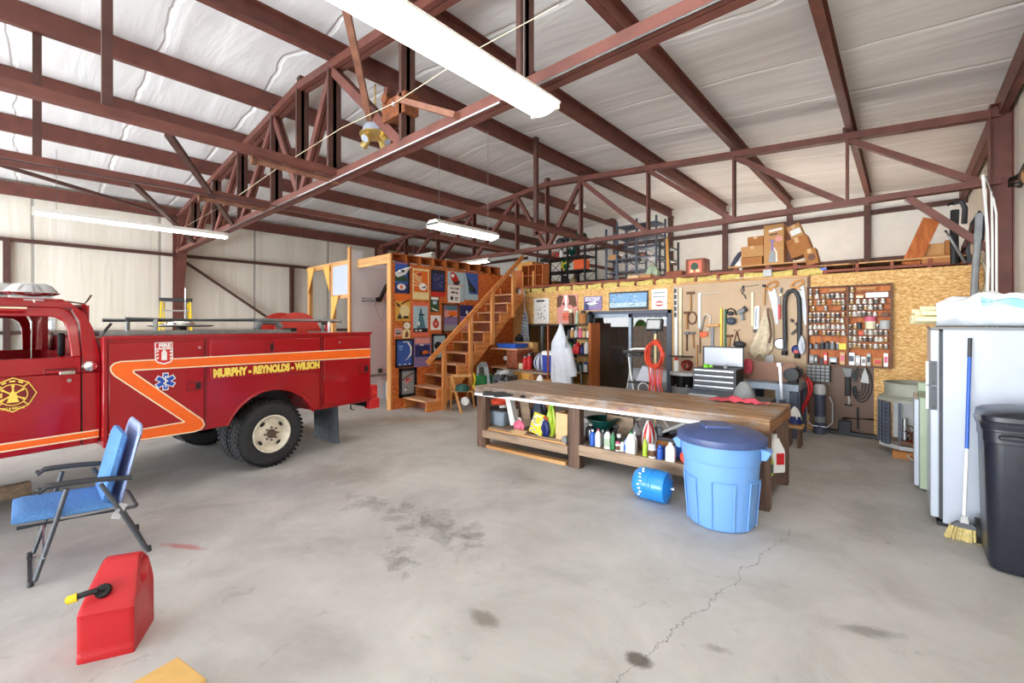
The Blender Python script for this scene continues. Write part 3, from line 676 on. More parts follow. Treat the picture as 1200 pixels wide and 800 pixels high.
strip_light('strip light high over the right bay beside the camera', (.3, 3.2, 4.22), 2.44, .3, 'y', True, 'fill_tube_right', 0, hs=.4)  # added lamp out of view, brightens the right bay and tool wall
strip_light('strip light in the panelled room behind the glass door', (-4.6, 9.6, 2.42), 1.2, .14, 'x', True, 'fill_tube_room', 0)  # added lamp hidden above the door head, lifts the dark room
for x, n in ((-4.2, 'middle'), (-1.4, 'right')):
    o = strip_light('upturned shop light lying on the loft deck towards the %s' % n, (x, 10.9, LOFT+.09), 1.8, .16, 'x', True, 'fill_tube_loft', 0); o.rotation_euler = (0, PI, R(90))  # added lamps hidden behind the deck edge, brighten loft wall and roof
# unseen strip added behind the photographer to lift the overall brightness
strip_light('strip light over the door bay behind the camera', (-6.0, -1.6, 3.3), 2.44, .26, 'x', True, 'tube_glow', .9, wrap=True)
# brass multi-spot ceiling lamp
t = thing('spotlight_fixture', 'brass ceiling lamp with four spotlights and a white dome', 'lamp', (-5.2, 3.1, 4.28))
mb = MB(); mb.lathe([(.04, .13), (.1, .11), (.15, .05), (.165, -.01), (.165, -.05)], 'white_gloss', n=20); obj('dome', mb, t)
mb = MB(); mb.lathe([(.05, -.1), (.12, -.09), (.2, -.06), (.2, -.045), (.165, -.03)], 'brass', n=20); obj('brass_ring', mb, t)
mb = MB(); mb.ball((0, 0, .17), .04, 'white_gloss'); mb.cyl((0, 0, .12), (0, 0, .62), .012, 'brass'); obj('stem', mb, t)
for k in range(4):
    a = R(20+90*k); dx, dy = math.cos(a), math.sin(a); p0 = Vector((dx*.1, dy*.1, -.08)); p1 = Vector((dx*.2, dy*.2, -.17))
    mb = MB(); mb.cyl(p0, p1, .03, 'brass', .055); mb.cyl(p1, p1+(p1-p0)*.02, .048, 'white_gloss'); obj('spot', mb, t)
# ================================================================ red utility fire truck
RT = R(8.2); TO = Vector((-5.66, 1.94, 0)); TI = Matrix.Rotation(-RT, 3, 'Z')
def tk(u, v, x=0.):
    """picture point met with the plane x = const of the truck's own frame -> (x, y, z) in that frame"""
    o = TI @ (CAM-TO); r = TI @ ray(u, v); return o+r*((x-o.x)/r.x)
truck = thing('fire_truck', 'red utility fire truck with orange stripe parked along the left wall', 'truck', TO, RT)
X3, Y3, Z3 = Vector((1, 0, 0)), Vector((0, 1, 0)), Vector((0, 0, 1))
BY0, BY1, BZ0, BZ1 = tk(122, 400).y, tk(434.5, 400).y, .60, 1.61
WY = tk(319, 508, -.05).y                   # wheel centre along the truck
AC, AR, AZ = tk(321, 460).y, .55, .40
def side_poly():
    pts = [(BY0, BZ0), (BY0, BZ1), (BY1, BZ1), (BY1, BZ0)]
    a0 = math.asin((BZ0-AZ)/AR)
    n = 18
    arc = [(AC+AR*math.cos(a0+(PI-2*a0)*i/n), AZ+AR*math.sin(a0+(PI-2*a0)*i/n)) for i in range(n+1)]
    return pts+arc
body = obj('utility_body', MB().prism(side_poly(), (-.5, 0, 0), Y3, Z3, (.5, 0, 0), 'red_paint'), truck, bev=.012)
obj('utility_body', MB().prism(side_poly(), (-2.3, 0, 0), Y3, Z3, (.5, 0, 0), 'red_paint'), truck, bev=.012)
mb = MB(); mb.box2((-1.85, BY0, .7), (-.45, BY1, .98), 'charcoal'); mb.box2((-1.85, BY0, .9), (-.45, BY0+.05, 1.58), 'red_paint'); mb.box2((-1.85, BY1-.05, .9), (-.45, BY1, 1.4), 'red_paint'); obj('bed_floor', mb, truck)
# arch lip
mb = MB(); a0 = math.asin((BZ0-AZ)/AR); mb.tube([(-.01, AC+(AR+.0)*math.cos(a0+(PI-2*a0)*i/24), AZ+(AR+.0)*math.sin(a0+(PI-2*a0)*i/24)) for i in range(25)], .018, 'red_paint', n=8); obj('arch_lip', mb, truck)
mb = MB(); mb.box2((-.02, BY0-.01, BZ1-.02), (.022, BY1+.01, BZ1+.012), 'red_paint'); mb.box2((-.02, BY0-.012, BZ0), (.022, BY0+.02, BZ1), 'red_paint'); obj('drip_edge', mb, truck, bev=.006)
def door_panel(name, y0, y1, z0, z1):
    mb = MB(); mb.box2((-.01, y0, z0), (.016, y1, z1), 'red_paint'); return obj(name, mb, truck, bev=.006)
yA, yB, yC, yD = tk(127, 450).y, tk(238.5, 450).y, tk(242, 450).y, tk(376, 450).y
d1 = door_panel('compartment_door', yA, yB, .63, 1.555)
d2 = door_panel('compartment_door', yC+.03, yD-.015, tk(300, 441).z, 1.555)
d3 = door_panel('compartment_door', tk(379, 450).y, BY1-.02, .64, 1.555)
mb = MB(); mb.box2((.0, yD-.012, .62), (.02, yD+.004, 1.58), 'red_dark'); mb.box2((.0, yB+.004, .62), (.008, yC-.004, 1.58), 'red_dark'); obj('door_seam', mb, truck)
def latch(u0, v0, u1, v1, parent):
    a, b = tk(u0, v1), tk(u1, v0); mb = MB(); y0, y1, z0, z1 = a.y, b.y, a.z, b.z
    mb.box2((.014, y0, z0), (.021, y1, z1), 'red_dark'); mb.box2((.018, y0+.012, z0+.012), (.026, y0+(y1-y0)*.55, z1-.012), 'red_paint'); mb.box2((.018, y0+(y1-y0)*.62, z0+.02), (.023, y1-.01, z1-.02), 'black')
    obj('latch', mb, parent)
latch(218, 446, 235, 458, d1); latch(310, 400.5, 320, 412.5, d2); latch(420, 427, 430.5, 437, d3)
for u, v, dd in ((233, 407, d1), (397, 401, d3)):
    p = tk(u, v); mb = MB(); mb.cyl((.014, p.y, p.z), (.024, p.y, p.z), .012, 'steel_bright', n=10); obj('lock', mb, dd)
# stripe, lettering, decals: each a thin film on the panel
DX = .019
def film(name, px, m, x=DX, parent=truck, th=.0015):
    mb = MB(); q = [tk(u, v, x) for u, v in px]; mb.prism([(p.y, p.z) for p in q], (x, 0, 0), Y3, Z3, (th, 0, 0), m); return mb
Z = [(434, 408.3), (142, 423.5), (134, 425.6), (129.5, 430), (130, 435), (134, 440), (216.5, 494.3), (165, 503), (127.5, 509), (127.5, 521), (165, 515.3), (228, 505.6), (236, 502.6), (239.6, 497.4), (237, 491.5), (157.5, 437), (156, 435), (158, 433.6), (434, 418.3)]
mb = film('stripe', Z, 'orange_decal')
q = [tk(u, v, DX+.002) for u, v in Z]
for i in range(len(q)):
    a, b = q[i], q[(i+1) % len(q)]
    if abs(a.y-b.y) < .02 and i in (8, 18): continue
    mb.bar(a, b, .0025, .011, 'cream_decal', Z3 if abs((b-a).normalized().z) < .9 else Y3)
obj('stripe', mb, truck)
a, b = tk(249, 435.5), tk(373.5, 429.3); c = (tk(249, 435.5)+tk(373, 429.3))/2
mb = MB(); mb.text('MURPHY - REYNOLDS - WILSON', .118, (DX, (a.y+b.y)/2, (a.z+b.z)/2), Y3, Z3, 'gold_decal', .001, width=b.y-a.y, bold=.009); obj('lettering', mb, truck)
# fire-extinguisher decal
def dec(px): return [(p.y, p.z) for p in (tk(u, v, DX) for u, v in px)]
mb = MB(); x = DX+.0025
sh = [(181, 401.2), (202.3, 400.5), (202.6, 420), (200, 424.5), (192, 427), (184, 425), (181.3, 421)]
mb.prism(dec(sh), (x, 0, 0), Y3, Z3, (.001, 0, 0), 'white_decal')
inn = [(182.5, 409.5), (201.2, 409), (201.2, 419.6), (199, 423), (192, 425.3), (185, 423.6), (182.6, 420.5)]
mb.prism(dec(inn), (x+.0012, 0, 0), Y3, Z3, (.001, 0, 0), 'red'); mb.prism(dec([(182.5, 402), (201.4, 401.5), (201.4, 407.5), (182.5, 408)]), (x+.0012, 0, 0), Y3, Z3, (.001, 0, 0), 'red')
p = tk(192, 404.9); mb.text('FIRE', .055, (x+.0024, p.y, p.z), Y3, Z3, 'white_decal', bold=.003)
for k in range(3):
    for s in (0, 1): u = 183.2+15.5*s; mb.prism(dec([(u, 411+4*k), (u+2.6, 410+4*k), (u+2.6, 412+4*k), (u, 413+4*k)]), (x+.0024, 0, 0), Y3, Z3, (.001, 0, 0), 'white_decal')
mb.prism(dec([(189, 412.5), (190.5, 411), (191, 409.6), (193.5, 409.6), (194, 411), (195.5, 412.5), (195.5, 421.5), (189, 422)]), (x+.0024, 0, 0), Y3, Z3, (.001, 0, 0), 'white_decal')
obj('extinguisher_decal', mb, truck)
# six-armed medical star
mb = MB(); pc = tk(193, 446.6); rr_ = abs(tk(193, 437).z-pc.z)
def star(r, w, m, xx):
    for k in range(3):
        a = R(90+60*k); d = Vector((0, math.cos(a), math.sin(a))); mb.bar(Vector((xx, pc.y, pc.z))-d*r, Vector((xx, pc.y, pc.z))+d*r, .0012, w, m, d.cross(X3))
star(rr_*1.06, rr_*.62, 'white_decal', DX+.003); star(rr_*.94, rr_*.44, 'blue_decal', DX+.0042)
mb.bar((DX+.0054, pc.y, pc.z-rr_*.7), (DX+.0054, pc.y, pc.z+rr_*.7), .001, .01, 'white_decal', Y3)
mb.tube([(DX+.0056, pc.y+.02*math.sin(k*1.3), pc.z-rr_*.6+k*rr_*.11) for k in range(12)], .005, 'white_decal', n=5)
obj('medical_star', mb, truck)
# ---- wheels
def wheel(x_out, y, dual, facing=1, name='wheel'):
    """one tyre + rim; outer face at x_out, facing +x or -x"""
    w = .235; f = facing
    def P(r, a, xo): return Vector((x_out-f*xo, y+r*math.cos(a), .4+r*math.sin(a)))
    prof = [(.215, .04), (.235, .012), (.30, .0), (.355, .012), (.388, .045), (.398, .08), (.398, w-.08), (.388, w-.045), (.355, w-.012), (.3, w), (.235, w-.012), (.215, w-.04)]
    n = 40
    mb = MB(); vs = [P(r, 2*PI*j/n, xo) for r, xo in prof for j in range(n)]
    fs = [(i*n+j, i*n+(j+1) % n, (i+1)*n+(j+1) % n, (i+1)*n+j) for i in range(len(prof)-1) for j in range(n)]
    mb.add(vs, fs, 'rubber')
    for j in range(44):
        for xo, ph in ((.035, 0), (.09, .5), (.145, 0), (.2, .5)):
            a = 2*PI*(j+ph)/44; c = P(.397, a, xo); d = Vector((0, math.cos(a), math.sin(a)))
            mb.box(c, (.046, .034, .010), 'rubber', rot=Matrix((X3, d.cross(X3)*-1, d)).transposed())
    t = obj('tyre', mb, truck)
    mb = MB()
    def lat(pr, m, n=32):
        vs = [P(r, 2*PI*j/n, xo) for r, xo in pr for j in range(n)]
        mb.add(vs, [(i*n+j, i*n+(j+1) % n, (i+1)*n+(j+1) % n, (i+1)*n+j) for i in range(len(pr)-1) for j in range(n)], m)
    lat([(.222, .04), (.228, .004), (.216, .0), (.205, .02), (.198, .055), (.17, .075), (.12, .06), (.1, .04), (.07, .036), (.0, .036)], 'wheel_white')
    for k in range(4):
        a = R(38+90*k)
        d = Vector((0, math.cos(a), math.sin(a))); e = Vector((0, -d.z, d.y)); c = P(.155, a, .048)
        mb.add([c+d*.019*math.sin(2*PI*i/12)+e*.034*math.cos(2*PI*i/12) for i in range(12)], [tuple(range(12))], 'black')
    r = obj('rim', mb, t)
    mb = MB(); mb.cyl(P(0, 0, .06), P(0, 0, .0), .058, 'hub_rust', .05, n=18); mb.cyl(P(0, 0, .0), P(0, 0, -.02), .04, 'hub_rust', .034, n=16)
    for k in range(8): a = 2*PI*k/8; mb.cyl(P(.078, a, .05), P(.078, a, .015), .011, 'hub_rust', n=6)
    obj('hub', mb, t)
wheel(-.04, WY, True); wheel(-.30, WY, True); wheel(-2.26, WY, True, -1); wheel(-2.0, WY, True, -1)
FWY = BY0-2.35
wheel(-.14, FWY, False); wheel(-2.16, FWY, False, -1)
# axle, frame rails, mud flaps, bumper
mb = MB(); mb.cyl((-.4, WY, .4), (-1.9, WY, .4), .06, 'black'); mb.ball((-1.15, WY, .4), .17, 'black'); obj('rear_axle', mb, truck)
mb = MB()
for x in (-.75, -1.55): mb.box2((x-.04, FWY-.6, .52), (x+.04, BY1+.1, .68), 'black')
obj('chassis_rail', mb, truck)
for x0, x1 in ((-.62, -.03), (-2.27, -1.68)):
    y = tk(375, 500, -.3).y+.1
    mb = MB(); mb.sheet(lambda a, b: Vector((x0+(x1-x0)*a, y+.012*math.sin(a*5)+.02*(1-b), .07+b*.56)), 8, 5, 'rubber_flap'); mb.sheet(lambda a, b: Vector((x0+(x1-x0)*a, y+.01+.012*math.sin(a*5)+.02*(1-b), .07+b*.56)), 8, 5, 'rubber_flap'); obj('mud_flap', mb, truck)
mb = MB(); mb.box2((-2.2, BY1+.0, .5), (-.1, BY1+.1, .62), 'black'); mb.box2((-1.4, BY1-.1, .42), (-.9, BY1+.12, .5), 'black'); obj('rear_bumper', mb, truck)
mb = MB(); mb.box2((-.16, BY1+.005, .63), (-.02, BY1+.14, .82), 'red'); mb.box2((-.16, BY1+.005, .47), (-.02, BY1+.18, .62), 'red'); o = obj('tail_light', mb, truck, bev=.01)
mb = MB(); mb.cyl((-.021, BY1+.075, .72), (-.012, BY1+.075, .72), .032, 'orange_red', n=14); obj('lens', mb, o)
mb = MB(); mb.tube([(-.5, BY1+.02, .5), (-.5, BY1+.02, .42), (-.5, BY1+.08, .4)], .015, 'steel_bright'); obj('tow_eye', mb, truck)
# ---- deck-top gear
mb = MB(); mb.box2((-.42, BY0+.0, BZ1+.012), (-.12, tk(337, 388, -.2).y, BZ1+.055), 'galvanised'); mb.box2((-2.25, BY0, BZ1), (-1.85, BY1, BZ1+.03), 'galvanised'); obj('deck_plate', mb, truck)
for k in range(5):
    y = BY0+.25+.45*k; mb = MB(); mb.box2((-.118, y, BZ1+.014), (-.112, y+.3, BZ1+.03), 'grey'); obj('plate_slot', mb, truck)
yr0, yr1 = tk(147, 371, -.3).y, tk(400, 372, -.3).y
mb = MB(); mb.tube([(-.3, yr0, 1.785), (-.3, (yr0+yr1)/2, 1.785), (-.3, yr1-.12, 1.785), (-.3, yr1, 1.77)], .02, 'galvanised', n=10); obj('rack_rail', mb, truck)
yl0, yl1 = tk(120, 374, -.9).y, tk(390, 373, -.9).y
mb = MB(); mb.tube([(-.9, yl0, 1.775), (-.9, yl1, 1.775)], .02, 'galvanised', n=10); obj('rack_rail', mb, truck)
for (u, xx, r, m) in ((182, -.3, .021, 'grey_light'), (385.5, -.3, .018, 'white')):
    y = tk(u, 380, xx).y; mb = MB(); mb.cyl((xx, y, BZ1-.02), (xx, y, 1.785), r, m, n=10); obj('rack_post', mb, truck)
y = tk(149.5, 380, -.9).y; mb = MB(); mb.cyl((-.9, y, 1.0), (-.9, y, 1.78), .02, 'galvanised', n=10); obj('rack_post', mb, truck)
y = tk(378, 380, -.9).y; mb = MB(); mb.cyl((-.9, y, 1.0), (-.9, y, 1.78), .02, 'galvanised', n=10); mb.cyl((-.9, y, 1.775), (-.82, y, 1.84), .012, 'steel_bright', n=8); obj('rack_post', mb, truck)
# hose reel: two dished red discs on an axle
hc = tk(349, 392, -.85); hy, hz = hc.y, 1.54
mb = MB()
for x, s in ((-.85, 1), (-1.3, -1)):
    pr = [(.37, 0), (.37, .012), (.3, .03), (.1, .05), (.0, .05)]; n = 36
    vs = [Vector((x+s*xo, hy+r*math.cos(2*PI*j/n), hz+r*math.sin(2*PI*j/n))) for r, xo in pr for j in range(n)]
    mb.add(vs, [(i*n+j, i*n+(j+1) % n, (i+1)*n+(j+1) % n, (i+1)*n+j) for i in range(4) for j in range(n)], 'hose_red')
    vs = [Vector((x-s*.01, hy+r*math.cos(2*PI*j/n), hz+r*math.sin(2*PI*j/n))) for r in (.37, .0) for j in range(n)]; mb.add(vs, [(j, (j+1) % n, n+(j+1) % n, n+j) for j in range(n)], 'hose_red')
reel = obj('hose_reel', mb, truck)
mb = MB(); mb.cyl((-.86, hy, hz), (-1.29, hy, hz), .2, 'red', n=24); obj('wound_hose', mb, reel)
mb = MB()
for x in (-.8, -1.35): mb.bar((x, hy-.25, .98), (x, hy, hz), .04, .03, 'charcoal'); mb.bar((x, hy+.25, .98), (x, hy, hz), .04, .03, 'charcoal')
obj('reel_stand', mb, reel)
a, b, c = tk(302, 384, -.6), tk(305, 377, -.6), tk(324, 377, -.6)
mb = MB(); mb.tube([(-.6, a.y, 1.55), a, (a+b)/2+Vector((0, 0, .02)), b+Vector((0, .05, .01)), c, c+Vector((0, .05, -.08))], .045, 'grey', n=12); obj('suction_pipe', mb, truck)
p = tk(337, 386, -.5); mb = MB(); mb.cyl((-.5, p.y-.05, 1.645), (-.5, p.y+.12, 1.665), .035, 'black', .02); mb.cyl((-.5, p.y, 1.6), (-.5, p.y, 1.66), .03, 'black'); obj('nozzle', mb, truck)
p = tk(374, 378, -.9); mb = MB(); mb.cyl((-.7, p.y, 1.6), (-.7, p.y, 1.74), .025, 'red'); mb.cyl((-.7, p.y-.08, 1.74), (-.7, p.y+.02, 1.745), .015, 'black'); obj('valve', mb, truck)
p = tk(213, 384, -1.2); mb = MB(); mb.lathe([(.3, .0), (.34, .012), (.34, .02), (.12, .03)], 'galvanised', (-1.2, p.y, 1.70), n=26); mb.lathe([(.16, .02), (.16, .05), (.09, .075), (.02, .08)], 'chrome', (-1.2, p.y-.02, 1.70), n=18); mb.cyl((-1.2, p.y, .98), (-1.2, p.y, 1.7), .05, 'charcoal'); obj('roof_fan', mb, truck)
p = tk(217, 368, -1.2); mb = MB(); mb.tube([(-1.2, p.y, 1.76), (-1.2, p.y, tk(217, 338, -1.2).z)], .007, 'steel_bright', n=6); obj('whip_antenna', mb, truck)
p = tk(124, 390, -.1); mb = MB(); mb.tube([p+Vector((0, -.03, -.05)), p+Vector((0, 0, .03)), p+Vector((0, .04, .09))], .012, 'black', n=6); obj('strap', mb, truck)
# ---- cab
XC = -.1; XF = -2.2
def cq(u, v): p = tk(u, v, XC); return (p.y, p.z)
yr = cq(117, 450)[0]; ydr = cq(95.5, 450)[0]; ydf = ydr-1.12
zs = cq(60, 525)[1]-.02
zroofc = cq(60, 352)[1]
zb = cq(60, 419)[1]                           # belt line
ysl = ydf-.12
def inset(z): return XC-.10*max(0, (z-zb))/(zroofc-zb)       # the greenhouse leans in
def lean(mb):
    for i, v in enumerate(mb.v):
        x, y, z = v
        if z > zb:
            k = .10*(z-zb)/(zroofc-zb); x = x-k if x > -1.15 else x+k
            mb.v[i] = (x, y, z)
    return mb
for xs_, dep in ((XC-.06, .06), (XF, .06)):
    side = 'near' if xs_ > -1 else 'far'
    mb = MB()   # rear quarter and pillar
    rear = [(ydr+.006, zs), (yr-.03, zs), (yr, zs+.06), (yr, zb), (yr-.035, cq(60, 385)[1]), (yr-.085, cq(60, 366)[1]), (yr-.16, zroofc-.035), (ydr-.04, zroofc-.03), (ydr-.04, zroofc-.09), (ydr-.0, cq(60, 376)[1]), (ydr+.006, zb)]
    mb.prism(rear, (xs_, 0, 0), Y3, Z3, (dep, 0, 0), 'red_paint'); lean(mb); obj('cab_quarter', mb, truck, bev=.012)
    mb = MB(); mb.prism([(ydf, zs), (ydr, zs), (ydr, zb), (ydf, zb)], (xs_, 0, 0), Y3, Z3, (dep, 0, 0), 'red_paint')
    door = obj('cab_door', mb, truck, bev=.01)
    mb = MB()   # window frame of the door
    zt = zroofc-.055; zi = cq(40, 370.5)[1]; yi = cq(84, 400)[0]
    fr = [(ydf-.0, zb), (ydf-.02, zb), (ydf+.32, zt), (ydr-.12, zt), (ydr-.05, zt-.05), (ydr-.012, zt-.14), (ydr-.0, zb), (yi, zb), (yi-.012, zi-.12), (yi-.035, zi-.045), (yi-.08, zi-.008), (yi-.14, zi), (ydf+.36, zi), (ydf+.06, zb)]
    mb.prism(fr, (xs_+.005, 0, 0), Y3, Z3, (dep-.01, 0, 0), 'red_paint'); lean(mb); obj('window_frame', mb, door, bev=.008)
    mb = MB(); mb.prism([(ydf+.06, zb), (yi, zb), (yi-.03, zi-.04), (yi-.14, zi), (ydf+.36, zi)], (xs_+.028, 0, 0), Y3, Z3, (.004, 0, 0), 'cab_glass'); lean(mb)
    if side == 'far': obj('window_glass', mb, door)
    mb = MB(); mb.prism([(ydf-.02, zroofc-.055), (ydr-.0, zroofc-.055), (yr-.15, zroofc-.045), (yr-.18, zroofc), (ydf+.35, zroofc)], (xs_, 0, 0), Y3, Z3, (dep, 0, 0), 'red_paint'); lean(mb); obj('roof_rail', mb, truck, bev=.01)
    mb = MB()  # pillar in front, fender, sill
    mb.prism([(ydf-.75, zs+.05), (ydf-.006, zs), (ydf-.006, zb), (ydf-.2, zb), (ydf-1.6, zb-.1), (ydf-1.72, zb-.3), (ydf-1.72, .62), (FWY-.48, .62)]+[(FWY+.5*math.cos(a), .42+.5*math.sin(a)) for a in [R(165-150*i/10) for i in range(11)]]+[(FWY+.5, zs+.05)], (xs_, 0, 0), Y3, Z3, (dep, 0, 0), 'red_paint'); obj('fender', mb, truck, bev=.012)
    if side == 'near': neard = door
# roof skin, back of cab, floor, hood, grille
def skin(prof, m='red_paint', th=.02):
    mb = MB(); mb.prism([(p[0], p[1]) for p in prof]+[(p[0], p[1]-th) for p in reversed(prof)], (XF+.13, 0, 0), Y3, Z3, (XC-XF-.26, 0, 0), m); return mb
obj('cab_roof', skin([(ydf+.33, zroofc-.005), (ydf+.6, zroofc+.02), (ydr-.1, zroofc+.02), (yr-.2, zroofc+.005), (yr-.15, zroofc-.03)]), truck)
mb = MB(); mb.box2((XF+.02, yr-.05, zs), (XC-.02, yr-.01, zb), 'red_paint'); mb.box2((XF+.1, yr-.1, zb), (XF+.45, yr-.05, zroofc-.03), 'red_paint'); mb.box2((XC-.45, yr-.1, zb), (XC-.1, yr-.05, zroofc-.03), 'red_paint'); mb.box2((XF+.1, yr-.1, zroofc-.12), (XC-.1, yr-.07, zroofc-.02), 'red_paint'); obj('cab_back', mb, truck)
mb = MB(); mb.box2((XF+.03, ydf-.2, zs+.05), (XC-.03, yr-.05, zs+.1), 'black'); mb.box2((XF+.1, ydf-.3, zs+.1), (XC-.1, ydf-.1, zb-.08), 'black'); obj('cab_floor', mb, truck)
mb = MB(); mb.box2((XF+.15, ydr-.62, zs+.12), (XC-.15, ydr-.1, zs+.38), 'black'); mb.box2((XF+.15, ydr-.14, zs+.3), (XC-.15, ydr+.04, zb-.14), 'black'); obj('bench_seat', mb, truck, bev=.05)
mb = MB(); mb.sheet(lambda a, b: Vector((XF+.06+(XC-XF-.12)*a, ydf-.2-1.48*b, zb+.06*math.sin(PI*a)-.1*b+.01)), 9, 5, 'red_paint'); obj('hood', mb, truck)
mb = MB(); mb.box2((XF+.05, ydf-1.78, .68), (XC-.05, ydf-1.7, zb-.12), 'red_paint'); mb.box2((XF+.3, ydf-1.8, .8), (XC-.3, ydf-1.77, zb-.2), 'chrome'); obj('grille', mb, truck)
mb = MB(); mb.box2((XF, ydf-1.95, .5), (XC, ydf-1.85, .7), 'chrome'); mb.box2((-.79, ydf-1.9, .5), (-.71, ydf-1.5, .6), 'black'); mb.box2((-1.59, ydf-1.9, .5), (-1.51, ydf-1.5, .6), 'black'); obj('front_bumper', mb, truck)
mb = MB(); mb.prism([(0, 0), (XF-XC+.3, 0), (XF-XC+.36, .0), (XF-XC+.46, 1), (-.16, 1), (-.06, 0)], (XC-.08, ydf-.06, zb), (1, 0, 0), (0, .35*1., zroofc-zb-.02), (0, .006, 0), 'cab_glass'); obj('windshield', mb, truck)
# cab stripe
sx = XC+.002
P4 = [(0, 519), (115.5, 504.8), (115.8, 510.8), (0, 530)]
qq = [tk(u, v, sx) for u, v in P4]; f0, f1 = qq[0], qq[3]; ext = ydf-1.0
dz0 = (qq[1].z-qq[0].z)/(qq[1].y-qq[0].y); dz1 = (qq[2].z-qq[3].z)/(qq[2].y-qq[3].y)
pts = [(ext, qq[0].z+dz0*(ext-qq[0].y)*0), (qq[1].y, qq[0].z*.5+qq[1].z*.5), (qq[2].y, qq[2].z*.5+qq[3].z*.5), (ext, qq[3].z*.5+qq[2].z*.5)]
pts[0] = (ext, pts[1][1])
mb = MB(); mb.prism(pts, (sx, 0, 0), Y3, Z3, (.0015, 0, 0), 'orange_decal')
for a, b in ((pts[0], pts[1]), (pts[2], pts[3])): mb.bar((sx+.002, a[0], a[1]), (sx+.002, b[0], b[1]), .002, .011, 'cream_decal', Z3)
obj('cab_stripe', mb, truck)
mb = MB(); mb.box2((XC, ydr-.0, zs+.01), (XC+.003, ydr+.006, zb+.0), 'black'); obj('door_gap', mb, truck)
# door emblem
EX = XC+.003; ec = tk(15, 462.5, EX)
k = abs(tk(15, 442, EX).z-ec.z); ky = abs(tk(43.5, 461, EX).y-ec.y)
def em(pts, m, x): mb.prism([(ec.y+a*ky, ec.z+b*k) for a, b in pts], (x, 0, 0), Y3, Z3, (.001, 0, 0), m)
oct_ = [(0, 1), (.66, .68), (1, .02), (.66, -.66), (0, -1), (-.66, -.66), (-1, .02), (-.66, .68)]
mb = MB(); em(oct_, 'gold_decal', EX); em([(a*.94, b*.93) for a, b in oct_], 'red_dark', EX+.0012)
em([(.62*math.cos(2*PI*i/32), .62*math.sin(2*PI*i/32)) for i in range(32)], 'gold_decal', EX+.0024); em([(.57*math.cos(2*PI*i/32), .57*math.sin(2*PI*i/32)) for i in range(32)], 'red_dark', EX+.0036)
for a in (45, 135, 225, 315):
    d = Vector((math.cos(R(a)), math.sin(R(a)))); e = Vector((-d.y, d.x))*.03
    em([(d.x*.6-e.x, d.y*.6-e.y), (d.x*.92-e.x, d.y*.92-e.y), (d.x*.92+e.x, d.y*.92+e.y), (d.x*.6+e.x, d.y*.6+e.y)], 'gold_decal', EX+.0036)
for a, l in ((90, .5), (35, .48), (-30, .5), (145, .48), (212, .5)):
    d = Vector((math.cos(R(a)), math.sin(R(a)))); e = Vector((-d.y, d.x))*.04
    em([(-e.x, -e.y), (d.x*l-e.x, d.y*l-e.y), (d.x*l+e.x, d.y*l+e.y), (e.x, e.y)], 'gold_decal', EX+.0048)
    em([(d.x*l+.075*math.cos(t), d.y*l+.075*math.sin(t)) for t in [2*PI*i/8 for i in range(8)]], 'gold_decal', EX+.0048)
em([(-.26, -.44), (.26, -.44), (.2, -.28), (.13, .1), (.05, .2), (-.05, .2), (-.13, .1), (-.2, -.28)], 'gold_decal', EX+.006); em([(-.5, .12), (-.42, .14), (-.42, -.1), (-.5, -.14)], 'gold_decal', EX+.005)
for i, (a, w) in enumerate(((118, .2), (92, .24), (66, .2))):
    d = Vector((math.cos(R(a)), math.sin(R(a))))*.77; e = Vector((-math.sin(R(a)), math.cos(R(a))))*w*.5; f = d.normalized()*.045
    em([(d.x-e.x-f.x, d.y-e.y-f.y), (d.x+e.x-f.x, d.y+e.y-f.y), (d.x+e.x+f.x, d.y+e.y+f.y), (d.x-e.x+f.x, d.y-e.y+f.y)], 'gold_decal', EX+.0036)
mb.text('FIRE & RESCUE', k*.17, (EX+.004, ec.y, ec.z-k*.77), Y3, Z3, 'gold_decal', width=ky*.95, bold=.001)
obj('door_emblem', mb, neard)
# handle, lock, reflector, cab trim
p0, p1 = tk(54, 435.5, XC+.03), tk(88, 436, XC+.03)
mb = MB(); mb.box2((XC-.002, p0.y-.01, p0.z-.028), (XC+.006, p1.y+.01, p0.z+.02), 'red_dark'); mb.bar(p0, p1+Vector((0, 0, 0)), .022, .02, 'red_paint', Z3); mb.box((XC+.03, p1.y-.05, p1.z), (.03, .1, .03), 'chrome'); obj('door_handle', mb, neard, bev=.004)
p = tk(80.7, 445.6, XC); mb = MB(); mb.cyl((XC, p.y, p.z), (XC+.012, p.y, p.z), .016, 'chrome', n=12); obj('lock', mb, neard)
p = tk(106, 429, XC+.02); mb = MB(); mb.lathe([(.052, 0), (.055, .008), (.045, .026), (.02, .036), (.0, .038)], 'chrome', (XC-.001, p.y, p.z), axis=(1, 0, 0), n=20); obj('fuel_cap', mb, truck)
mb = MB(); p0, p1 = tk(24, 441, XC+.005), tk(52, 440, XC+.005); 
mb.tube([(XC+.0, ydf, tk(40, 440, XC).z), (XC+.0, yr-.01, tk(40, 440, XC).z)], .012, 'red_paint', n=8); obj('body_crease', mb, truck)
mb = MB(); zr = tk(15, 362.5, XC-.05).z; mb.box2((XC-.1, ydf, zr-.012), (XC-.035, tk(31, 362, XC-.05).y, zr+.016), 'red_paint'); mb.box2((XC-.06, ydf, zr+.008), (XC-.03, tk(31, 362, XC-.05).y, zr+.022), 'cream_decal'); obj('drip_rail', mb, truck)
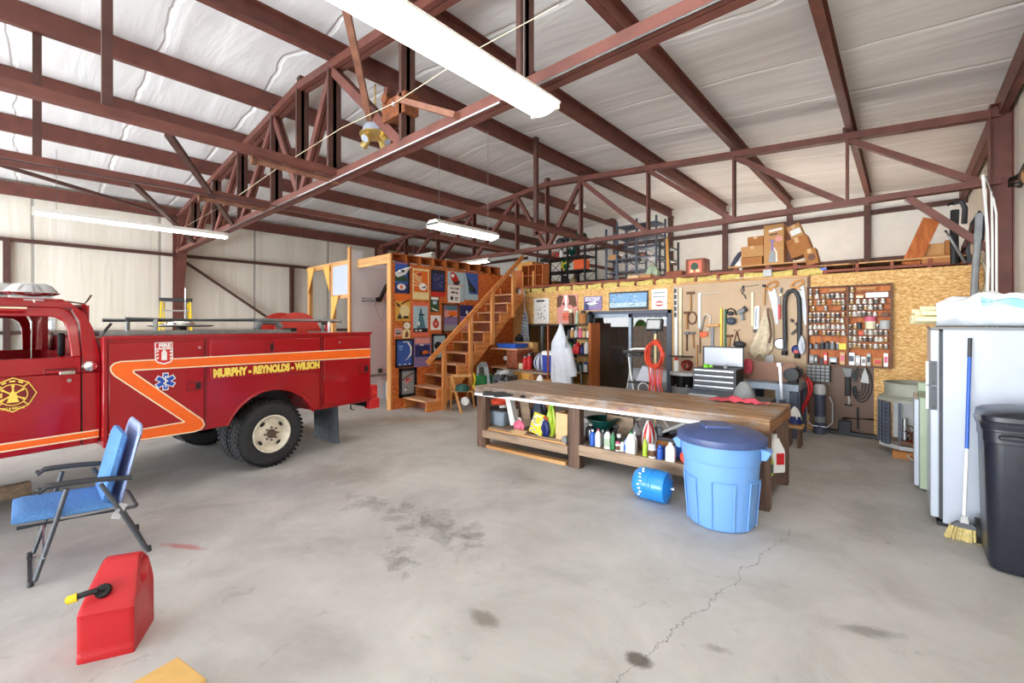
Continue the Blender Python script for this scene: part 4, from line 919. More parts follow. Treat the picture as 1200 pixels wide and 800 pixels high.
# roof floodlights on brackets
def flood(c, s=1.):
    mb = MB(); n = 24
    mb.lathe([(.06, .03), (.165, .062), (.185, .075), (.17, .085), (.125, .14), (.1, .155), (.0, .16)], 'chrome', c, n=20, sx=.6*s, sy=1.0*s)
    o = obj('roof_lamp', mb, truck)
    mb = MB(); mb.box((c[0]+.0, c[1], c[2]+.02), (.1, .26, .05), 'steel_bright'); mb.box((c[0]+.085, c[1], c[2]-.05), (.012, .12, .13), 'steel_bright'); mb.cyl((c[0]+.09, c[1], c[2]-.06), (c[0]+.1, c[1], c[2]+.01), .008, 'white', n=8); obj('lamp_bracket', mb, o)
pc_ = tk(37, 350, -.3); flood((-.3, pc_.y, zroofc-.005)); flood((-1.0, pc_.y-.12, zroofc+.03)); flood((-1.7, pc_.y-.12, zroofc+.03))
mb = MB(); p0 = tk(58, 353, -.5); p1 = tk(99, 356, -.5); mb.tube([p0, (p0+p1)/2+Vector((0, 0, .01)), p1, p1+Vector((0, .02, .03)), p1+Vector((0, .05, .09))], .008, 'rust_brown', n=6); obj('antenna_lead', mb, truck)
mb = MB(); p = tk(73, 398, -.35); mb.box2((-.55, p.y-.0, p.z-.16), (-.49, p.y+.05, p.z+.06), 'black'); obj('head_rest', mb, truck, bev=.02)
# ================================================================ chair, fuel can, dolly, timber, ladder
ch = thing('folding_chair', 'blue folding lawn chair with padded cushions and grey arms beside the truck', 'chair', (-4.56, .3, 0))
def cl(x, y, z): return Vector((x+4.56, y-.3, z))
XN, XFr = -4.29, -4.82
for x, n in ((XN, 'near'), (XFr, 'far')):
    mb = MB(); mb.tube([cl(x, .03, .012), cl(x, .05, .03), cl(x, .13, .32), cl(x, .2, .60)], .0145, 'graphite', n=10); mb.cyl(cl(x, .03, .0), cl(x, .032, .04), .016, 'charcoal'); obj('leg', mb, ch)
    mb = MB(); mb.tube([cl(x, .64, .012), cl(x, .62, .03), cl(x, .49, .33), cl(x, .37, .585)], .0145, 'graphite', n=10); mb.cyl(cl(x, .64, .0), cl(x, .637, .04), .016, 'charcoal'); obj('leg', mb, ch)
    mb = MB(); n_ = 12
    def arm(a, b):
        t = a; y = .07+.47*t; z = .642-.055*t+.012*math.sin(PI*t)-(.03 if t < .08 else 0)*(1-t/.08)
        w = .03*(.8+.2*math.sin(PI*min(1, t*2.2))); an = 2*PI*b
        return cl(x+w*math.cos(an), y, z+.019*math.sin(an))
    mb.sheet(lambda a, b: arm(b, a), 12, 14, 'charcoal', cu=True); c0 = arm(0, 0); 
    mb.ball(cl(x, .07, .612+.016), .02, 'charcoal', sc=(1.1, .8, .7)); obj('armrest', mb, ch)
    mb = MB(); mb.box(cl(x, .47, .36), (.012, .05, .11), 'grey_light', rot=Matrix.Rotation(R(-25), 3, 'X')); mb.cyl(cl(x-.015, .46, .37), cl(x+.015, .46, .37), .014, 'steel_bright'); obj('hinge', mb, ch)
mb = MB(); mb.tube([cl(XN, .03, .02), cl(XFr, .03, .02)], .0115, 'graphite'); mb.tube([cl(XN, .63, .02), cl(XFr, .63, .02)], .0115, 'graphite'); obj('foot_bar', mb, ch)
mb = MB(); mb.tube([cl(XN+.02, .09, .17), cl(XFr-.0, .1, .25)], .006, 'steel_bright'); obj('brace', mb, ch)
mb = MB(); mb.tube([cl(XN-.015, -.03, .40), cl(XN-.015, .5, .365), cl(XN-.015, .56, .36), cl(XN-.06, .575, .355), cl(XFr+.06, .575, .355), cl(XFr+.015, .56, .36), cl(XFr+.015, .5, .365), cl(XFr+.015, -.03, .40)], .0125, 'graphite'); obj('seat_frame', mb, ch)
def pillow(p00, p10, p01, p11, th, m, nu=14, nv=14, rad=.12):
    """puffed slab between four corners, thick along the normal"""
    mb = MB(); nn = (p10-p00).cross(p01-p00).normalized()
    def f(a, b, s):
        p = p00*(1-a)*(1-b)+p10*a*(1-b)+p01*(1-a)*b+p11*a*b
        e = min(a, 1-a, b, 1-b)/rad; k = math.sqrt(max(0, 1-(1-min(1, e))**2))
        return p+nn*(th*.5*(1+s*(.45+.55*k)))
    mb.sheet(lambda a, b: f(a, b, 1), nu, nv, m); mb.sheet(lambda a, b: f(a, b, -1), nu, nv, m)
    rim = [(i/(nu-1), 0) for i in range(nu)]+[(1, j/(nv-1)) for j in range(1, nv)]+[(1-i/(nu-1), 1) for i in range(1, nu)]+[(0, 1-j/(nv-1)) for j in range(1, nv-1)]
    vs = [f(a, b, 1) for a, b in rim]+[f(a, b, -1) for a, b in rim]; k = len(rim)
    mb.add(vs, [(i, (i+1) % k, k+(i+1) % k, k+i) for i in range(k)], m); return mb
obj('seat_cushion', pillow(cl(XN-.012, -.05, .485), cl(XN-.012, .46, .445), cl(XFr+.012, -.05, .485), cl(XFr+.012, .46, .445), -.07, 'blue_cushion'), ch)
# reclined back: sling panel with rounded top, loose cushion in front
bn = lambda x, t: cl(x, .475+.125*t, .40+.555*t)
mb = MB(); outl = [bn(XN-.015, 0), bn(XN-.015, .9), bn(XN-.03, .96), bn(XN-.07, 1), bn(XFr+.07, 1), bn(XFr+.03, .96), bn(XFr+.015, .9), bn(XFr+.015, 0)]
mb.tube(outl, .014, 'blue_mesh', n=8)
nb = (bn(0, 1)-bn(0, 0)).cross(Vector((1, 0, 0))).normalized()
mb.prism([(p.x, (p-bn(p.x-4.56, 0)).length) for p in outl], cl(-4.56, .475, .40)+nb*.006, (1, 0, 0), (bn(0, 1)-bn(0, 0)).normalized(), nb*-.012, 'blue_mesh'); obj('back_panel', mb, ch)
bk = lambda x, t: cl(x, .425+.115*t, .42+.51*t)
obj('back_cushion', pillow(bk(XN-.05, .0), bk(XFr+.05, .0), bk(XN-.05, .95), bk(XFr+.05, .95), -.06, 'blue_cushion'), ch)
# ---- fuel can
GA = math.atan2(-.434, .9)                       # facing direction of its sloped front
gc = thing('fuel_can', 'red plastic fuel can with black spout and yellow tip on the floor', 'fuel can', (-3.20, .345, 0), GA)
def gw(z): return .117 if z < .25 else .117-.038*((z-.25)/.19)**1.2
prof = [(.14, .0), (.145, .03), (.14, .04), (.14, .235), (.143, .245), (.13, .265), (.05, .35), (-.03, .425), (-.05, .438), (-.075, .44), (-.10, .43), (-.138, .385), (-.14, .36), (-.14, .04), (-.145, .03), (-.14, 0)]
dense = []
for i in range(len(prof)):
    a, b = prof[i], prof[(i+1) % len(prof)]; k = max(1, int(math.dist(a, b)/.03))
    dense += [(a[0]+(b[0]-a[0])*j/k, a[1]+(b[1]-a[1])*j/k) for j in range(k)]
mb = MB(); n = len(dense)
cols = [-1, -.94, -.8, 0, .8, .94, 1]; vs = []
for cidx, w in enumerate(cols):
    q = {0: .965, 1: .992, 5: .992, 6: .965}.get(cidx, 1.)
    for p in dense: vs.append(Vector((p[0]*q, w*gw(p[1]), .0 if p[1] == 0 else .215+(p[1]-.215)*q)))
mb.add(vs, [(i*n+j, i*n+(j+1) % n, (i+1)*n+(j+1) % n, (i+1)*n+j) for i in range(len(cols)-1) for j in range(n)], 'red_plastic')
hc_ = Vector((-.05, .352))
for s in (-1, 1):
    rings = []
    for f, rec in ((1, 0), (.0, 0), (.0, .012), (.0, .04), (.0, .045)):
        ring = []
        for p in dense:
            if f == 1: x, z = p[0]*.965, (0. if p[1] == 0 else .215+(p[1]-.215)*.965)
            else:
                an = math.atan2(p[1]-hc_.y, p[0]-hc_.x); k = {0: 1.1, .012: 1., .04: .8, .045: .05}[rec]
                ex, ez = .07*k*math.cos(an), .042*k*math.sin(an); cc, ss = math.cos(R(-38)), math.sin(R(-38)); x, z = hc_.x+ex*cc-ez*ss, hc_.y+ex*ss+ez*cc
            ring.append(Vector((x, s*(gw(z)-rec), z)))
        rings.append(ring)
    mb.add([v for r in rings for v in r], [(i*n+j, i*n+(j+1) % n, (i+1)*n+(j+1) % n, (i+1)*n+j) for i in range(4) for j in range(n)], 'red_plastic')
obj('body', mb, gc)
sp = Vector((.075, -.03, .318)); nrm = Vector((.09, 0, .08)).normalized()
mb = MB(); mb.cyl(sp-nrm*.01, sp+nrm*.03, .03, 'black', n=18); 
for k in range(16): a, b, d = frame_of(nrm); t = 2*PI*k/16; mb.box(sp+nrm*.012+(a*math.cos(t)+b*math.sin(t))*.031, (.006, .006, .034), 'black', rot=Matrix((a, b, d)).transposed())
obj('cap', mb, gc)
mb = MB(); mb.tube([sp+nrm*.03, sp+nrm*.05+Vector((.004, -.015, 0)), sp+nrm*.05+Vector((.02, -.06, .0)), sp+nrm*.045+Vector((.025, -.09, -.005))], .014, 'black', n=12); s_ = obj('spout', mb, gc)
e0 = sp+nrm*.045+Vector((.024, -.085, -.005)); mb = MB(); mb.cyl(e0, e0+Vector((.008, -.035, -.004)), .021, 'yellow', n=14); mb.cyl(e0+Vector((.008, -.035, -.004)), e0+Vector((.01, -.043, -.005)), .012, 'yellow'); obj('spout_tip', mb, s_)
# ---- yellow dolly at the bottom edge
dl = thing('wooden_dolly', 'corner of a yellow wooden dolly on casters at the bottom edge', 'dolly', (-2.62, .5, 0), R(12))
mb = MB(); mb.box2((0, -.6, .085), (.27, 0, .122), 'ivory'); o = obj('deck', mb, dl, bev=.006)
mat('dolly_yellow', (216, 174, 104), .6, var=.06, scale=20); o.data.materials[0] = M['dolly_yellow']
for x, y in ((.05, -.08), (.22, -.08), (.05, -.5), (.22, -.5)):
    mb = MB(); mb.cyl((x-.015, y, .03), (x+.015, y, .03), .03, 'black', n=14); mb.box((x, y, .072), (.05, .05, .026), 'tool_steel'); obj('caster', mb, dl)
# ---- timber off-cut beside the chair
p = onZ(37, 579); mb = MB(); mb.box2((-.09, -1.0, 0), (0, 0, .13), 'lumber_grey'); solo('timber', mb, 'grey timber off-cut lying on the floor behind the chair', 'timber', p, RT, bev=.006)
# ---- stepladder behind the truck
ld = thing('step_ladder', 'yellow fibreglass stepladder standing against the wall behind the truck', 'ladder', (-11.5, 2.16, 0), R(76))
H = 2.27
for s in (-1, 1):
    mb = MB(); mb.bar((s*.34, -.35, 0), (s*.24, 0, H-.06), .09, .035, 'yellow', (1, 0, 0)); obj('side_rail', mb, ld)
    mb = MB(); mb.bar((s*.30, .75, 0), (s*.2, .06, H-.08), .05, .03, 'yellow', (1, 0, 0)); obj('rear_rail', mb, ld)
for k in range(7):
    z = .28+.29*k; f = z/H; mb = MB(); mb.box((0, -.35+.35*f+.02, z), ((.34-.1*f)*2, .09, .03), 'aluminium'); obj('step', mb, ld)
mb = MB(); mb.box((0, .02, H-.02), (.56, .2, .07), 'charcoal'); obj('top_cap', mb, ld, bev=.012)
# ================================================================ blue bin, tank, black bin
bn_ = thing('trash_can', 'round light blue trash can with dark blue lid in front of the bench', 'trash can', (-1.2, 4.11, 0), R(30))
mb = MB(); mb.lathe([(.245, .0), (.262, .012), (.272, .05), (.308, .56), (.315, .565), (.322, .60), (.326, .70), (.338, .70), (.338, .72), (.315, .72), (.31, .60), (.255, .06), (.0, .055)], 'blue_bin', n=48); body = obj('body', mb, bn_)
for az in (-100, 20, 140, -40, 80, 200):
    mb = MB(); q = []
    for (da, z) in ((-17, .02), (-17, .42), (17, .42), (17, .02)):
        r = .262+.046*z/.56+.012; q.append((r, az+da, z))
    pts = []
    for i in range(3):
        r0, a0, z0 = q[i]; r1, a1, z1 = q[i+1]
        for k in range(9): f = k/8; r = r0+(r1-r0)*f; a = R(a0+(a1-a0)*f); pts.append((r*math.cos(a), r*math.sin(a), z0+(z1-z0)*f))
    mb.tube(pts, .006, 'blue_bin', n=6); obj('panel_rib', mb, bn_)
for az in (0, 180):
    a = R(az-25); d = Vector((math.cos(a), math.sin(a), 0)); e = Vector((-d.y, d.x, 0))
    mb = MB(); mb.hexa([d*.32-e*.07+Vector((0, 0, .60)), d*.36-e*.06+Vector((0, 0, .60)), d*.36+e*.06+Vector((0, 0, .60)), d*.32+e*.07+Vector((0, 0, .60)), d*.32-e*.075+Vector((0, 0, .70)), d*.40-e*.065+Vector((0, 0, .675)), d*.40+e*.065+Vector((0, 0, .675)), d*.32+e*.075+Vector((0, 0, .70))], 'blue_bin'); obj('handle', mb, bn_, bev=.008)
mb = MB(); mb.lathe([(.34, .71), (.36, .715), (.363, .74), (.358, .77), (.335, .785), (.30, .80), (.24, .82), (.12, .835), (.0, .838)], 'blue_lid', n=48)
lid = obj('lid', mb, bn_)
mb = MB(); mb.prism([(-.17, -.11), (.05, -.12), (.07, 0), (.05, .12), (-.17, .11), (-.19, 0)], (0.02, 0, .80), (1, 0, 0), (0, 1, 0), (0, 0, .055), 'blue_lid'); obj('lid_grip', mb, lid, bev=.012)
mb = MB(); a = R(-75); mb.box((.352*math.cos(a), .352*math.sin(a), .74), (.02, .05, .05), 'blue_lid', rz=a); obj('lid_tab', mb, lid, bev=.005)
# pressure tank on its side
tn = thing('pressure_tank', 'small bright blue pressure tank lying on the floor under the bench', 'tank', (-1.84, 4.14, .152), R(2))
mb = MB(); mb.lathe([(.0, -.19), (.05, -.188), (.11, -.17), (.142, -.135), (.15, -.1), (.15, -.012), (.1535, -.008), (.1535, .0), (.15, .004), (.15, .028), (.1535, .032), (.15, .036), (.15, .13), (.142, .15), (.06, .185), (.0, .19)], 'blue_tank', axis=(1, 0, .0), n=36); b_ = obj('shell', mb, tn)
mb = MB(); mb.cyl((.185, 0, 0), (.215, 0, 0), .016, 'steel_bright'); obj('fitting', mb, tn); mb = MB(); mb.cyl((-.185, 0, .02), (-.21, 0, .02), .012, 'black'); obj('valve', mb, tn)
mb = MB()
for k in range(9): a = R(-95+k*13)+R(0); y, z = -.1535*math.sin(R(15+k*13)), .1535*math.cos(R(15+k*13)); mb.box((-.075+.012*math.sin(k*2.1), y*1.003, z*1.003), (.022, .012, .012), 'white', rot=Matrix.Rotation(R(15+k*13), 3, 'X'))
obj('brand_mark', mb, tn)
# black wheeled bin
bb = thing('wheelie_bin', 'large black wheeled rubbish bin in front of the freezer on the right', 'trash can', (.69, 4.76, 0))
def rrect(hx, hy, r, n=6):
    o = []
    for cx, cy, a0 in ((hx-r, hy-r, 0), (-hx+r, hy-r, 90), (-hx+r, -hy+r, 180), (hx-r, -hy+r, 270)):
        o += [(cx+r*math.cos(R(a0+90*i/n)), cy+r*math.sin(R(a0+90*i/n))) for i in range(n+1)]
    return o
def loft(mb, secs, m):
    """secs: list of (half x, half y, radius, z)"""
    rs = [[Vector((x, y, s[3])) for x, y in rrect(*s[:3])] for s in secs]; k = len(rs[0])
    mb.add([v for r in rs for v in r], [(i*k+j, i*k+(j+1) % k, (i+1)*k+(j+1) % k, (i+1)*k+j) for i in range(len(rs)-1) for j in range(k)]+[tuple(range(k-1, -1, -1)), tuple((len(rs)-1)*k+j for j in range(k))], m); return mb
mb = loft(MB(), [(0.192, 0.198, .08, .0), (0.226, 0.225, .08, .012), (0.240, 0.236, .08, .06), (0.257, 0.257, .09, .9), (0.264, 0.263, .09, .905), (0.264, 0.263, .09, .98), (0.271, 0.270, .09, .985), (0.271, 0.270, .09, 1.01)], 'bin_black'); obj('body', mb, bb)
mb = loft(MB(), [(0.276, 0.275, .09, 1.0), (0.280, 0.279, .09, 1.03), (0.276, 0.275, .09, 1.036), (0.269, 0.270, .09, 1.05), (0.273, 0.274, .09, 1.056), (0.269, 0.270, .09, 1.085), (0.240, 0.243, .1, 1.11), (.15, .17, .1, 1.135), (.03, .03, .02, 1.14)], 'bin_black'); obj('lid', mb, bb)
mb = MB(); mb.box((0, -.305, .955), (.4, .05, .03), 'bin_black'); obj('grip', mb, bb, bev=.01)
for s in (-1, 1):
    mb = MB(); mb.cyl((s*.2, .27, .1), (s*.26, .27, .1), .1, 'black', n=20); obj('wheel', mb, bb)
# ================================================================ freezer corner
fz = thing('upright_freezer', 'tall white upright freezer against the right wall', 'freezer', (.62, 5.6, 0))
mb = MB(); mb.box2((-.364, -.36, .03), (.36, .36, 1.69), 'white_gloss'); obj('cabinet', mb, fz, bev=.012)
mb = MB(); mb.box2((-.385, -.35, .06), (-.362, .35, 1.67), 'charcoal'); obj('gasket', mb, fz)
mb = MB(); mb.box2((-.44, -.36, .07), (-.385, .36, 1.685), 'white_gloss'); dr = obj('door', mb, fz, bev=.01)
for z0, z1 in ((1.21, 1.41), (1.0, 1.195)):
    mb = MB(); mb.box2((-.47, -.37, z0), (-.435, -.34, z1), 'white'); mb.box2((-.452, -.375, z0-.005), (-.4, -.362, z1+.005), 'graphite'); 
    for z in (z0+.02, z1-.02): mb.cyl((-.42, -.378, z), (-.42, -.372, z), .006, 'black', n=8)
    obj('handle', mb, dr)
mb = MB(); mb.box2((-.4, -.34, 0), (.34, .34, .035), 'black'); obj('plinth', mb, fz)
mb = MB(); mb.box2((-.44, -.37, 1.69), (.36, .36, 1.705), 'grey'); obj('top_trim', mb, fz)
# second lower appliance
lw = thing('washing_machine', 'pale green low appliance standing behind the white freezer', 'appliance', (.46, 6.55, 0))
mb = MB(); mb.box2((-.33, -.33, .02), (.33, .33, .97), 'green_pale'); obj('cabinet', mb, lw, bev=.012); mb = MB(); mb.box2((-.37, -.34, .05), (-.33, .3, .95), 'white_gloss'); obj('front_panel', mb, lw, bev=.008); mb = MB(); mb.box2((-.33, .24, .97), (.33, .33, 1.07), 'green_pale'); obj('back_panel', mb, lw, bev=.01)
# bag of pipes on the freezer
ends = [(-.005, .03, 0), (.06, .02, 1), (-.04, .035, 2), (.03, .05, 3), (.1, .03, 4), (.02, .08, 5), (.07, .075, 6), (-.02, .085, 7), (.05, .12, 8), (.11, .1, 9)]
rr = random.Random(4)
for k, (dy, dz, i) in enumerate(ends):
    x0 = .08+rr.uniform(-.04, .06); mb = MB(); mb.cyl((x0, 5.38+dy*1.6, 1.735+dz*1.15), (.97, 5.5+dy*1.2, 1.735+dz), .0235, 'ivory', n=12); mb.cyl((x0-.001, 5.38+dy*1.6, 1.735+dz*1.15), (x0+.004, 5.38+dy*1.6, 1.735+dz*1.15), .017, 'card_dark', n=10)
    M.get('pvc_cream') or mat('pvc_cream', (240, 230, 186), .45, var=.03)
    o = solo('plastic_pipe', mb, 'cream plastic pipe in the bag on the freezer, %s counted from below' % ORD[k+1], 'pipe', group='pipes on the freezer'); o.data.materials[0] = M['pvc_cream']
mat('bag_white', (232, 238, 246), .3, coat=.3, var=.05, scale=12, bump=.6); mat('bag_aqua', (150, 212, 232), .35, var=.1)
bg_ = thing('plastic_bag', 'white and aqua printed plastic bag wrapped around the pipes on the freezer', 'bag', (.58, 5.48, 1.706))
def bagf(a, b):
    x = -.36+.76*a; an = 2*PI*b; rr_ = 1+.07*math.sin(9*an+5*a)+.06*math.sin(23*a+3*an)
    hy = .17*rr_*(1 if a < .75 else 1-.5*(a-.75)/.25); hz = (.105+.035*math.sin(PI*min(1, a*1.1)))*rr_*(1 if a < .7 else 1-.75*((a-.7)/.3)**1.5)
    z = hz+hz*math.sin(an)
    return Vector((x, -.03+hy*math.cos(an), max(.004, z)))
mb = MB(); mb.sheet(lambda a, b: bagf(b, a), 28, 22, 'bag_white', cu=True); obj('bag_film', mb, bg_)
mb = MB(); mb.sheet(lambda a, b: bagf(.35+.6*b, .36+.1*a)+Vector((0, -.004, .004)), 5, 12, 'bag_aqua'); obj('printed_band', mb, bg_)
# broom
br = thing('broom', 'broom with blue and white handle leaning on the freezer side', 'broom', (.37, 5.02, 0))
a, b, c = Vector((-.005, .0, .13)), Vector((.02, .1, .72)), Vector((.045, .195, 1.6))
mb = MB(); mb.cyl(a, b, .012, 'white', n=12); mb.cyl(b, c, .0125, 'blue', n=12); mb.cyl(c-(c-b)*.16, c+(c-b)*.02, .0135, 'charcoal', n=12); obj('handle', mb, br)
mb = MB(); mb.hexa([(-.03, -.02, .13), (.025, -.02, .13), (.025, .02, .13), (-.03, .02, .13), (-.02, -.018, .2), (.015, -.018, .2), (.015, .018, .2), (-.02, .018, .2)], 'grey_light'); obj('socket', mb, br); mb = MB(); mb.hexa([(-.085, -.025, .105), (.085, -.025, .105), (.085, .025, .105), (-.085, .025, .105), (-.045, -.022, .145), (.045, -.022, .145), (.045, .022, .145), (-.045, .022, .145)], 'graphite'); obj('head', mb, br)
mb = MB(); rr = random.Random(2)
for i in range(240):
    u = rr.uniform(-.083, .083); v = rr.uniform(-.024, .024); k = 1.28+rr.uniform(-.05, .05); mb.bar((u, v, .112), (u*k-.01, v*1.3-.012, rr.uniform(.0, .012)), .0035, .0035, 'straw')
obj('bristles', mb, br, smooth=False)
# air-conditioner condenser on blocks
ac = thing('condenser_unit', 'round grey air conditioner condenser with open side by the chipboard wall', 'condenser', (.12, 7.93, 0))
oct8 = [(.4*math.cos(R(22.5+45*i)), .4*math.sin(R(22.5+45*i))) for i in range(8)]
mb = MB(); mb.prism([(x*.97, y*.97) for x, y in oct8], (0, 0, .1), (1, 0, 0), (0, 1, 0), (0, 0, .05), 'grey_light'); obj('base_pan', mb, ac)
rl = [(.365*math.cos(R(150+11*i)), .365*math.sin(R(150+11*i))) for i in range(8)]
mb = MB()
for i in range(7): mb.bar((rl[i][0], rl[i][1], .42), (rl[i+1][0], rl[i+1][1], .42), .03, .56, 'slate')
obj('coil', mb, ac)
mb = MB()
for k in range(11): z = .17+.052*k; mb.tube([(x*1.05, y*1.05, z) for x, y in rl], .0025, 'grey', n=5)
for x, y in rl: mb.cyl((x*1.05, y*1.05, .15), (x*1.05, y*1.05, .72), .0025, 'grey', n=5)
obj('wire_guard', mb, ac)
mb = MB(); mb.prism(oct8, (0, 0, .71), (1, 0, 0), (0, 1, 0), (0, 0, .04), 'condenser_grey'); mb.lathe([(.38, .745), (.31, .79), (.31, .93), (.325, .935), (.325, .95), (.29, .95), (.29, .8)], 'condenser_grey', n=28); obj('top_shroud', mb, ac)
mb = MB(); mb.box((-.02, -.12, .47), (.4, .02, .5), 'grey_light'); mb.box((-.15, -.3, .43), (.03, .03, .56), 'slate'); mb.box((.2, -.33, .43), (.03, .03, .56), 'slate'); obj('electrical_panel', mb, ac)
mb = MB(); mb.cyl((-.1, -.24, .34), (-.1, -.24, .5), .028, 'steel_bright'); mb.cyl((-.1, -.24, .22), (-.1, -.24, .33), .03, 'steel_bright'); obj('capacitor', mb, ac)
mb = MB(); rr = random.Random(9)
for k in range(12): c = Vector((-.03, -.24, .33)); mb.tube([c+Vector((rr.uniform(-.08, .1), rr.uniform(-.06, .06), rr.uniform(-.13, .1))) for _ in range(4)], .007, ('red', 'black', 'brown', 'grey_light')[k % 4], n=5)
obj('wiring', mb, ac)
mb = MB(); mb.box((-.0, -.27, .19), (.3, .12, .05), 'brown'); mb.cyl((.03, -.2, .1), (.03, -.2, .2), .05, 'rust_brown'); obj('compressor_tray', mb, ac)
p = onZ(1036, 530); mb = MB(); mb.box2((-.22, -.4, 0), (.3, -.28, .09), 'card_dark'); solo('wood_block', mb, 'orange brown wood block under the front of the condenser', 'block', (.12, 7.93, 0), bev=.004)
mb = MB(); mb.box2((-.2, .1, 0), (.3, .25, .09), 'card_dark'); solo('wood_block', mb, 'rear wood block under the condenser beside the wall', 'block', (.12, 7.93, 0), bev=.004)
mb = MB(); mb.tube([(.1, 7.68, .12), (.05, 7.5, .05), (.12, 7.42, .015), (.24, 7.4, .012)], .011, 'grey_light'); solo('cable', mb, 'white cable trailing from the condenser onto the floor', 'cable')
# ================================================================ the long workbench
FL, FR, BR, BL = Vector((-4.53, 4.27, 0)), Vector((-.906, 4.549, 0)), Vector((-.91, 5.586, 0)), Vector((-4.5, 5.29, 0))
def bq(s, w, z=0.):
    """s 0..1 along the bench, w 0..1 front to back"""
    p = FL.lerp(FR, s).lerp(BL.lerp(BR, s), w); return Vector((p.x, p.y, z))
BT = .86
wb = thing('workbench', 'long worn wooden workbench with thick paint-stained top in mid floor', 'workbench', (0, 0, 0))
def slab(s0, s1, w0, w1, z0, z1, m, mb=None):
    mb = mb or MB(); c = [bq(s0, w0), bq(s1, w0), bq(s1, w1), bq(s0, w1)]
    return mb.hexa([p+Vector((0, 0, z0)) for p in c]+[p+Vector((0, 0, z1)) for p in c], m)
mb = slab(0, 1, 0, 1, BT-.03, BT, 'bench_top'); obj('top', mb, wb, bev=.004)
mb = slab(.0, 1, .0, .035, BT-.135, BT-.03, 'bench_top'); slab(.0, 1, .965, 1, BT-.135, BT-.03, 'bench_top', mb); obj('apron', mb, wb, bev=.003)
mb = slab(.988, 1.0, .035, .965, BT-.135, BT-.031, 'bench_side'); obj('end_board', mb, wb, bev=.003); mb = slab(0, .012, .035, .965, BT-.135, BT-.031, 'bench_side'); obj('end_board', mb, wb, bev=.003)
mat('paint_white', (232, 232, 236), .6, var=.06, scale=20); mat('paint_black', (40, 42, 50), .7, var=.3, scale=20); mat('paint_pink', (214, 176, 184), .6, var=.2, scale=20)
mb = slab(.0, .86, -.006, .002, BT-.13, BT-.095, 'paint_white'); obj('white_edge_strip', mb, wb)
rr = random.Random(5)
def splash(u, v, ru, rv, m, name, n=14):
    c = onZ(u, v, BT+.001); e = onZ(u+ru, v, BT+.001)-c; f = onZ(u, v+rv, BT+.001)-c
    mb = MB(); pts = []
    for i in range(n): a = 2*PI*i/n; k = rr.uniform(.65, 1.1); pts.append(c+e*math.cos(a)*k+f*math.sin(a)*k)
    mb.add(pts, [tuple(range(n))], m); obj(name, mb, wb)
splash(584, 461.6, 19, 3.6, 'paint_black', 'paint_stain', 18); splash(571, 459.0, 7, 1.6, 'paint_black', 'paint_stain'); splash(613, 464.2, 3.6, 2.6, 'paint_black', 'paint_stain'); splash(632, 466, 12, 2.2, 'paint_white', 'paint_stain', 18); splash(730, 479, 8, 2.6, 'paint_pink', 'paint_stain')
for s in (.0, .41, .975):
    for w in (.03, .88):
        a0 = s+.004 if s < .9 else s-.02
        mb = slab(a0, a0+.042, w, w+.095, 0, BT-.135 if w < .5 else BT-.03, 'bench_dark'); obj('leg', mb, wb, bev=.004)
SH = .285
mb = slab(.015, .99, .1, .9, SH-.03, SH, 'lumber_grey'); obj('shelf', mb, wb)
mb = slab(.03, .41, .03, .06, .145, .25, 'lumber_grey'); obj('rail', mb, wb, bev=.003); mb = slab(.45, .98, .03, .06, .165, SH+.005, 'lumber_grey'); obj('rail', mb, wb, bev=.003)
mb = slab(.962, .99, .1, 1.0, .1, SH-.03, 'bench_dark'); obj('end_rail', mb, wb, bev=.003)
mb = slab(.05, .40, .06, .09, .25, .272, 'lumber_x'); obj('ledge', mb, wb)
mb = slab(.04, .40, .045, .13, .0, .04, 'lumber_x'); solo('loose_board', mb, 'pale loose board lying on the floor under the left half of the bench', 'board')
def bat(u, w):
    """ground point under picture column u, w metres behind the bench front; and its distance"""
    r = ray(u, 400); a, b = r.x, r.y; D = FR-FL; F = FL+Vector((0, w, 0))
    s = -(F.x*b-F.y*a)/(D.x*b-D.y*a); p = F+D*s; d = p.x/a if abs(a) > abs(b) else p.y/b
    return p, d
def zat(v, d): return CAMH-(v-HZ)/FOC*d
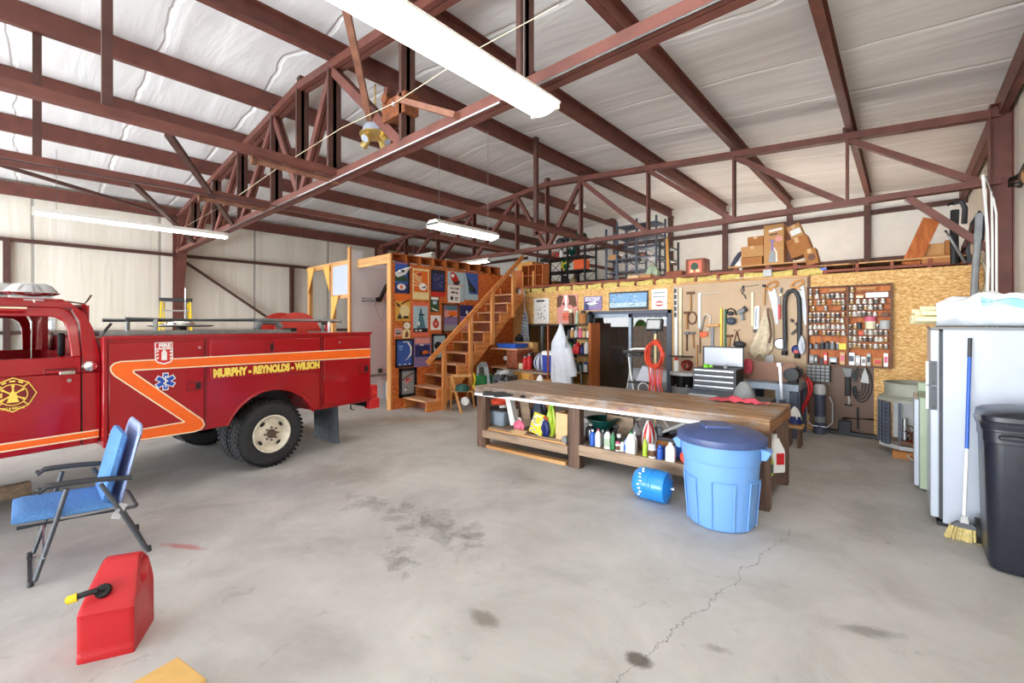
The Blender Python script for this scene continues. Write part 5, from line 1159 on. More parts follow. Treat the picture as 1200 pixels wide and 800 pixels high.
# -------------------------------------------------- bottle makers
def bottle(name, label, cat, p, r, h, body, cap, style='round', band=None, group=None, rz=0., flat=1.):
    t = thing(name, label, cat, p, rz, group); bm = body; bd = band or body
    mb = MB()
    if style == 'round':
        pr = [(r*.9, 0), (r, .01), (r, h*.12, bd), (r, h*.62), (r*.93, h*.72), (r*.5, h*.84), (r*.36, h*.87), (r*.36, h*.92)]
        mb.lathe(pr, bm, n=18, sy=flat); obj('body', mb, t); mb = MB(); mb.lathe([(r*.42, h*.885), (r*.42, h*.99), (r*.36, h)], cap, n=14); obj('cap', mb, t)
    elif style == 'can':
        mb.lathe([(r*.96, 0), (r, .006), (r, h*.1, bd), (r, h*.72), (r*.98, h*.75), (r*.6, h*.8), (r*.6, h*.82)], bm, n=20); obj('body', mb, t)
        mb = MB(); mb.lathe([(r*.62, h*.8), (r*.62, h*.93), (r*.4, h)], cap, n=16); obj('cap', mb, t)
    elif style == 'jar':
        mb.lathe([(r*.95, 0), (r, .008), (r, h*.15, bd), (r, h*.58), (r*.92, h*.7), (r*.8, h*.74), (r*.8, h*.78)], bm, n=20); obj('body', mb, t)
        mb = MB(); mb.lathe([(r*.88, h*.76), (r*.88, h*.98), (r*.82, h)], cap, n=20); obj('lid', mb, t)
    elif style == 'square':
        q = lambda k, z: (r*k, r*k*flat, r*.25*k, z)
        loft(mb, [q(.94, 0), q(1, .008), q(1, h*.66), q(.85, h*.76), q(.42, h*.87), q(.38, h*.92)], bm); obj('body', mb, t)
        if band: mb = MB(); loft(mb, [(r*1.01, r*flat*1.01, r*.25, h*.14), (r*1.01, r*flat*1.01, r*.25, h*.56)], band); obj('label', mb, t)
        mb = MB(); mb.lathe([(r*.44, h*.88), (r*.44, h*.99), (r*.38, h)], cap, n=14); obj('cap', mb, t)
    elif style == 'jug':
        q = lambda k, z, o=1: (r*k, r*k*flat, r*.35*k, z)
        loft(mb, [q(.93, 0), q(1, .01), q(1, h*.52), q(.93, h*.62), q(.6, h*.8), q(.32, h*.9), q(.3, h*.93)], bm); obj('body', mb, t)
        if band: mb = MB(); loft(mb, [(r*1.012, r*flat*1.012, r*.35, h*.12), (r*1.012, r*flat*1.012, r*.35, h*.42)], band); obj('label', mb, t)
        mb = MB(); mb.tube([(r*.28, 0, h*.86), (r*.62, 0, h*.87), (r*.86, 0, h*.74), (r*.92, 0, h*.6)], r*.12, bm, n=8); obj('handle', mb, t)
        mb = MB(); mb.lathe([(r*.37, h*.9), (r*.37, h*.99), (r*.33, h)], cap, n=14); obj('cap', mb, t)
    elif style == 'trigger':
        mb.lathe([(r*.9, 0), (r, .01), (r, h*.1, bd), (r, h*.48), (r*.8, h*.62), (r*.36, h*.74), (r*.34, h*.8)], bm, n=18, sy=flat); obj('body', mb, t)
        mb = MB(); mb.lathe([(r*.42, h*.76), (r*.42, h*.84), (r*.3, h*.86)], cap, n=12); mb.box((r*.25, 0, h*.93), (r*1.5, r*.5, h*.11), cap); mb.bar((r*.6, 0, h*.9), (r*.85, 0, h*.74), r*.25, r*.2, cap); obj('trigger', mb, t)
    elif style == 'tubecone':
        mb.lathe([(r, 0), (r, h*.5), (r*.8, h*.6), (r*.35, h*.75), (r*.3, h*.8)], bm, n=16); obj('body', mb, t); mb = MB(); mb.lathe([(r*.34, h*.78), (r*.2, h*.97), (r*.08, h)], cap, n=12); obj('nozzle', mb, t)
    return t
BOT = 'bottles on the bench shelf'
def bb_(name, label, cat, u0, u1, vt, w, body, cap, style, band=None, flat=1., rz=.08, zb=SH):
    p, d = bat((u0+u1)/2, w); r = (u1-u0)/2*d/FOC*.98; h = zat(vt, d)-zb
    return bottle(name, label, cat, (p.x, p.y, zb), r, h, body, cap, style, band, BOT, rz, flat)
bb_('pail', 'frosted white pail against the middle bench leg', 'bucket', 682, 694, 489, .5, 'grey_light', 'white', 'jar')
bb_('jug', 'frosted round jug with white cap behind the blue bottle', 'jug', 686, 698, 496, .3, 'jug_clear', 'white', 'round')
bb_('detergent_bottle', 'slim solid blue bottle, first in the front row right of the bench leg', 'bottle', 691, 698, 503, .12, 'blue', 'white', 'round')
bb_('cleaner_bottle', 'white square bottle with pink cap beside the blue bottle', 'bottle', 698, 704.5, 502.5, .12, 'white', 'pink', 'square', None, .8)
bb_('oil_bottle', 'dark speckled bottle with grey cap behind the pink-capped bottle', 'bottle', 704, 709, 503.5, .17, 'graphite', 'grey_light', 'square', None, .8)
bb_('bleach_bottle', 'white bottle with dark cap left of the green bottle', 'bottle', 708.5, 716, 503, .11, 'white', 'charcoal', 'square', 'green_pale', .8)
bb_('oil_bottle', 'narrow green bottle with clear cap in the front row', 'bottle', 716, 721, 505.5, .11, 'green', 'jug_clear', 'square', None, .9)
bb_('spray_bottle', 'black trigger spray bottle behind the green bottle', 'bottle', 717, 725, 498, .25, 'black', 'black', 'trigger')
bb_('jar', 'dark jar with flat white lid behind the small pink-labelled jar', 'jar', 722, 728.5, 508, .2, 'charcoal', 'white', 'jar')
bb_('supplement_jar', 'small white jar with dark band and pink lid in the front row', 'jar', 721, 727, 517, .1, 'white', 'pink', 'jar', 'brown')
bb_('carton', 'white and pale green bottle pressed against the light blue bottle', 'bottle', 727, 731, 516, .1, 'white', 'green', 'square', None, .7)
bb_('detergent_bottle', 'light blue bottle with white label left of the big white jug', 'bottle', 730.5, 735.5, 514, .12, 'grey_blue', 'blue', 'square', 'blue', .8)
bb_('jug', 'big white angular jug standing at the front of the shelf', 'jug', 734, 746, 505, .11, 'white', 'green', 'jug', None, .8)
bb_('jug', 'clear plastic jug with dark cap behind the big white jug', 'jug', 740, 752, 493, .27, 'jug_clear', 'charcoal', 'jug')
bb_('glue_tube', 'yellow green tube with pointed orange nozzle', 'tube', 753, 759, 508, .1, 'yellow_green', 'orange', 'tubecone')
bb_('supplement_jar', 'white jar with brown label and wide white lid beside the blue spray can', 'jar', 760, 769, 520, .08, 'white', 'white', 'jar', 'brown')
bb_('spray_can', 'blue spray can with white lettering in the front row', 'can', 770, 777, 521, .08, 'blue', 'blue', 'can')
bb_('spray_can', 'dark blue can tucked behind the blue spray can', 'can', 775, 781, 522, .14, 'blue_dark', 'blue_dark', 'can')
bb_('cleaner_bottle', 'tall plain white bottle, rightmost in the front row', 'bottle', 780.5, 791.5, 518, .07, 'white', 'white', 'square', None, .7)
bb_('grey_bottle', 'grey bottle with pale cap high behind the red striped bag', 'bottle', 767, 777, 497, .45, 'grey', 'grey_light', 'round', zb=.42)
p, d = bat(772, .45); mb = MB(); mb.box2((-.22, -.1, 0), (.2, .14, .13), 'card_dark'); solo('wooden_box', mb, 'low brown box at the back of the bench shelf under the grey bottle', 'box', (p.x, p.y, SH+.0015))
# basin, bags, boxes on the shelf
p, d = bat(706, .42); t = thing('basin', 'dark green plastic basin behind the bottles', 'basin', (p.x, p.y, .42)); mb = MB(); mb.lathe([(.09, 0), (.1, .004), (.19, .13), (.2, .135), (.2, .14), (.18, .135), (.09, .012), (.0, .01)], 'green_dark', n=28); obj('bowl', mb, t)
p2, _ = bat(706, .44); mb = MB(); mb.box2((-.13, -.12, 0), (.13, .12, .133), 'charcoal'); solo('storage_box', mb, 'dark box under the green basin', 'box', (p2.x, p2.y, SH+.001))
p, d = bat(742, .55); mb = MB(); mb.box2((-.2, -.02, 0), (.16, .02, .3), 'lumber_grey', ); solo('slate_panel', mb, 'grey patterned panel leaning at the back of the shelf behind the clear jug', 'panel', (p.x-.15, p.y, SH+.001))
def crumple(name, label, cat, p, sx, sy, sz, m, seed, m2=None, stripes=False):
    rg = random.Random(seed); ph = [rg.uniform(0, 6) for _ in range(6)]
    mb = MB(); nu, nv = 22, 12
    def f(a, b):
        an = 2*PI*a; k = math.sin(PI*min(.999, .04+b*.94))**.6*(1-.35*b); r = k*(1+.14*math.sin(5*an+ph[0]+3*b)+.1*math.sin(9*an+ph[1]-4*b)+.06*math.sin(15*an+ph[2]))
        return Vector((sx*r*math.cos(an), sy*r*math.sin(an), max(.0, sz*b*(1+.05*math.sin(4*an+ph[3])))))
    if stripes:
        for i in range(nu):
            vs = [f(i/nu, j/(nv-1)) for j in range(nv)]+[f((i+1)/nu, j/(nv-1)) for j in range(nv)]
            mb.add(vs, [(j, j+1, nv+j+1, nv+j) for j in range(nv-1)], m if i % 3 else m2)
    else: mb.sheet(f, nu, nv, m, cu=True)
    t = thing(name, label, cat, p); obj('bag_body', mb, t)
    if m2 and not stripes:
        mb = MB(); mb.tube([(-sx*.3, 0, sz*.93), (-sx*.2, 0, sz*1.1), (0, 0, sz*1.14), (sx*.2, 0, sz*1.08), (sx*.25, 0, sz*.93)], .012, m2, n=6); obj('handle', mb, t)
    return t
p, d = bat(760, .3); crumple('plastic_bag', 'red and white striped plastic bag standing behind the front row', 'bag', (p.x, p.y, SH+.002), .09, .07, .34, 'white', 5, 'red', True)
p, d = bat(790, .5); tr = thing('tool_tray', 'dark tray of tubes lying tilted at the right end of the shelf', 'tray', (p.x, p.y, SH+.08)); mb = MB(); mb.box2((-.16, -.16, 0), (.18, .16, .02), 'charcoal'); [mb.box2((-.16, y-.01, .02), (.18, y+.01, .09), 'charcoal') for y in (-.15, .15)]; [mb.box2((x-.01, -.16, .02), (x+.01, .16, .09), 'charcoal') for x in (-.15, .17)]; obj('tray', mb, tr)
mb = MB(); mb.cyl((-.12, -.06, .12), (.1, .05, .24), .018, 'grey_light'); obj('tube', mb, tr); mb = MB(); mb.cyl((-.06, .02, .11), (.12, .1, .16), .02, 'charcoal'); obj('tube', mb, tr)
mb = MB(); mb.box2((-.12, -.12, 0), (.14, .12, .079), 'card_dark'); solo('storage_box', mb, 'brown box under the dark tool tray', 'box', (p.x, p.y, SH+.001))
p, d = bat(801, .3); mb = MB(); mb.box2((-.07, -.07, 0), (.07, .07, .14), 'blue'); mb.box2((-.05, -.05, .14), (.05, .05, .17), 'blue_dark'); solo('small_case', mb, 'small blue case beside the orange disc on the shelf', 'case', (p.x, p.y, SH+.001), bev=.01)
p, d = bat(803.5, .1); mb = MB(); mb.lathe([(.0, -.025), (.05, -.025), (.062, -.012), (.062, .012), (.05, .025), (.0, .025)], 'orange_red', axis=(.3, 1, 0), n=22); solo('orange_reel', mb, 'orange red round reel standing on the shelf edge behind the blue bin', 'reel', (p.x, p.y, SH+.064))
t = bottle('jug', 'large white jug with red label at the right end of the bench', 'jug', (-.95, 4.95, SH+.001), .075, .36, 'white', 'white', 'jug', None, None, R(48), 1.)
mb = MB(); mb.box2((-.03, -.079, .08), (.05, -.0755, .19), 'red'); obj('label', mb, t)
bottle('oil_bottle', 'slim yellow and green bottle beside the large white jug', 'bottle', (-.955, 4.77, SH+.001), .032, .2, 'yellow_green', 'black', 'square', 'green_dark', None, 0, 1.)
# left bay
p, d = bat(585, .35); t = thing('storage_tub', 'grey translucent storage tub with dark lid under the left of the bench', 'tub', (p.x, p.y, SH+.001), .07); loft(mb := MB(), [(.16, .11, .03, 0), (.165, .115, .03, .01), (.19, .14, .03, .19), (.2, .15, .03, .195), (.2, .15, .03, .21)], 'grey_blue'); obj('tub', mb, t); loft(mb := MB(), [(.205, .155, .03, .205), (.205, .155, .03, .23), (.19, .14, .03, .235)], 'charcoal'); obj('lid', mb, t)
p2, d2 = bat(588, .35); mb = MB(); mb.cyl((0, 0, 0), (.0, 0, .03), .035, 'white'); mb.cyl((.03, 0, .02), (.07, 0, .025), .018, 'white'); solo('small_funnel', mb, 'small white cap-like funnel on the lid of the grey tub', 'funnel', (p2.x, p2.y, SH+.238))
p, d = bat(588, .75); mb = MB(); mb.lathe([(.03, 0), (.09, .02), (.14, .07), (.16, .14), (.16, .15), (.14, .13), (.0, .06)], 'orange_red', n=24); solo('red_bowl', mb, 'orange red rounded bowl behind the left bench leg', 'bowl', (-5.29, 5.6, .251)); mb = MB(); mb.box2((-.15, -.12, 0), (.15, .12, .249), 'card_dark'); solo('storage_box', mb, 'brown box under the orange red bowl', 'box', (-5.29, 5.6, 0))
p, d = bat(602, .3); mb = MB(); mb.box((0, 0, .2), (.09, .09, .38), 'white', rot=Matrix.Rotation(R(-16), 3, 'Y')); solo('foam_block', mb, 'white foam block leaning behind the pink bag', 'block', (p.x-.03, p.y, SH+.02)); mb = MB(); mb.box((0, 0, .27), (.16, .015, .56), 'lumber_grey', rot=Matrix.Rotation(R(-9), 3, 'Y')); solo('grey_board', mb, 'grey sloping board leaning under the bench beside the foam block', 'board', (p.x+.08, p.y+.15, SH+.012))
p, d = bat(610, .13); mb = MB(); mb.box2((-.13, -.06, 0), (.13, .08, .012), 'card_light'); mb.box((.05, -.1, .02), (.2, .08, .006), 'card_light', rot=Matrix.Rotation(R(25), 3, 'X')); solo('cardboard_flap', mb, 'torn tan cardboard under the pink bag', 'cardboard', (p.x, p.y, SH+.006), .1)
crumple('plastic_bag', 'crumpled pink and white bag on torn cardboard', 'bag', (p.x-.02, p.y+.0, SH+.022), .1, .06, .14, 'pink', 8, 'white')
p, d = bat(627, .1); t = thing('yellow_packet', 'yellow and white printed packet leaning under the bench', 'packet', (p.x, p.y, SH+.004), .1); rt = Matrix.Rotation(R(-16), 3, 'X') @ Matrix.Rotation(R(12), 3, 'Y')
mb = MB(); mb.box(rt @ Vector((0, 0, .15)), (.2, .05, .26), 'yellow', rot=rt); obj('pack', mb, t); mb = MB(); rr = random.Random(1)
for i in range(22): c = rt @ Vector((rr.uniform(-.085, .085), -.0265, rr.uniform(.03, .26))); mb.box(c, (rr.uniform(.015, .05), .002, rr.uniform(.012, .03)), ('white', 'white', 'grey_blue', 'green_pale')[i % 4], rot=rt)
obj('printed_panel', mb, t)
p, d = bat(639, .14); crumple('plastic_bag', 'dark blue spotted bag slumped beside the yellow packet', 'bag', (p.x, p.y, SH+.002), .085, .06, .22, 'blue_dark', 12, 'red')
p, d = bat(646, .2); crumple('plastic_bag', 'yellow green shopping bag standing behind the cardboard carton', 'bag', (p.x, p.y, SH+.002), .09, .06, .38, 'yellow_green', 15, 'lime')
p, d = bat(658, .12); t = thing('cardboard_carton', 'tan cardboard carton left of the middle bench leg', 'carton', (p.x, p.y, SH+.001), .08); mb = MB(); mb.box2((-.085, 0, 0), (.085, .2, .33), 'card_light'); obj('carton', mb, t, bev=.003); mb = MB(); mb.box((-.02, .1, .345), (.13, .19, .006), 'card', rot=Matrix.Rotation(R(-14), 3, 'Y')); obj('flap', mb, t)
p, d = bat(632, .6); bottle('jug', 'dark blue jug behind the yellow packet', 'jug', (p.x, p.y, SH+.001), .1, .38, 'slate', 'black', 'jug')
p, d = bat(664, .09); t = thing('tape_dispenser', 'small chrome and black tape dispenser in front of the carton', 'dispenser', (p.x, p.y-.03, .27)); mb = MB(); mb.lathe([(.03, -.02), (.045, -.02), (.045, .02), (.03, .02)], 'steel_bright', (0, 0, .047), axis=(.2, 1, 0), n=18); obj('roll', mb, t); mb = MB(); mb.box((.04, 0, .02), (.08, .03, .04), 'black'); obj('holder', mb, t)
# on top of the bench
mb = MB(); rg = random.Random(3)
c0 = onZ(866, 471.5, BT); ex = (onZ(897, 475, BT)-onZ(836, 468, BT))*.5; ey = Vector((.12, .17, 0))
mb.sheet(lambda a, b: c0-Vector((0, 0, 0))+ex*(2*a-1)*(1-.15*math.sin(3*b))+ey*(b-.5)*(1+.4*math.sin(6*a))+Vector((0, 0, .004+.055*abs(math.sin(7*a+4*b))*math.sin(PI*a)**.5*math.sin(PI*b)+.02*abs(math.sin(17*a+11*b)))), 26, 12, 'red_cloth')
t = tag(obj('shop_rag', mb), 'crumpled red rag lying on the right end of the bench', 'cloth')
# ================================================================ tools and signs on the workshop wall
WF = YW-.004
def W(u, v, Y=None): return onY(u, v, YW-.03 if Y is None else Y)
UX, UZ, UN = Vector((1, 0, 0)), Vector((0, 0, 1)), Vector((0, -1, 0))
def rectw(u0, v0, u1, v1, Y):
    a, b = W(u0, (v0+v1)/2, Y), W(u1, (v0+v1)/2, Y); um = (u0+u1)/2
    return a.x, b.x, W(um, v1, Y).z, W(um, v0, Y).z
# tan pegboard and brown hardboard sheets fixed to the chipboard
x0, x1, z0, z1 = rectw(789, 331, 946, 470, WF); z1 = WTOP-.035
mb = MB(); mb.box2((x0, WF-.012, .25), (x1, WF-.0, z1), 'peg_tan'); solo('pegboard', mb, 'large tan pegboard panel covered in hanging tools', 'pegboard')
mb = MB(); mb.box2((x1+.005, WF-.02, .25), (x1+.04, WF, WTOP), 'brown'); solo('wood_batten', mb, 'dark upright batten between the pegboard and the jar rack', 'batten')
hx0, hx1, _, hz1 = rectw(946, 428, 1024, 512, WF)
mb = MB(); mb.box2((hx0+.03, WF-.01, .05), (hx1, WF, W(985, 428, WF).z), 'hardboard'); solo('hardboard_panel', mb, 'dark brown hardboard panel below the jar rack', 'panel')
PB = WF-.016      # face of the pegboard
TG = 'tools on the pegboard'
def tool(name, label, cat, group=TG): return thing(name, label, cat, (0, 0, 0), 0, group)
def wp(u, v, off=.03): return onY(u, v, PB-off)
def wbar(mb, u0, v0, u1, v1, w, h, m, off=.02): mb.bar(wp(u0, v0, off), wp(u1, v1, off), w, h, m, UN); return mb
def wtube(mb, pts, r, m, off=.02, n=8, closed=False): mb.tube([wp(u, v, off) for u, v in pts], r, m, n, closed); return mb
def wpoly(mb, pts, m, off=.02, th=.004): q = [wp(u, v, off) for u, v in pts]; mb.prism([(p.x, p.z) for p in q], (0, q[0].y, 0), UX, UZ, (0, -th, 0), m); return mb
t = tool('spirit_level', 'long black and white measuring level, leftmost on the pegboard', 'level'); mb = MB(); wbar(mb, 792.5, 337.5, 792.5, 417, .055, .03, 'white'); obj('beam', mb, t); mb = MB(); [wbar(mb, 791.8, v, 791.8, v+5.5, .05, .034, 'charcoal') for v in (338, 345, 352, 359, 366)]; obj('dark_marks', mb, t)
mb = MB(); wbar(mb, 797.5, 337, 797.5, 418, .05, .03, 'cream'); tag(obj('wooden_straightedge', mb), 'long cream wooden straightedge beside the black and white level', 'straightedge', TG)
def hammer(label, uh0, vh0, uh1, vh1, u0, v0, u1, v1, hm='rust_brown', cat='hammer', name='hammer', hw=.024, hd=.045, handle='tool_handle'):
    t = tool(name, label, cat); mb = MB(); wbar(mb, uh0, vh0, uh1, vh1, hd, hd, hm, .03); obj('head', mb, t, bev=.006); mb = MB(); wbar(mb, u0, v0, u1, v1, hw, hw*1.2, handle, .03); obj('handle', mb, t, bev=.005); return t
hammer('brown headed hammer hanging highest at the left of the pegboard', 804.5, 343.5, 813.5, 343, 809.3, 345, 809.3, 364, 'brown')
hammer('hatchet with dark wooden handle hanging beside a wire ring', 801.5, 366.5, 808, 366, 805, 367, 805, 386, 'rust_brown', 'hatchet', 'hatchet', .03)
mb = MB(); wtube(mb, [(811+5*math.cos(2*PI*i/20), 372.5+7*math.sin(2*PI*i/20)) for i in range(20)], .012, 'rust_brown', closed=True); tag(obj('wire_ring', mb), 'round rusty wire ring hanging beside the hatchet', 'ring', TG)
t = tool('carpenter_square', 'large steel carpenter square hanging at the top of the pegboard', 'square'); mb = MB(); wbar(mb, 818, 344.5, 845, 342.5, .006, .04, 'galvanised', .012); obj('short_arm', mb, t); mb = MB(); wbar(mb, 819.7, 343, 819.7, 385, .05, .006, 'galvanised', .012); obj('long_arm', mb, t)
t = tool('hacksaw', 'hacksaw with white frame and orange handle', 'saw'); mb = MB(); wtube(mb, [(822, 389), (826.5, 369.5), (829, 368), (832.3, 371), (832, 377), (829.5, 388)], .012, 'white'); obj('frame', mb, t); mb = MB(); wpoly(mb, [(820.5, 389), (829, 388.5), (829.5, 393), (826, 395), (820.5, 395)], 'orange', .02, .025); obj('grip', mb, t, bev=.005); mb = MB(); wbar(mb, 821.5, 386, 825, 371, .012, .002, 'tool_steel'); obj('blade', mb, t)
t = tool('lump_mallet', 'wide wooden headed mallet with steel shaft above the tool chest', 'mallet'); mb = MB(); wbar(mb, 828, 381.5, 843.5, 381, .06, .07, 'lumber_x', .045); obj('head', mb, t, bev=.012); mb = MB(); wbar(mb, 835, 383, 834.5, 407, .05, .03, 'tool_steel'); obj('shaft', mb, t)
hammer('claw hammer with dark handle below the wire ring', 802, 390.5, 808, 390, 804.7, 391, 804.7, 411, 'tool_steel', handle='rust_brown')
hammer('light hammer with pale handle right of the dark claw hammer', 809, 390.5, 814.5, 390, 812.2, 391, 812.9, 408, 'tool_steel')
mb = MB(); wbar(mb, 817, 404, 816.7, 430, .022, .022, 'tool_handle'); tag(obj('wooden_dowel', mb), 'short wooden dowel hanging left of the tool chest lid', 'dowel', TG)
mb = MB(); wbar(mb, 820.3, 386, 820.3, 414, .02, .012, 'rust_brown'); tag(obj('pry_bar', mb), 'thin dark pry bar hanging under the steel square', 'bar', TG)
mb = MB(); wbar(mb, 845.2, 361, 845.2, 407, .034, .03, 'yellow'); tag(obj('yellow_rule', mb), 'yellow folding rule standing upright on the pegboard', 'rule', TG)
mb = MB(); mb.cyl(wp(850, 362), wp(850, 406), .014, 'green'); tag(obj('green_rod', mb), 'thin green rod hanging beside the yellow rule', 'rod', TG)
t = tool('ear_defenders', 'dark ear defenders with curved headband', 'ear defenders'); mb = MB(); wtube(mb, [(851.5, 376), (850.5, 368), (853, 362.5), (857, 361.3), (861, 363.5), (863, 369)], .012, 'black'); obj('headband', mb, t); mb = MB(); mb.ball(wp(856.5, 376, .06), .085, 'slate', sc=(1.05, .6, .85)); obj('ear_cup', mb, t); mb = MB(); mb.ball(wp(856, 367, .05), .05, 'charcoal', sc=(1.2, .6, .8)); obj('ear_cup', mb, t)
t = tool('heat_gun', 'grey pistol-shaped gun hanging right of the ear defenders', 'heat gun'); mb = MB(); mb.cyl(wp(865.5, 367, .05), wp(873, 362, .05), .05, 'grey', .042); obj('barrel', mb, t, bev=.004); mb = MB(); wbar(mb, 869, 366, 870.5, 375, .045, .05, 'grey', .05); obj('grip', mb, t, bev=.008); mb = MB(); mb.cyl(wp(872.5, 362.3, .05), wp(874.5, 361, .05), .052, 'charcoal'); obj('rear_cap', mb, t)
hammer('small hammer with tan handle hanging behind the tool chest lid', 850.5, 393.8, 859, 393.2, 855.2, 394, 853.8, 406.5, 'rust_brown')
t = tool('tongs', 'pair of brown iron tongs hanging open', 'tongs'); mb = MB(); wtube(mb, [(860.5, 386.5), (863.6, 388), (861.5, 396), (859.7, 404)], .009, 'rust_brown'); obj('arm', mb, t); mb = MB(); wtube(mb, [(866.8, 386), (863.6, 388), (865.5, 396), (868, 403)], .009, 'rust_brown'); obj('arm', mb, t)
mb = MB(); mb.ball(wp(866.5, 403.5, .05), .1, 'charcoal', sc=(1.05, .5, .65)); tag(obj('dark_pouch', mb), 'dark round pouch hanging below the iron tongs', 'pouch', TG)
mb = MB(); wtube(mb, [(868, 341), (870, 336), (871, 334), (871.5, 341), (869, 343), (872.5, 346), (874, 350)], .01, 'tool_steel'); wtube(mb, [(870, 336), (880, 335), (889, 333.5)], .005, 'tool_steel'); tag(obj('wire_hook', mb), 'bent wire hook at the top centre of the pegboard', 'hook', TG)
mb = MB(); wbar(mb, 881.8, 342.5, 881.8, 382, .034, .02, 'cream'); tag(obj('measuring_stick', mb), 'cream measuring stick left of the blue sleeved saw', 'stick', TG)
t = tool('sleeved_saw', 'short saw in a pale blue and white sleeve', 'saw'); mb = MB(); wpoly(mb, [(884.5, 359), (890, 358), (889.5, 385.5), (883.5, 385.5)], 'white', .02, .012); wpoly(mb, [(885.3, 361), (887.3, 361), (886.5, 383), (884.6, 383)], 'grey_blue', .034, .002); obj('sleeve', mb, t); mb = MB(); wpoly(mb, [(882.5, 386), (889.5, 385.5), (889.5, 389), (884, 390)], 'charcoal', .02, .025); obj('grip', mb, t, bev=.004)
hammer('small hatchet with black head beside the left handsaw', 893.5, 334.3, 898.3, 335.5, 896.4, 336, 895.3, 357.5, 'black', 'hatchet', 'hatchet')
mat('saw_steel', (196, 200, 204), .55, .3, var=.12)
def handsaw(label, hu, hv, pts, hs=1.):
    t = tool('handsaw', label, 'saw'); mb = MB(); wpoly(mb, pts, 'saw_steel', .018, .003); obj('blade', mb, t); mb = MB(); c = wp(hu, hv, .03)
    mb.tube([c+Vector((.075*hs*math.cos(a)*1.15, 0, .055*hs*math.sin(a)+.03*math.cos(a))) for a in [2*PI*i/14 for i in range(14)]], .018*hs, 'lumber_z', n=8, closed=True); q = wp(pts[0][0], pts[0][1], .03); mb.bar(c-Vector((.02, 0, .05)), q+Vector((.04, 0, -.03)), .05, .026, 'lumber_z'); obj('handle', mb, t); return t
handsaw('handsaw with pale wooden handle, left of the two', 904.5, 334, [(900, 339.5), (908, 337), (911.5, 350), (912, 379.5), (909, 379.5)])
handsaw('handsaw with wooden handle beside the batten, right of the two', 934.5, 332.5, [(934.5, 338), (941.5, 333), (945.2, 362), (945.2, 380.5), (942.7, 380.5)])
t = tool('red_file', 'file with red handle between the handsaw and the black hose', 'file'); mb = MB(); wbar(mb, 913.3, 357, 913.3, 373.5, .04, .03, 'red'); obj('handle', mb, t, bev=.006); mb = MB(); wbar(mb, 914, 337, 913.3, 357, .018, .008, 'tool_steel'); obj('blade', mb, t)
mb = MB(); mb.ball(wp(915, 345.5, .03), .032, 'cream'); wbar(mb, 916.5, 337, 915.6, 343, .014, .014, 'charcoal'); tag(obj('scraper', mb), 'small scraper with cream knob at the right of the red file', 'scraper', TG)
t = tool('black_hose', 'thick black hose hung as an upside down U', 'hose'); mb = MB(); mb.tube([wp(u, v, .05) for u, v in ((919.3, 414), (920, 400), (919.7, 380), (919.2, 358), (920.5, 347), (924.5, 341), (929, 340), (933.5, 343), (936.3, 350), (937, 365), (937, 385), (936.5, 405), (934.5, 418))], .034, 'charcoal', n=12); obj('tube', mb, t); mb = MB(); mb.cyl(wp(934.6, 414, .05), wp(934.2, 419.5, .05), .045, 'black'); mb.cyl(wp(919.4, 411, .05), wp(919.2, 416, .05), .045, 'black'); obj('end_cuff', mb, t)
# canvas apron
t = tool('canvas_apron', 'bunched tan canvas apron with leather strap hanging over the bench', 'apron'); mb = MB()
def ap(a, b):
    top = 361+56*b; c = 899.5+(-6)*b+1.5*math.sin(5*b); w = (1.2+12.5*b**.75)*(1 if b < .85 else 1-.5*(b-.85)/.15); an = 2*PI*a
    u = c+w*math.cos(an)*(1+.15*math.sin(4*an+3*b)); p = wp(u, top+2.5*math.sin(3*an)*b, .0); return Vector((p.x, PB-.06-.055*math.sin(an)*(.3+b)*(1+.3*math.sin(6*an+2)), p.z))
mb.sheet(ap, 30, 16, 'tan_cloth', cu=True); obj('cloth', mb, t); mb = MB(); wtube(mb, [(899.5, 361), (900, 370), (902, 378), (903.5, 392), (901, 402)], .016, 'brown', .12, 6); obj('strap', mb, t)
t = tool('dial_gauge', 'round white dial gauge with black rim', 'gauge'); c = wp(914.7, 402.7, .02); mb = MB(); mb.lathe([(.0, 0), (.098, 0), (.1, .03), (.085, .032), (.085, .026), (.0, .026)], 'black', c, axis=(0, -1, 0), n=26); obj('rim', mb, t); mb = MB(); mb.cyl(c+UN*.024, c+UN*.029, .084, 'white', n=26); obj('dial', mb, t)
mb = MB()
for i in range(9): mb.tube([wp(931+3.6*math.cos(i*1.7)+.9*math.cos(a), 383+8*math.sin(i*2.3)+1.6*math.sin(a), .02+.003*i) for a in [2*PI*k/10 for k in range(10)]], .007, 'tool_steel', n=5, closed=True)
tag(obj('key_rings', mb), 'cluster of steel rings and links hanging inside the hose loop', 'rings', TG, 'stuff')
t = crumple('plastic_bag', 'small white plastic bag hanging under the right handsaw', 'bag', wp(939.5, 415, .08), .055, .04, .3, 'white_cloth', 21); t['group'] = TG
mb = MB(); mb.ball(wp(932.5, 409.5, .06), .07, 'blue_dark', sc=(.9, .5, 1.1)); mb.box(wp(932.8, 412, .1), (.06, .02, .05), 'red'); tag(obj('work_glove', mb), 'blue and red glove hanging at the foot of the hose', 'glove', TG)
mb = MB(); wpoly(mb, [(896, 417), (906, 415), (907, 424), (898, 425.5)], 'grey_light', .06, .002); tag(obj('paper_sheet', mb), 'loose grey paper sheet pinned under the apron', 'paper', TG)
t = tool('battery_cable', 'coil of red and black cable beside the tool chest', 'cable'); c = wp(805, 428, .05)
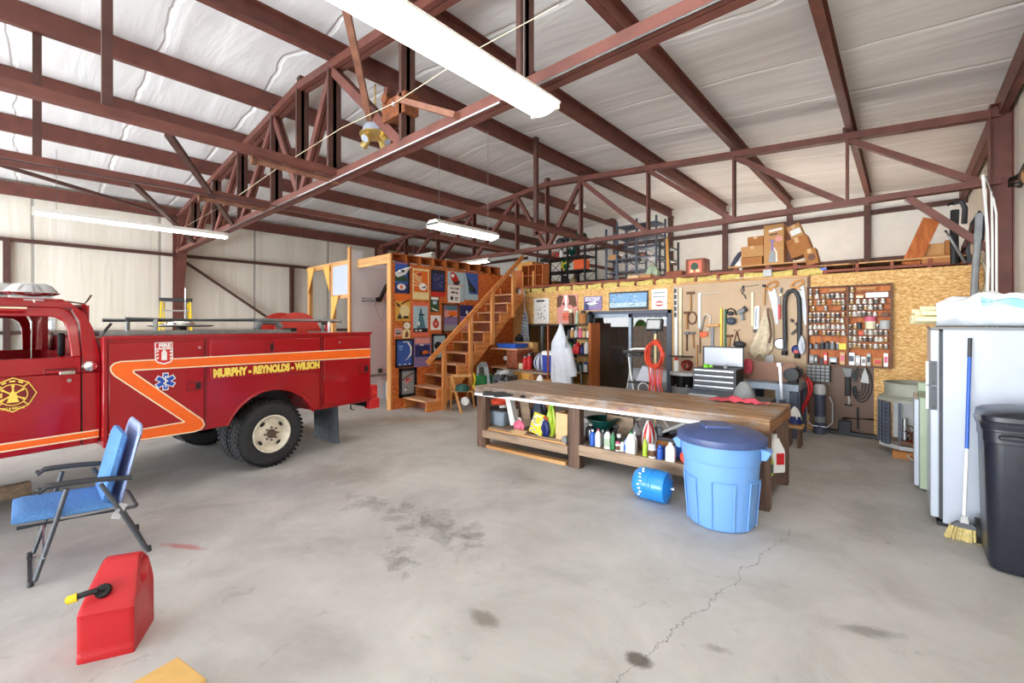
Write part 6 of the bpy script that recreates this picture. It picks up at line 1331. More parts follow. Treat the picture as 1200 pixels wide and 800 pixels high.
for k, m in enumerate(('black', 'red', 'black', 'rust_brown', 'red')):
    mb = MB(); mb.tube([c+Vector(((.105-.012*k)*math.cos(a)*(1+.05*math.sin(3*a+k)), -.02*k+.015*math.sin(2*a+k), (.1-.01*k)*math.sin(a))) for a in [2*PI*i/22 for i in range(22)]], .011, m, n=6, closed=True); obj('loop', mb, t)
mb = MB(); mb.box((wp(799, 417).x, PB-.07, wp(799, 417.3).z), (.42, .13, .02), 'black'); tag(obj('bracket_shelf', mb), 'small black shelf bracketed below the black and white level', 'shelf', 'wall shelves')
mb = MB(); p = onY(876.7, 437, 8.02); mb.prism([(-.045, 0), (.05, 0), (.07, .06), (.065, .2), (.03, .24), (-.03, .235), (-.062, .19), (-.066, .05)], p, UX, UZ, (0, -.03, 0), 'red_cloth'); tag(obj('oven_mitt', mb), 'pink red mitt hanging beside the tool chest', 'mitt', TG)
# -------------------------------------------------- jar rack
RY = WF-.005; RD = .1
ax0, ax1, az0, az1 = rectw(946, 333.5, 1044.5, 429, RY-RD)
az1 = W(995, 334, RY-RD).z; az0 = W(995, 428.5, RY-RD).z
rk = thing('jar_rack', 'shallow wooden rack of hardware jars hung on the chipboard wall', 'rack', (0, 0, 0))
mid = W(993.5, 380, RY-RD).x
mb = MB(); mb.box2((ax0, RY-.012, az0), (ax1, RY, az1), 'ply_orange'); obj('back_panel', mb, rk)
for x in (ax0, mid, ax1):
    mb = MB(); mb.box2((x-.012, RY-RD, az0), (x+.012, RY, az1), 'brown'); obj('upright', mb, rk)
mb = MB(); mb.box2((ax0, RY-RD, az1-.02), (ax1, RY, az1), 'brown'); obj('top_board', mb, rk); mb = MB(); mb.box2((ax0, RY-RD-.02, az0-.015), (ax1, RY, az0+.01), 'brown'); obj('bottom_board', mb, rk)
cx = lambda x: 920+x/6.667
cyv = lambda y: 310+y/6.667
LROW = [(220, [200, 250]), (265, [200, 250, 298, 335, 370, 412, 452]), (315, [200, 262, 302, 385, 420, 455]), (360, [222, 318, 455]), (410, [198, 232, 265, 300, 340, 375, 412, 455]), (455, [198, 232, 262, 300, 340, 372, 412, 447]), (505, [198, 235, 268, 300, 335, 375, 415, 455]), (552, [202, 243, 305, 340, 378, 415, 455])]
RROW = [(212, [525]), (257, [520]), (305, [522, 572, 622, 668, 713, 765]), (353, [507, 545, 590, 630, 668, 708, 748]), (404, [507, 545, 580, 617, 660, 703]), (503, [507, 550, 722]), (551, [507, 545, 628, 668, 708, 748, 790]), (602, [507, 545, 590, 625, 670, 715, 750, 790]), (655, [507, 545, 580, 622, 668, 708, 748, 790])]
def shelfz(y, side): return W(cx(330 if side == 'left' else 660), cyv(y), RY-RD).z
mat('jar_glass', (150, 138, 126), .15, coat=.4, var=.35, scale=40); mat('jar_lid', (190, 188, 184), .3, .7, var=.15, scale=30)
def jar_mesh(body, s=1.):
    mb = MB(); mb.lathe([(.026*s, .0), (.029*s, .005), (.029*s, .045*s), (.024*s, .054*s), (.0285*s, .055*s, 'jar_lid'), (.0285*s, .07*s, 'jar_lid'), (.026*s, .072*s)], body, n=12); return mb
mat('jar_nails', (98, 90, 86), .3, coat=.3, var=.5, scale=60); mat('jar_brass', (168, 136, 88), .3, coat=.3, var=.4, scale=60); mat('jar_pale', (206, 200, 190), .2, coat=.3, var=.2, scale=60)
protos = []
rj = random.Random(6)
NUM = ['first', 'second', 'third', 'fourth', 'fifth', 'sixth', 'seventh', 'eighth', 'ninth']
for side, rows in (('left', LROW), ('right', RROW)):
    for ri, (yb, xs_) in enumerate(rows):
        z = shelfz(yb, side); x0, x1 = (ax0, mid) if side == 'left' else (mid, ax1)
        mb = MB(); mb.box2((x0+.012, RY-RD+.008, z-.008), (x1-.012, RY-.01, z), 'brown'); obj('shelf', mb, rk)
        for k, xc in enumerate(xs_):
            px = W(cx(xc), 380, RY-.06).x; kind = rj.randrange(4); s = rj.uniform(.92, 1.12)
            if len(protos) < 4:
                o = obj('hardware_jar', jar_mesh(('jar_glass', 'jar_nails', 'jar_brass', 'jar_pale')[len(protos)])); protos.append(o)
            else: o = protos[kind].copy(); C.objects.link(o)
            o.location = (px, RY-.058, z); o.scale = (s, s, s)
            where = '%s from the left' % NUM[k] if len(xs_) > 1 else 'the only jar'
            tag(o, 'small hardware jar, %s on the %s row down, %s bay of rack' % (where, NUM[ri], side), 'jar', 'hardware jars in the rack')
z = shelfz(660, 'left'); mb = MB(); mb.box2((ax0+.012, RY-RD+.008, z-.008), (mid-.012, RY-.01, z), 'brown'); obj('shelf', mb, rk)
for k, (xc, h, m, c) in enumerate(((200, .09, 'tool_steel', 'charcoal'), (245, .1, 'grey', 'charcoal'), (290, .12, 'charcoal', 'grey'), (330, .13, 'graphite', 'black'), (370, .13, 'grey', 'steel_bright'), (412, .11, 'tool_steel', 'white'))):
    bottle('oil_can', 'slim metal tin, %s of six on the ninth row of the left bay' % NUM[k], 'tin', (W(cx(xc), 400, RY-.06).x, RY-.055, z), .032, h, m, c, 'can', None, 'tins in the jar rack')
px = W(cx(452), 400, RY-.06).x; mb = MB(); mb.box2((px-.05, RY-.09, z), (px+.045, RY-.03, z+.1), 'yellow'); solo('yellow_box', mb, 'small yellow box at the right of the tin row in the rack', 'box', bev=.003)
zb_ = az0+.011
def rbox(label, cat, xc0, xc1, y0, y1, m, m2=None, name='small_box', z=None):
    zz = zb_ if z is None else z; xa, xb = W(cx(xc0), 400, RY-.07).x, W(cx(xc1), 400, RY-.07).x; h = (y1-y0)/6.667*W(cx(xc0), 400, RY-.07).length/FOC*.72
    t = thing(name, label, cat, (0, 0, 0), 0, 'oddments in the jar rack'); mb = MB(); mb.box2((xa, RY-.085, zz), (xb, RY-.04, zz+h), m); obj('pack', mb, t, bev=.003)
    if m2: mb = MB(); mb.box2((xa+(xb-xa)*.15, RY-.088, zz+h*.3), (xb-(xb-xa)*.15, RY-.085, zz+h*.75), m2); obj('label', mb, t)
for a in (('grey blister pack, leftmost on the rack bottom row', 'packet', 190, 225, 700, 775, 'grey', 'grey_light'), ('second grey blister pack on the rack bottom row', 'packet', 228, 255, 705, 775, 'graphite', 'grey_light'), ('dark small packet beside the red packet', 'packet', 270, 298, 725, 775, 'charcoal', None), ('red and white packet on the rack bottom row', 'packet', 302, 330, 675, 775, 'red', 'white'), ('pale blue card propped on the rack bottom row', 'card', 345, 408, 680, 740, 'grey_blue', 'white'), ('tan box below the pale blue card', 'box', 350, 405, 730, 775, 'card', None), ('tan cup-like box with pink top', 'box', 430, 468, 670, 775, 'card_light', 'pink'),
          ('large white card with dark print, first in the right bay bottom row', 'card', 492, 545, 670, 775, 'white', 'slate'), ('narrow white blister card, second in the right bay bottom row', 'card', 550, 588, 690, 775, 'grey_light', 'white'), ('third white blister card in the right bay bottom row', 'card', 595, 632, 700, 775, 'white', 'grey'), ('fourth white blister card in the right bay bottom row', 'card', 638, 670, 672, 775, 'grey_light', 'charcoal'), ('brown and red box in the right bay bottom row', 'box', 688, 760, 705, 775, 'card', 'red'), ('stack of pink and white packets at the rack bottom right corner', 'packet', 770, 806, 665, 775, 'white', 'pink')): rbox(a[0], a[1], *a[2:7], a[7], 'small_pack')
rbox('long white box on the second row of the right bay', 'box', 630, 808, 215, 257, 'white', None, 'long_box', shelfz(257, 'right')); rbox('dark long box at the end of the fifth right row', 'box', 750, 812, 372, 404, 'brown', None, 'long_box', shelfz(404, 'right')); rbox('flat cream box on the second row beside the jar', 'box', 556, 612, 235, 257, 'cream', None, 'flat_box', shelfz(257, 'right')); rbox('orange packet between jars on the seventh right row', 'box', 572, 612, 520, 551, 'orange_red', None, 'small_box', shelfz(551, 'right'))
t = thing('label_strip', 'long wooden label strip across the top of the left rack bay', 'strip', (0, 0, 0)); mb = MB(); a, b = W(cx(345), cyv(200), RY-RD), W(cx(475), cyv(200), RY-RD); mb.box2((a.x, RY-RD, a.z-.02), (b.x, RY-RD+.01, a.z+.02), 'lumber_x'); obj('strip', mb, t)
t = thing('label_strip', 'long wooden label strip across the top of the right rack bay', 'strip', (0, 0, 0)); mb = MB(); a, b = W(cx(560), cyv(190), RY-RD), W(cx(710), cyv(190), RY-RD); mb.box2((a.x, RY-RD, a.z-.02), (b.x, RY-RD+.01, a.z+.02), 'lumber_x'); obj('strip', mb, t)
zr = shelfz(503, 'right')
for xc, r, h, m, l in ((668, .065, .19, 'pink', 'pink topped cream tin standing tall in the right rack bay'), (780, .062, .13, 'grey_light', 'wide white tin at the right end of the sixth right row'), (580, .03, .1, 'charcoal', 'dark slim bottle on the sixth right row')):
    px = W(cx(xc), 400, RY-.06).x; t = thing('tin', l, 'tin', (px, RY-.075, zr)); mb = MB(); mb.lathe([(r*.96, 0), (r, .005), (r, h*.7), (r, h-.01)], 'cream' if m == 'pink' else m, n=18); obj('body', mb, t); mb = MB(); mb.lathe([(r*1.03, h-.02 if m != 'pink' else h*.62), (r*1.03, h), (r*.9, h+.004)], m, n=18); obj('lid', mb, t)
# -------------------------------------------------- below the rack
px0, px1, pz0, pz1 = rectw(945.5, 427.5, 972.5, 447.5, WF-.15)
t = thing('drawer_organiser', 'small grey organiser cabinet of clear drawers under the jar rack', 'organiser', (0, 0, 0)); mb = MB(); mb.box2((px0, WF-.15, pz0), (px1, WF-.012, pz1), 'charcoal'); obj('case', mb, t, bev=.004)
for i in range(5):
    for j in range(5):
        w_, h_ = (px1-px0)/5, (pz1-pz0)/5; mb = MB(); mb.box2((px0+w_*(i+.1), WF-.16, pz0+h_*(j+.12)), (px0+w_*(i+.9), WF-.15, pz0+h_*(j+.88)), 'grey'); mb.box2((px0+w_*(i+.2), WF-.165, pz0+h_*(j+.6)), (px0+w_*(i+.8), WF-.16, pz0+h_*(j+.8)), 'grey_light'); obj('drawer', mb, t)
# red air hose, grease pump, charger, cable, wheel brace
mb = MB(); mb.tube([onY(u, v, 8.2) for u, v in ((942, 439), (947, 443), (951, 450), (951, 458), (948, 466), (944, 474), (940, 482), (937, 489))], .02, 'red', n=10); mb.tube([onY(u, v, 8.16) for u, v in ((941, 441), (945, 445), (948, 452), (948, 460), (944, 470), (938, 482))], .018, 'red', n=10); solo('air_hose', mb, 'red air hose looping down from the grinder bench', 'hose')
p = onZ(961, 507); t = thing('floor_pump', 'blue grey upright grease pump with wire carrying frame on the floor', 'pump', (p.x, 8.45, 0)); mb = MB(); mb.lathe([(.09, 0), (.095, .02), (.09, .08), (.07, .1), (.07, .62), (.0, .63)], 'slate', n=20); obj('cylinder', mb, t); mb = MB(); mb.lathe([(.075, .18), (.075, .27)], 'grey', n=20); mb.lathe([(.08, .62), (.085, .64), (.085, .74), (.06, .78), (.0, .78)], 'grey_light', n=18); obj('head', mb, t); mb = MB(); mb.tube([(-.1, -.03, .7), (-.13, -.05, .6), (-.17, -.05, .5), (-.17, -.05, .2), (-.1, -.06, .12), (.1, -.06, .12), (.17, -.05, .2), (.17, -.05, .5), (.13, -.05, .6)], .01, 'steel_bright', n=7); obj('frame', mb, t)
t = thing('battery_charger', 'black handheld inspection lamp with grey top hung under the jar rack', 'lamp', (0, 0, 0)); x0, x1, z0, z1 = rectw(990, 431, 998.5, 464, WF-.06); mb = MB(); mb.box2((x0, WF-.08, z0), (x1-.02, WF-.02, z0+.3), 'black'); obj('body', mb, t, bev=.01); mb = MB(); mb.hexa([(x0-.0, WF-.085, z0+.3), (x1-.01, WF-.085, z0+.3), (x1-.01, WF-.02, z0+.3), (x0, WF-.02, z0+.3), (x0-.03, WF-.1, z1), (x1+.01, WF-.1, z1), (x1+.01, WF-.02, z1), (x0-.03, WF-.02, z1)], 'grey'); obj('shade', mb, t, bev=.008); mb = MB(); mb.tube([((x0+x1)/2, WF-.05, z0), ((x0+x1)/2+.01, WF-.05, z0-.08), ((x0+x1)/2, WF-.05, z0-.13)], .012, 'grey_light'); mb.box(((x0+x1)/2, WF-.05, z0-.14), (.1, .03, .02), 'black'); obj('plug', mb, t)
t = thing('extension_cable', 'thick black cable looped beside the inspection lamp', 'cable', (0, 0, 0))
for k in range(4):
    mb = MB(); mb.tube([onY(1010+(12-2.6*k)*math.cos(a)-1.2*k, 450+(21-3.4*k)*math.sin(a), WF-.04-.02*k) for a in [R(-170+20*i) for i in range(18)]], .0085, 'charcoal', n=7); obj('loop', mb, t)
t = thing('paper_tag', 'white triangular cloth bundle hung inside the cable loops', 'cloth', (0, 0, 0)); mb = MB(); mb.prism([(p.x, p.z) for p in (W(1014, 430), W(1018, 440), W(1019, 448.5), W(1009, 447), W(1011, 438))], (0, WF-.13, 0), UX, UZ, (0, .03, 0), 'grey_light'); obj('cloth', mb, t)
t = thing('wheel_brace', 'black four-way wheel brace leaning under the cable', 'wheel brace', (0, 0, 0)); mb = MB(); mb.tube([onY(1005, 477, WF-.05), onY(1005.5, 503, WF-.12)], .014, 'black'); obj('bar', mb, t); mb = MB(); mb.tube([onY(987, 490, WF-.09), onY(1024, 491.5, WF-.09)], .014, 'black'); obj('bar', mb, t)
p = onZ(992, 506); mb = MB(); mb.box2((-.3, -.05, 0), (.75, .04, .06), 'charcoal'); mb.box((-.0, -.03, .14), (.16, .06, .18), 'charcoal'); solo('floor_jack', mb, 'low dark jack lying along the foot of the hardboard panel', 'jack', (p.x, 8.58, 0), bev=.01)
# -------------------------------------------------- tool chest, grinder bench, bin, stool, lamp
TY = 7.2
x0, x1, z0, z1 = rectw(812, 432, 862.5, 458.5, TY)
t = thing('tool_chest', 'grey four-drawer tool chest with open lid showing a whiteboard', 'tool chest', ((x0+x1)/2, TY, z0)); w_, h_ = (x1-x0), (z1-z0)
mb = MB(); mb.box2((-w_/2, 0, 0), (w_/2, .42, h_), 'graphite'); obj('case', mb, t, bev=.006); mb = MB(); mb.box2((w_/2-.004, .02, .01), (w_/2+.005, .4, h_-.01), 'black'); obj('side_panel', mb, t)
for k in range(4):
    zz = h_*(.04+.235*k); mb = MB(); mb.box2((-w_/2+.03, -.015, zz), (w_/2-.03, .0, zz+h_*.2), 'graphite'); dr = obj('drawer', mb, t, bev=.003); mb = MB(); mb.box2((-w_/2+.03, -.03, zz+h_*.14), (w_/2-.03, -.012, zz+h_*.2), 'steel_bright'); obj('drawer_pull', mb, dr)
lx0, lx1, lz0, lz1 = rectw(823.5, 406, 871.5, 432.5, TY+.42); mb = MB(); mb.box2((lx0-(x0+x1)/2, .42, h_-.02), (lx1-(x0+x1)/2, .45, lz1-z0), 'charcoal'); ld_ = obj('lid', mb, t, bev=.004); mb = MB(); mb.box2((lx0-(x0+x1)/2+.03, .412, h_+.02), (lx1-(x0+x1)/2-.015, .42, lz1-z0-.02), 'white_gloss'); obj('whiteboard', mb, ld_)
mb = MB(); mb.box2((-w_/2-.06, -.05, -.13), (w_/2+.06, .44, -.02), 'graphite'); dr = obj('base_drawer', mb, t, bev=.006); mb = MB(); mb.box2((-w_/2-.04, -.075, -.085), (w_/2+.04, -.05, -.055), 'steel_bright'); obj('drawer_pull', mb, dr); mb = MB(); mb.box2((-w_/2-.05, -.02, -.022), (w_/2+.05, .43, .0), 'slate'); obj('base_top', mb, t)
cx_, cz_ = (x0+x1)/2, z0
mb = MB(); mb.box2((-w_/2-.05, -.02, 0), (w_/2+.05, .44, cz_-.13), 'charcoal'); solo('tool_cart', mb, 'dark cart carrying the tool chest behind the bench', 'cart', (cx_, TY, 0), bev=.006)
p = onY(827, 430.5, TY+.1); mb = MB(); mb.lathe([(.02, 0), (.04, .0), (.042, .05), (.02, .06)], 'lime', n=16); mb.cyl((.05, 0, .015), (.1, 0, .03), .02, 'lime'); solo('tape_reel', mb, 'lime green tape reel on top of the tool chest', 'tape', (p.x, TY+.12, z1+.001)); mb = MB(); mb.box2((-.09, -.02, 0), (.09, .02, .035), 'black'); mb.box2((.05, -.03, 0), (.1, .03, .06), 'grey'); solo('cordless_driver', mb, 'small dark tool lying on the tool chest beside the green tape', 'tool', (p.x+.22, TY+.12, z1+.001))
# metal grinder bench
GY = 7.75
gx0, gx1 = onY(871, 450, GY).x, onY(936, 450, GY).x; gz = onY(905, 449, GY).z
t = thing('metal_bench', 'grey steel bench with open front behind the workbench', 'bench', (0, 0, 0))
mb = MB(); mb.box2((gx0, GY, gz-.1), (gx1, GY+.7, gz), 'grey_blue'); obj('top', mb, t, bev=.004)
for x in (gx0+.05, gx1-.1):
    for y in (GY+.03, GY+.6): mb = MB(); mb.box2((x, y, 0), (x+.11, y+.08, gz-.1), 'slate'); obj('leg', mb, t)
mb = MB(); mb.box2((gx1-.3, GY-.01, .3), (gx1-.12, GY+.04, gz-.1), 'grey_blue'); mb.box2((gx1-.14, GY, .25), (gx1-.02, GY+.5, gz-.12), 'slate'); obj('side_panel', mb, t)
x0, x1, z0, z1 = rectw(871, 424, 932.5, 451, GY+.35); mb = MB(); mb.box2((x0, GY+.35, gz+.001), (x1, GY+.37, z1), 'peg_brown'); solo('pegboard_sheet', mb, 'brown perforated sheet standing on the grey steel bench', 'panel')
t = thing('bench_grinder', 'black bench grinder on the right end of the steel bench', 'grinder', (onY(938, 450, GY+.3).x-.06, GY+.2, gz+.001)); mb = MB(); mb.cyl((-.02, -.12, .15), (-.02, .16, .15), .075, 'black', n=18); mb.box((-.02, .02, .04), (.12, .16, .08), 'black'); obj('motor', mb, t)
for y in (-.17, .2): mb = MB(); mb.cyl((-.02, y-.03, .15), (-.02, y+.03, .15), .1, 'charcoal', n=20); obj('wheel_guard', mb, t)
p = onY(917, 460, GY-.12); t = thing('bar_clamp', 'steel sash clamp standing up at the front of the steel bench', 'clamp', (p.x, GY-.1, gz-.45)); mb = MB(); mb.bar((0, 0, 0), (-.04, 0, .78), .035, .02, 'steel_bright'); obj('bar', mb, t); mb = MB(); mb.box((-.038, -.03, .76), (.06, .09, .05), 'steel_bright'); mb.box((-.0, -.03, .12), (.07, .1, .22), 'slate'); obj('jaw', mb, t, bev=.005)
p = onZ(935, 497); t = crumple('plastic_bag', 'white and blue bag slumped at the bench end by the red hose', 'bag', (-1.14, 7.3, .311), .085, .07, .25, 'white', 31); mb = MB(); mb.box2((-1.24, 7.2, .27), (-1.04, 7.42, .31), 'lumber_x'); [mb.box2((x, y, 0), (x+.04, y+.04, .27), 'bench_dark') for x in (-1.22, -1.1) for y in (7.22, 7.36)]; solo('low_stool', mb, 'low wooden stool under the white and blue bag', 'stool', bev=.004)
mb = MB(); mb.sheet(lambda a, b: Vector((.086*math.cos(2*PI*a)*(1-.2*b), .076*math.sin(2*PI*a)*(1-.2*b), .02+.1*b)), 20, 5, 'blue_dark', cu=True); obj('blue_panel', mb, t)
p = onY(885, 467, 6.5); t = thing('funnel', 'grey plastic scoop standing behind the red rag', 'scoop', (p.x, 5.95, .82)); mb = MB(); mb.lathe([(.125, .0), (.125, .03), (.1, .11), (.05, .185), (.03, .2), (.0, .205)], 'grey', n=24, sy=.6); obj('hood', mb, t); mb = MB(); mb.box2((p.x-.3, 5.8, 0), (p.x+.3, 6.2, .818), 'charcoal'); solo('side_cabinet', mb, 'dark low cabinet behind the bench under the grey scoop', 'cabinet', bev=.005)

# grey bin with black bag and lid board
BY_ = 7.9; x0, x1, z0, z1 = rectw(781, 437.5, 813, 470, BY_); t = thing('refuse_bin', 'grey bin lined with a black bag beside the tool chest', 'trash can', ((x0+x1)/2, BY_+.25, 0)); r_ = (x1-x0)/2
mb = MB(); mb.lathe([(r_*.72, 0), (r_*.76, .02), (r_*.93, z1-.22), (r_*.93, z1-.2)], 'grey', n=28); obj('body', mb, t); mb = MB(); mb.sheet(lambda a, b: Vector((r_*(.95+.05*math.sin(9*2*PI*a+3*b)+.05*b)*math.cos(2*PI*a), r_*(.95+.05*math.sin(7*2*PI*a)+.05*b)*math.sin(2*PI*a), z1-.25+.21*b)), 40, 5, 'black_gloss', cu=True); obj('bag', mb, t); mb = MB(); mb.lathe([(r_*1.05, z1-.045), (r_*1.08, z1-.04), (r_*1.08, z1), (r_*1.03, z1+.01), (0, z1+.012)], 'grey_light', n=28); obj('lid', mb, t)
bottle('spray_can', 'white spray can standing left of the cable coil', 'can', ((x0+x1)/2-.14, 8.1, z1+.014), .045, .26, 'white', 'red', 'can')
# step stool
SYY = 7.55; t = thing('step_stool', 'white tubular folding step stool in front of the glass door', 'step stool', (0, 0, 0))
def st(u, v, y=SYY): return onY(u, v, y)
mb = MB(); mb.tube([st(743, 462), st(739.5, 440), st(736.8, 418), st(736.5, 413), st(738.5, 409.5), st(742, 408.5), st(755, 408.5), st(758, 410), st(760, 414), st(763, 435), st(765.5, 462)], .018, 'white', n=10); obj('hoop', mb, t)
for u in (733.5, 764): mb = MB(); mb.tube([st(u, 462, SYY+.35), st(738.5 if u < 750 else 762, 433, SYY+.05)], .015, 'white', n=8); obj('rear_leg', mb, t)
for v, w_ in ((416.5, .17), (447, .2)): a, b = st(737.5 if v < 430 else 740, v), st(760 if v < 430 else 764, v); mb = MB(); mb.box(((a.x+b.x)/2, SYY+.02, a.z), (b.x-a.x+.06, .22, .03), 'charcoal'); obj('tread', mb, t, bev=.006)
zt_ = st(750, 416, SYY).z; mb = MB(); mb.box((0, 0, .02), (.34, .16, .035), 'black'); mb.box((-.12, -.06, .05), (.12, .05, .04), 'charcoal'); solo('black_clamp', mb, 'black plastic tool resting on the top step of the white stool', 'tool', (st(743, 416).x, SYY, zt_+.017)); zt2 = st(750, 447, SYY).z; mb = MB(); mb.prism([(-.13, 0), (.15, 0), (.1, .26), (.0, .28)], (0, 0, 0), UX, UZ, (0, .1, 0), 'white_cloth'); solo('folded_cloth', mb, 'white folded cloth on the lower step of the stool', 'cloth', (st(754, 447).x, SYY-.04, zt2+.017))
mb = MB(); c = st(754, 455, SYY-.12); mb.tube([c+Vector((.1*math.cos(a), 0, .1*math.sin(a))) for a in [2*PI*i/18 for i in range(18)]], .01, 'white', closed=True, n=6); solo('white_ring', mb, 'white wire ring hanging at the front of the step stool', 'ring')
# work light on stand, orange cord
LY = 7.4; p = st(768, 460, LY); t = thing('work_light', 'work light on a tall stand in front of the glass door', 'work light', (p.x, LY, 0)); zt_ = st(767, 388, LY).z
mb = MB(); mb.cyl((0, 0, .0), (0, 0, zt_), .022, 'ivory', n=10); obj('pole', mb, t)
for k in range(3): a = R(90+120*k); mb = MB(); mb.bar((0, 0, .28), (.35*math.cos(a), .35*math.sin(a), .0), .025, .02, 'white'); obj('leg', mb, t)
mb = MB(); mb.box((-.0, -.02, zt_+.11), (.28, .1, .2), 'charcoal', rot=Matrix.Rotation(R(-12), 3, 'X')); h_ = obj('lamp_head', mb, t, bev=.01); mb = MB(); mb.box((-.0, -.075, zt_+.12), (.23, .012, .15), 'grey_light', rot=Matrix.Rotation(R(-12), 3, 'X')); obj('lens', mb, h_); mb = MB(); mb.box((0, 0, zt_-.0), (.06, .05, .09), 'charcoal'); obj('bracket', mb, t)
t = thing('extension_lead', 'coiled orange extension cord hung on the work light stand', 'cord', (p.x, LY-.06, 0)); c = st(773, 415, LY); zc_ = c.z; rg = random.Random(8)
for k in range(13):
    rx, rz_ = rg.uniform(.1, .17), rg.uniform(.17, .25); mb = MB(); mb.tube([(.05+rg.uniform(-.01, .01)+rx*math.cos(a), -.03-.008*k+.02*math.sin(2*a+k), zc_+rz_*math.sin(a)) for a in [2*PI*i/20 for i in range(20)]], .0115, 'orange_red', n=6, closed=True); obj('loop', mb, t)
for k in range(5):
    x = -.06+.045*k; mb = MB(); mb.tube([(x, -.06, zc_-.2), (x+.02, -.08, zc_-.5), (x-.02+.03*k, -.07, zc_-.75), (x+.03, -.06, zc_-.52), (x+.05, -.05, zc_-.2)], .0115, 'pink' if k % 2 else 'orange_red', n=6); obj('strand', mb, t)
# ================================================================ poster wall, stairs, cubbies, open-framed room on the left
PXW = -7.73                                   # face of the poster wall
PY0, PY1 = 4.97, 8.68
def Q(u, v, off=.0): return onX(u, v, PXW+off)
mb = MB(); mb.box2((PXW-.1, PY0, 0), (PXW, PY1, 3.0), 'osb_orange'); structure('wall_posters', mb)
mb = MB(); mb.box2((PXW-.1, PY0-.035, 0), (PXW+.035, PY0, 3.17), 'lumber_z'); structure('trim_3', mb)
# cubby row on top of the poster wall
t = thing('cubby_shelf', 'row of open orange plywood cubbies along the top of the poster wall', 'shelf', (0, 0, 0))
mb = MB(); mb.box2((PXW-.36, PY0, 2.985), (PXW+.02, 8.2, 3.0), 'ply_orange'); obj('bottom_board', mb, t)
mb = MB(); mb.box2((PXW-.36, PY0, 3.0), (PXW-.345, 8.2, 3.19), 'ply_orange'); obj('back_board', mb, t); mb = MB(); mb.box2((PXW-.36, PY0, 3.17), (PXW-.0, 8.2, 3.19), 'ply_orange'); obj('top_board', mb, t)
for k in range(10):
    y = PY0+.0+.355*k; mb = MB(); mb.box2((PXW-.35, y, 3.0), (PXW+.01, y+.018, 3.19), 'ply_orange'); obj('divider', mb, t)
# header beam and room behind the open frame
mb = MB(); mb.bar((PXW, PY0-.02, 3.07), (-9.05, PY0-.02, 3.07), .04, .19, 'lumber_x', (0, 0, 1)); structure('trim_4', mb)
mb = MB(); mb.box2((-9.06, 7.6, 0), (PXW-.1, 7.65, 3.0), 'pale_gray_wall'); mb.box2((-9.06, PY0+.02, 3.0), (PXW-.1, 7.65, 3.04), 'white'); mb.box2((-9.06, 5.06, 0), (-9.0, 7.6, 3.0), 'pale_gray_wall'); structure('wall_room', mb)
mb = MB(); mb.box2((-9.06, 4.78, 0), (-9.0, 5.06, 3.36), 'pale_gray_wall'); mb.box2((-9.075, 4.74, 0), (-8.985, 4.78, 3.42), 'lumber_z'); structure('wall_stub', mb)
mb = MB(); mb.box2((-10.0, 5.3, 0), (-9.06, 5.34, 2.3), 'grey_light'); structure('wall_infill', mb)
fr = thing('post_and_beam', 'open timber frame of two posts with plywood corner gussets beyond the truck', 'frame', (0, 4.85, 0))
for x, z1 in ((-11.2, 3.12), (-9.95, 3.12)): mb = MB(); mb.box2((x-.045, -.045, 0), (x+.045, .045, z1), 'lumber_z'); obj('post', mb, fr)
mb = MB(); mb.box2((-11.3, -.04, 3.05), (-9.06, .04, 3.17), 'lumber_x'); obj('beam', mb, fr); mb = MB(); mb.box2((-9.95, -.03, 2.32), (-9.06, .03, 2.42), 'lumber_x'); obj('rail', mb, fr)
for x, sd, z in ((-11.15, 1, 3.05), (-10.0, -1, 3.05), (-9.9, 1, 2.32)):
    mb = MB(); mb.prism([(0, 0), (sd*.34, 0), (0, -.62)], (x, -.06, z+.06), UX, UZ, (0, -.02, 0), 'ply_gold'); obj('gusset', mb, fr)
mb = MB(); mb.box2((-9.85, -.07, 2.4), (-9.1, -.045, 3.06), 'white_gloss'); rg = random.Random(2)
t = thing('notice_board', 'white sheet board hung in the timber frame above the doorway', 'board', (0, 4.85, 0)); obj('sheet', mb, t)
# inside the little room
t = thing('door_closer', 'black angled bracket on the pale wall seen through the doorway', 'bracket', (0, 0, 0)); mb = MB(); rw = lambda u, v, o=.04: onX(u, v, -9.0+o); a, b = rw(453.5, 333), rw(444.5, 352); mb.bar(a, b, .05, .12, 'black', (1, 0, 0)); mb.box(rw(443.5, 351), (.08, .1, .1), 'black'); obj('arm', mb, t)
mb = MB(); mb.tube([rw(424, 349), rw(437, 349.5)], .02, 'grey_light'); mb.tube([rw(424, 352.5), rw(438, 352.5)], .015, 'grey'); solo('pale_pipes', mb, 'pair of pale pipes along the wall inside the doorway', 'pipe'); mb = MB(); mb.tube([rw(u, v) for u, v in ((438, 351), (443, 368), (447, 377), (450, 366), (451, 352), (456, 372))], .005, 'grey', n=5); solo('hanging_wire', mb, 'thin wire drooping on the pale wall inside the doorway', 'wire')
mb = MB(); mb.box(rw(445.5, 434, .02), (.04, .09, .09), 'charcoal'); solo('outlet_box', mb, 'dark outlet box low on the pale wall inside the doorway', 'outlet'); mb = MB(); a = rw(438, 440); mb.bar((-8.98, 5.07, a.z), (-8.98, 7.59, a.z), .04, .05, 'grey'); solo('grey_rail', mb, 'grey rail running low along the wall inside the doorway', 'rail'); mb = MB(); mb.box2((-8.96, 5.6, 0), (-8.7, 7.5, .42), 'grey_light'); solo('low_cabinet', mb, 'pale low cabinet inside the doorway', 'cabinet', bev=.01)
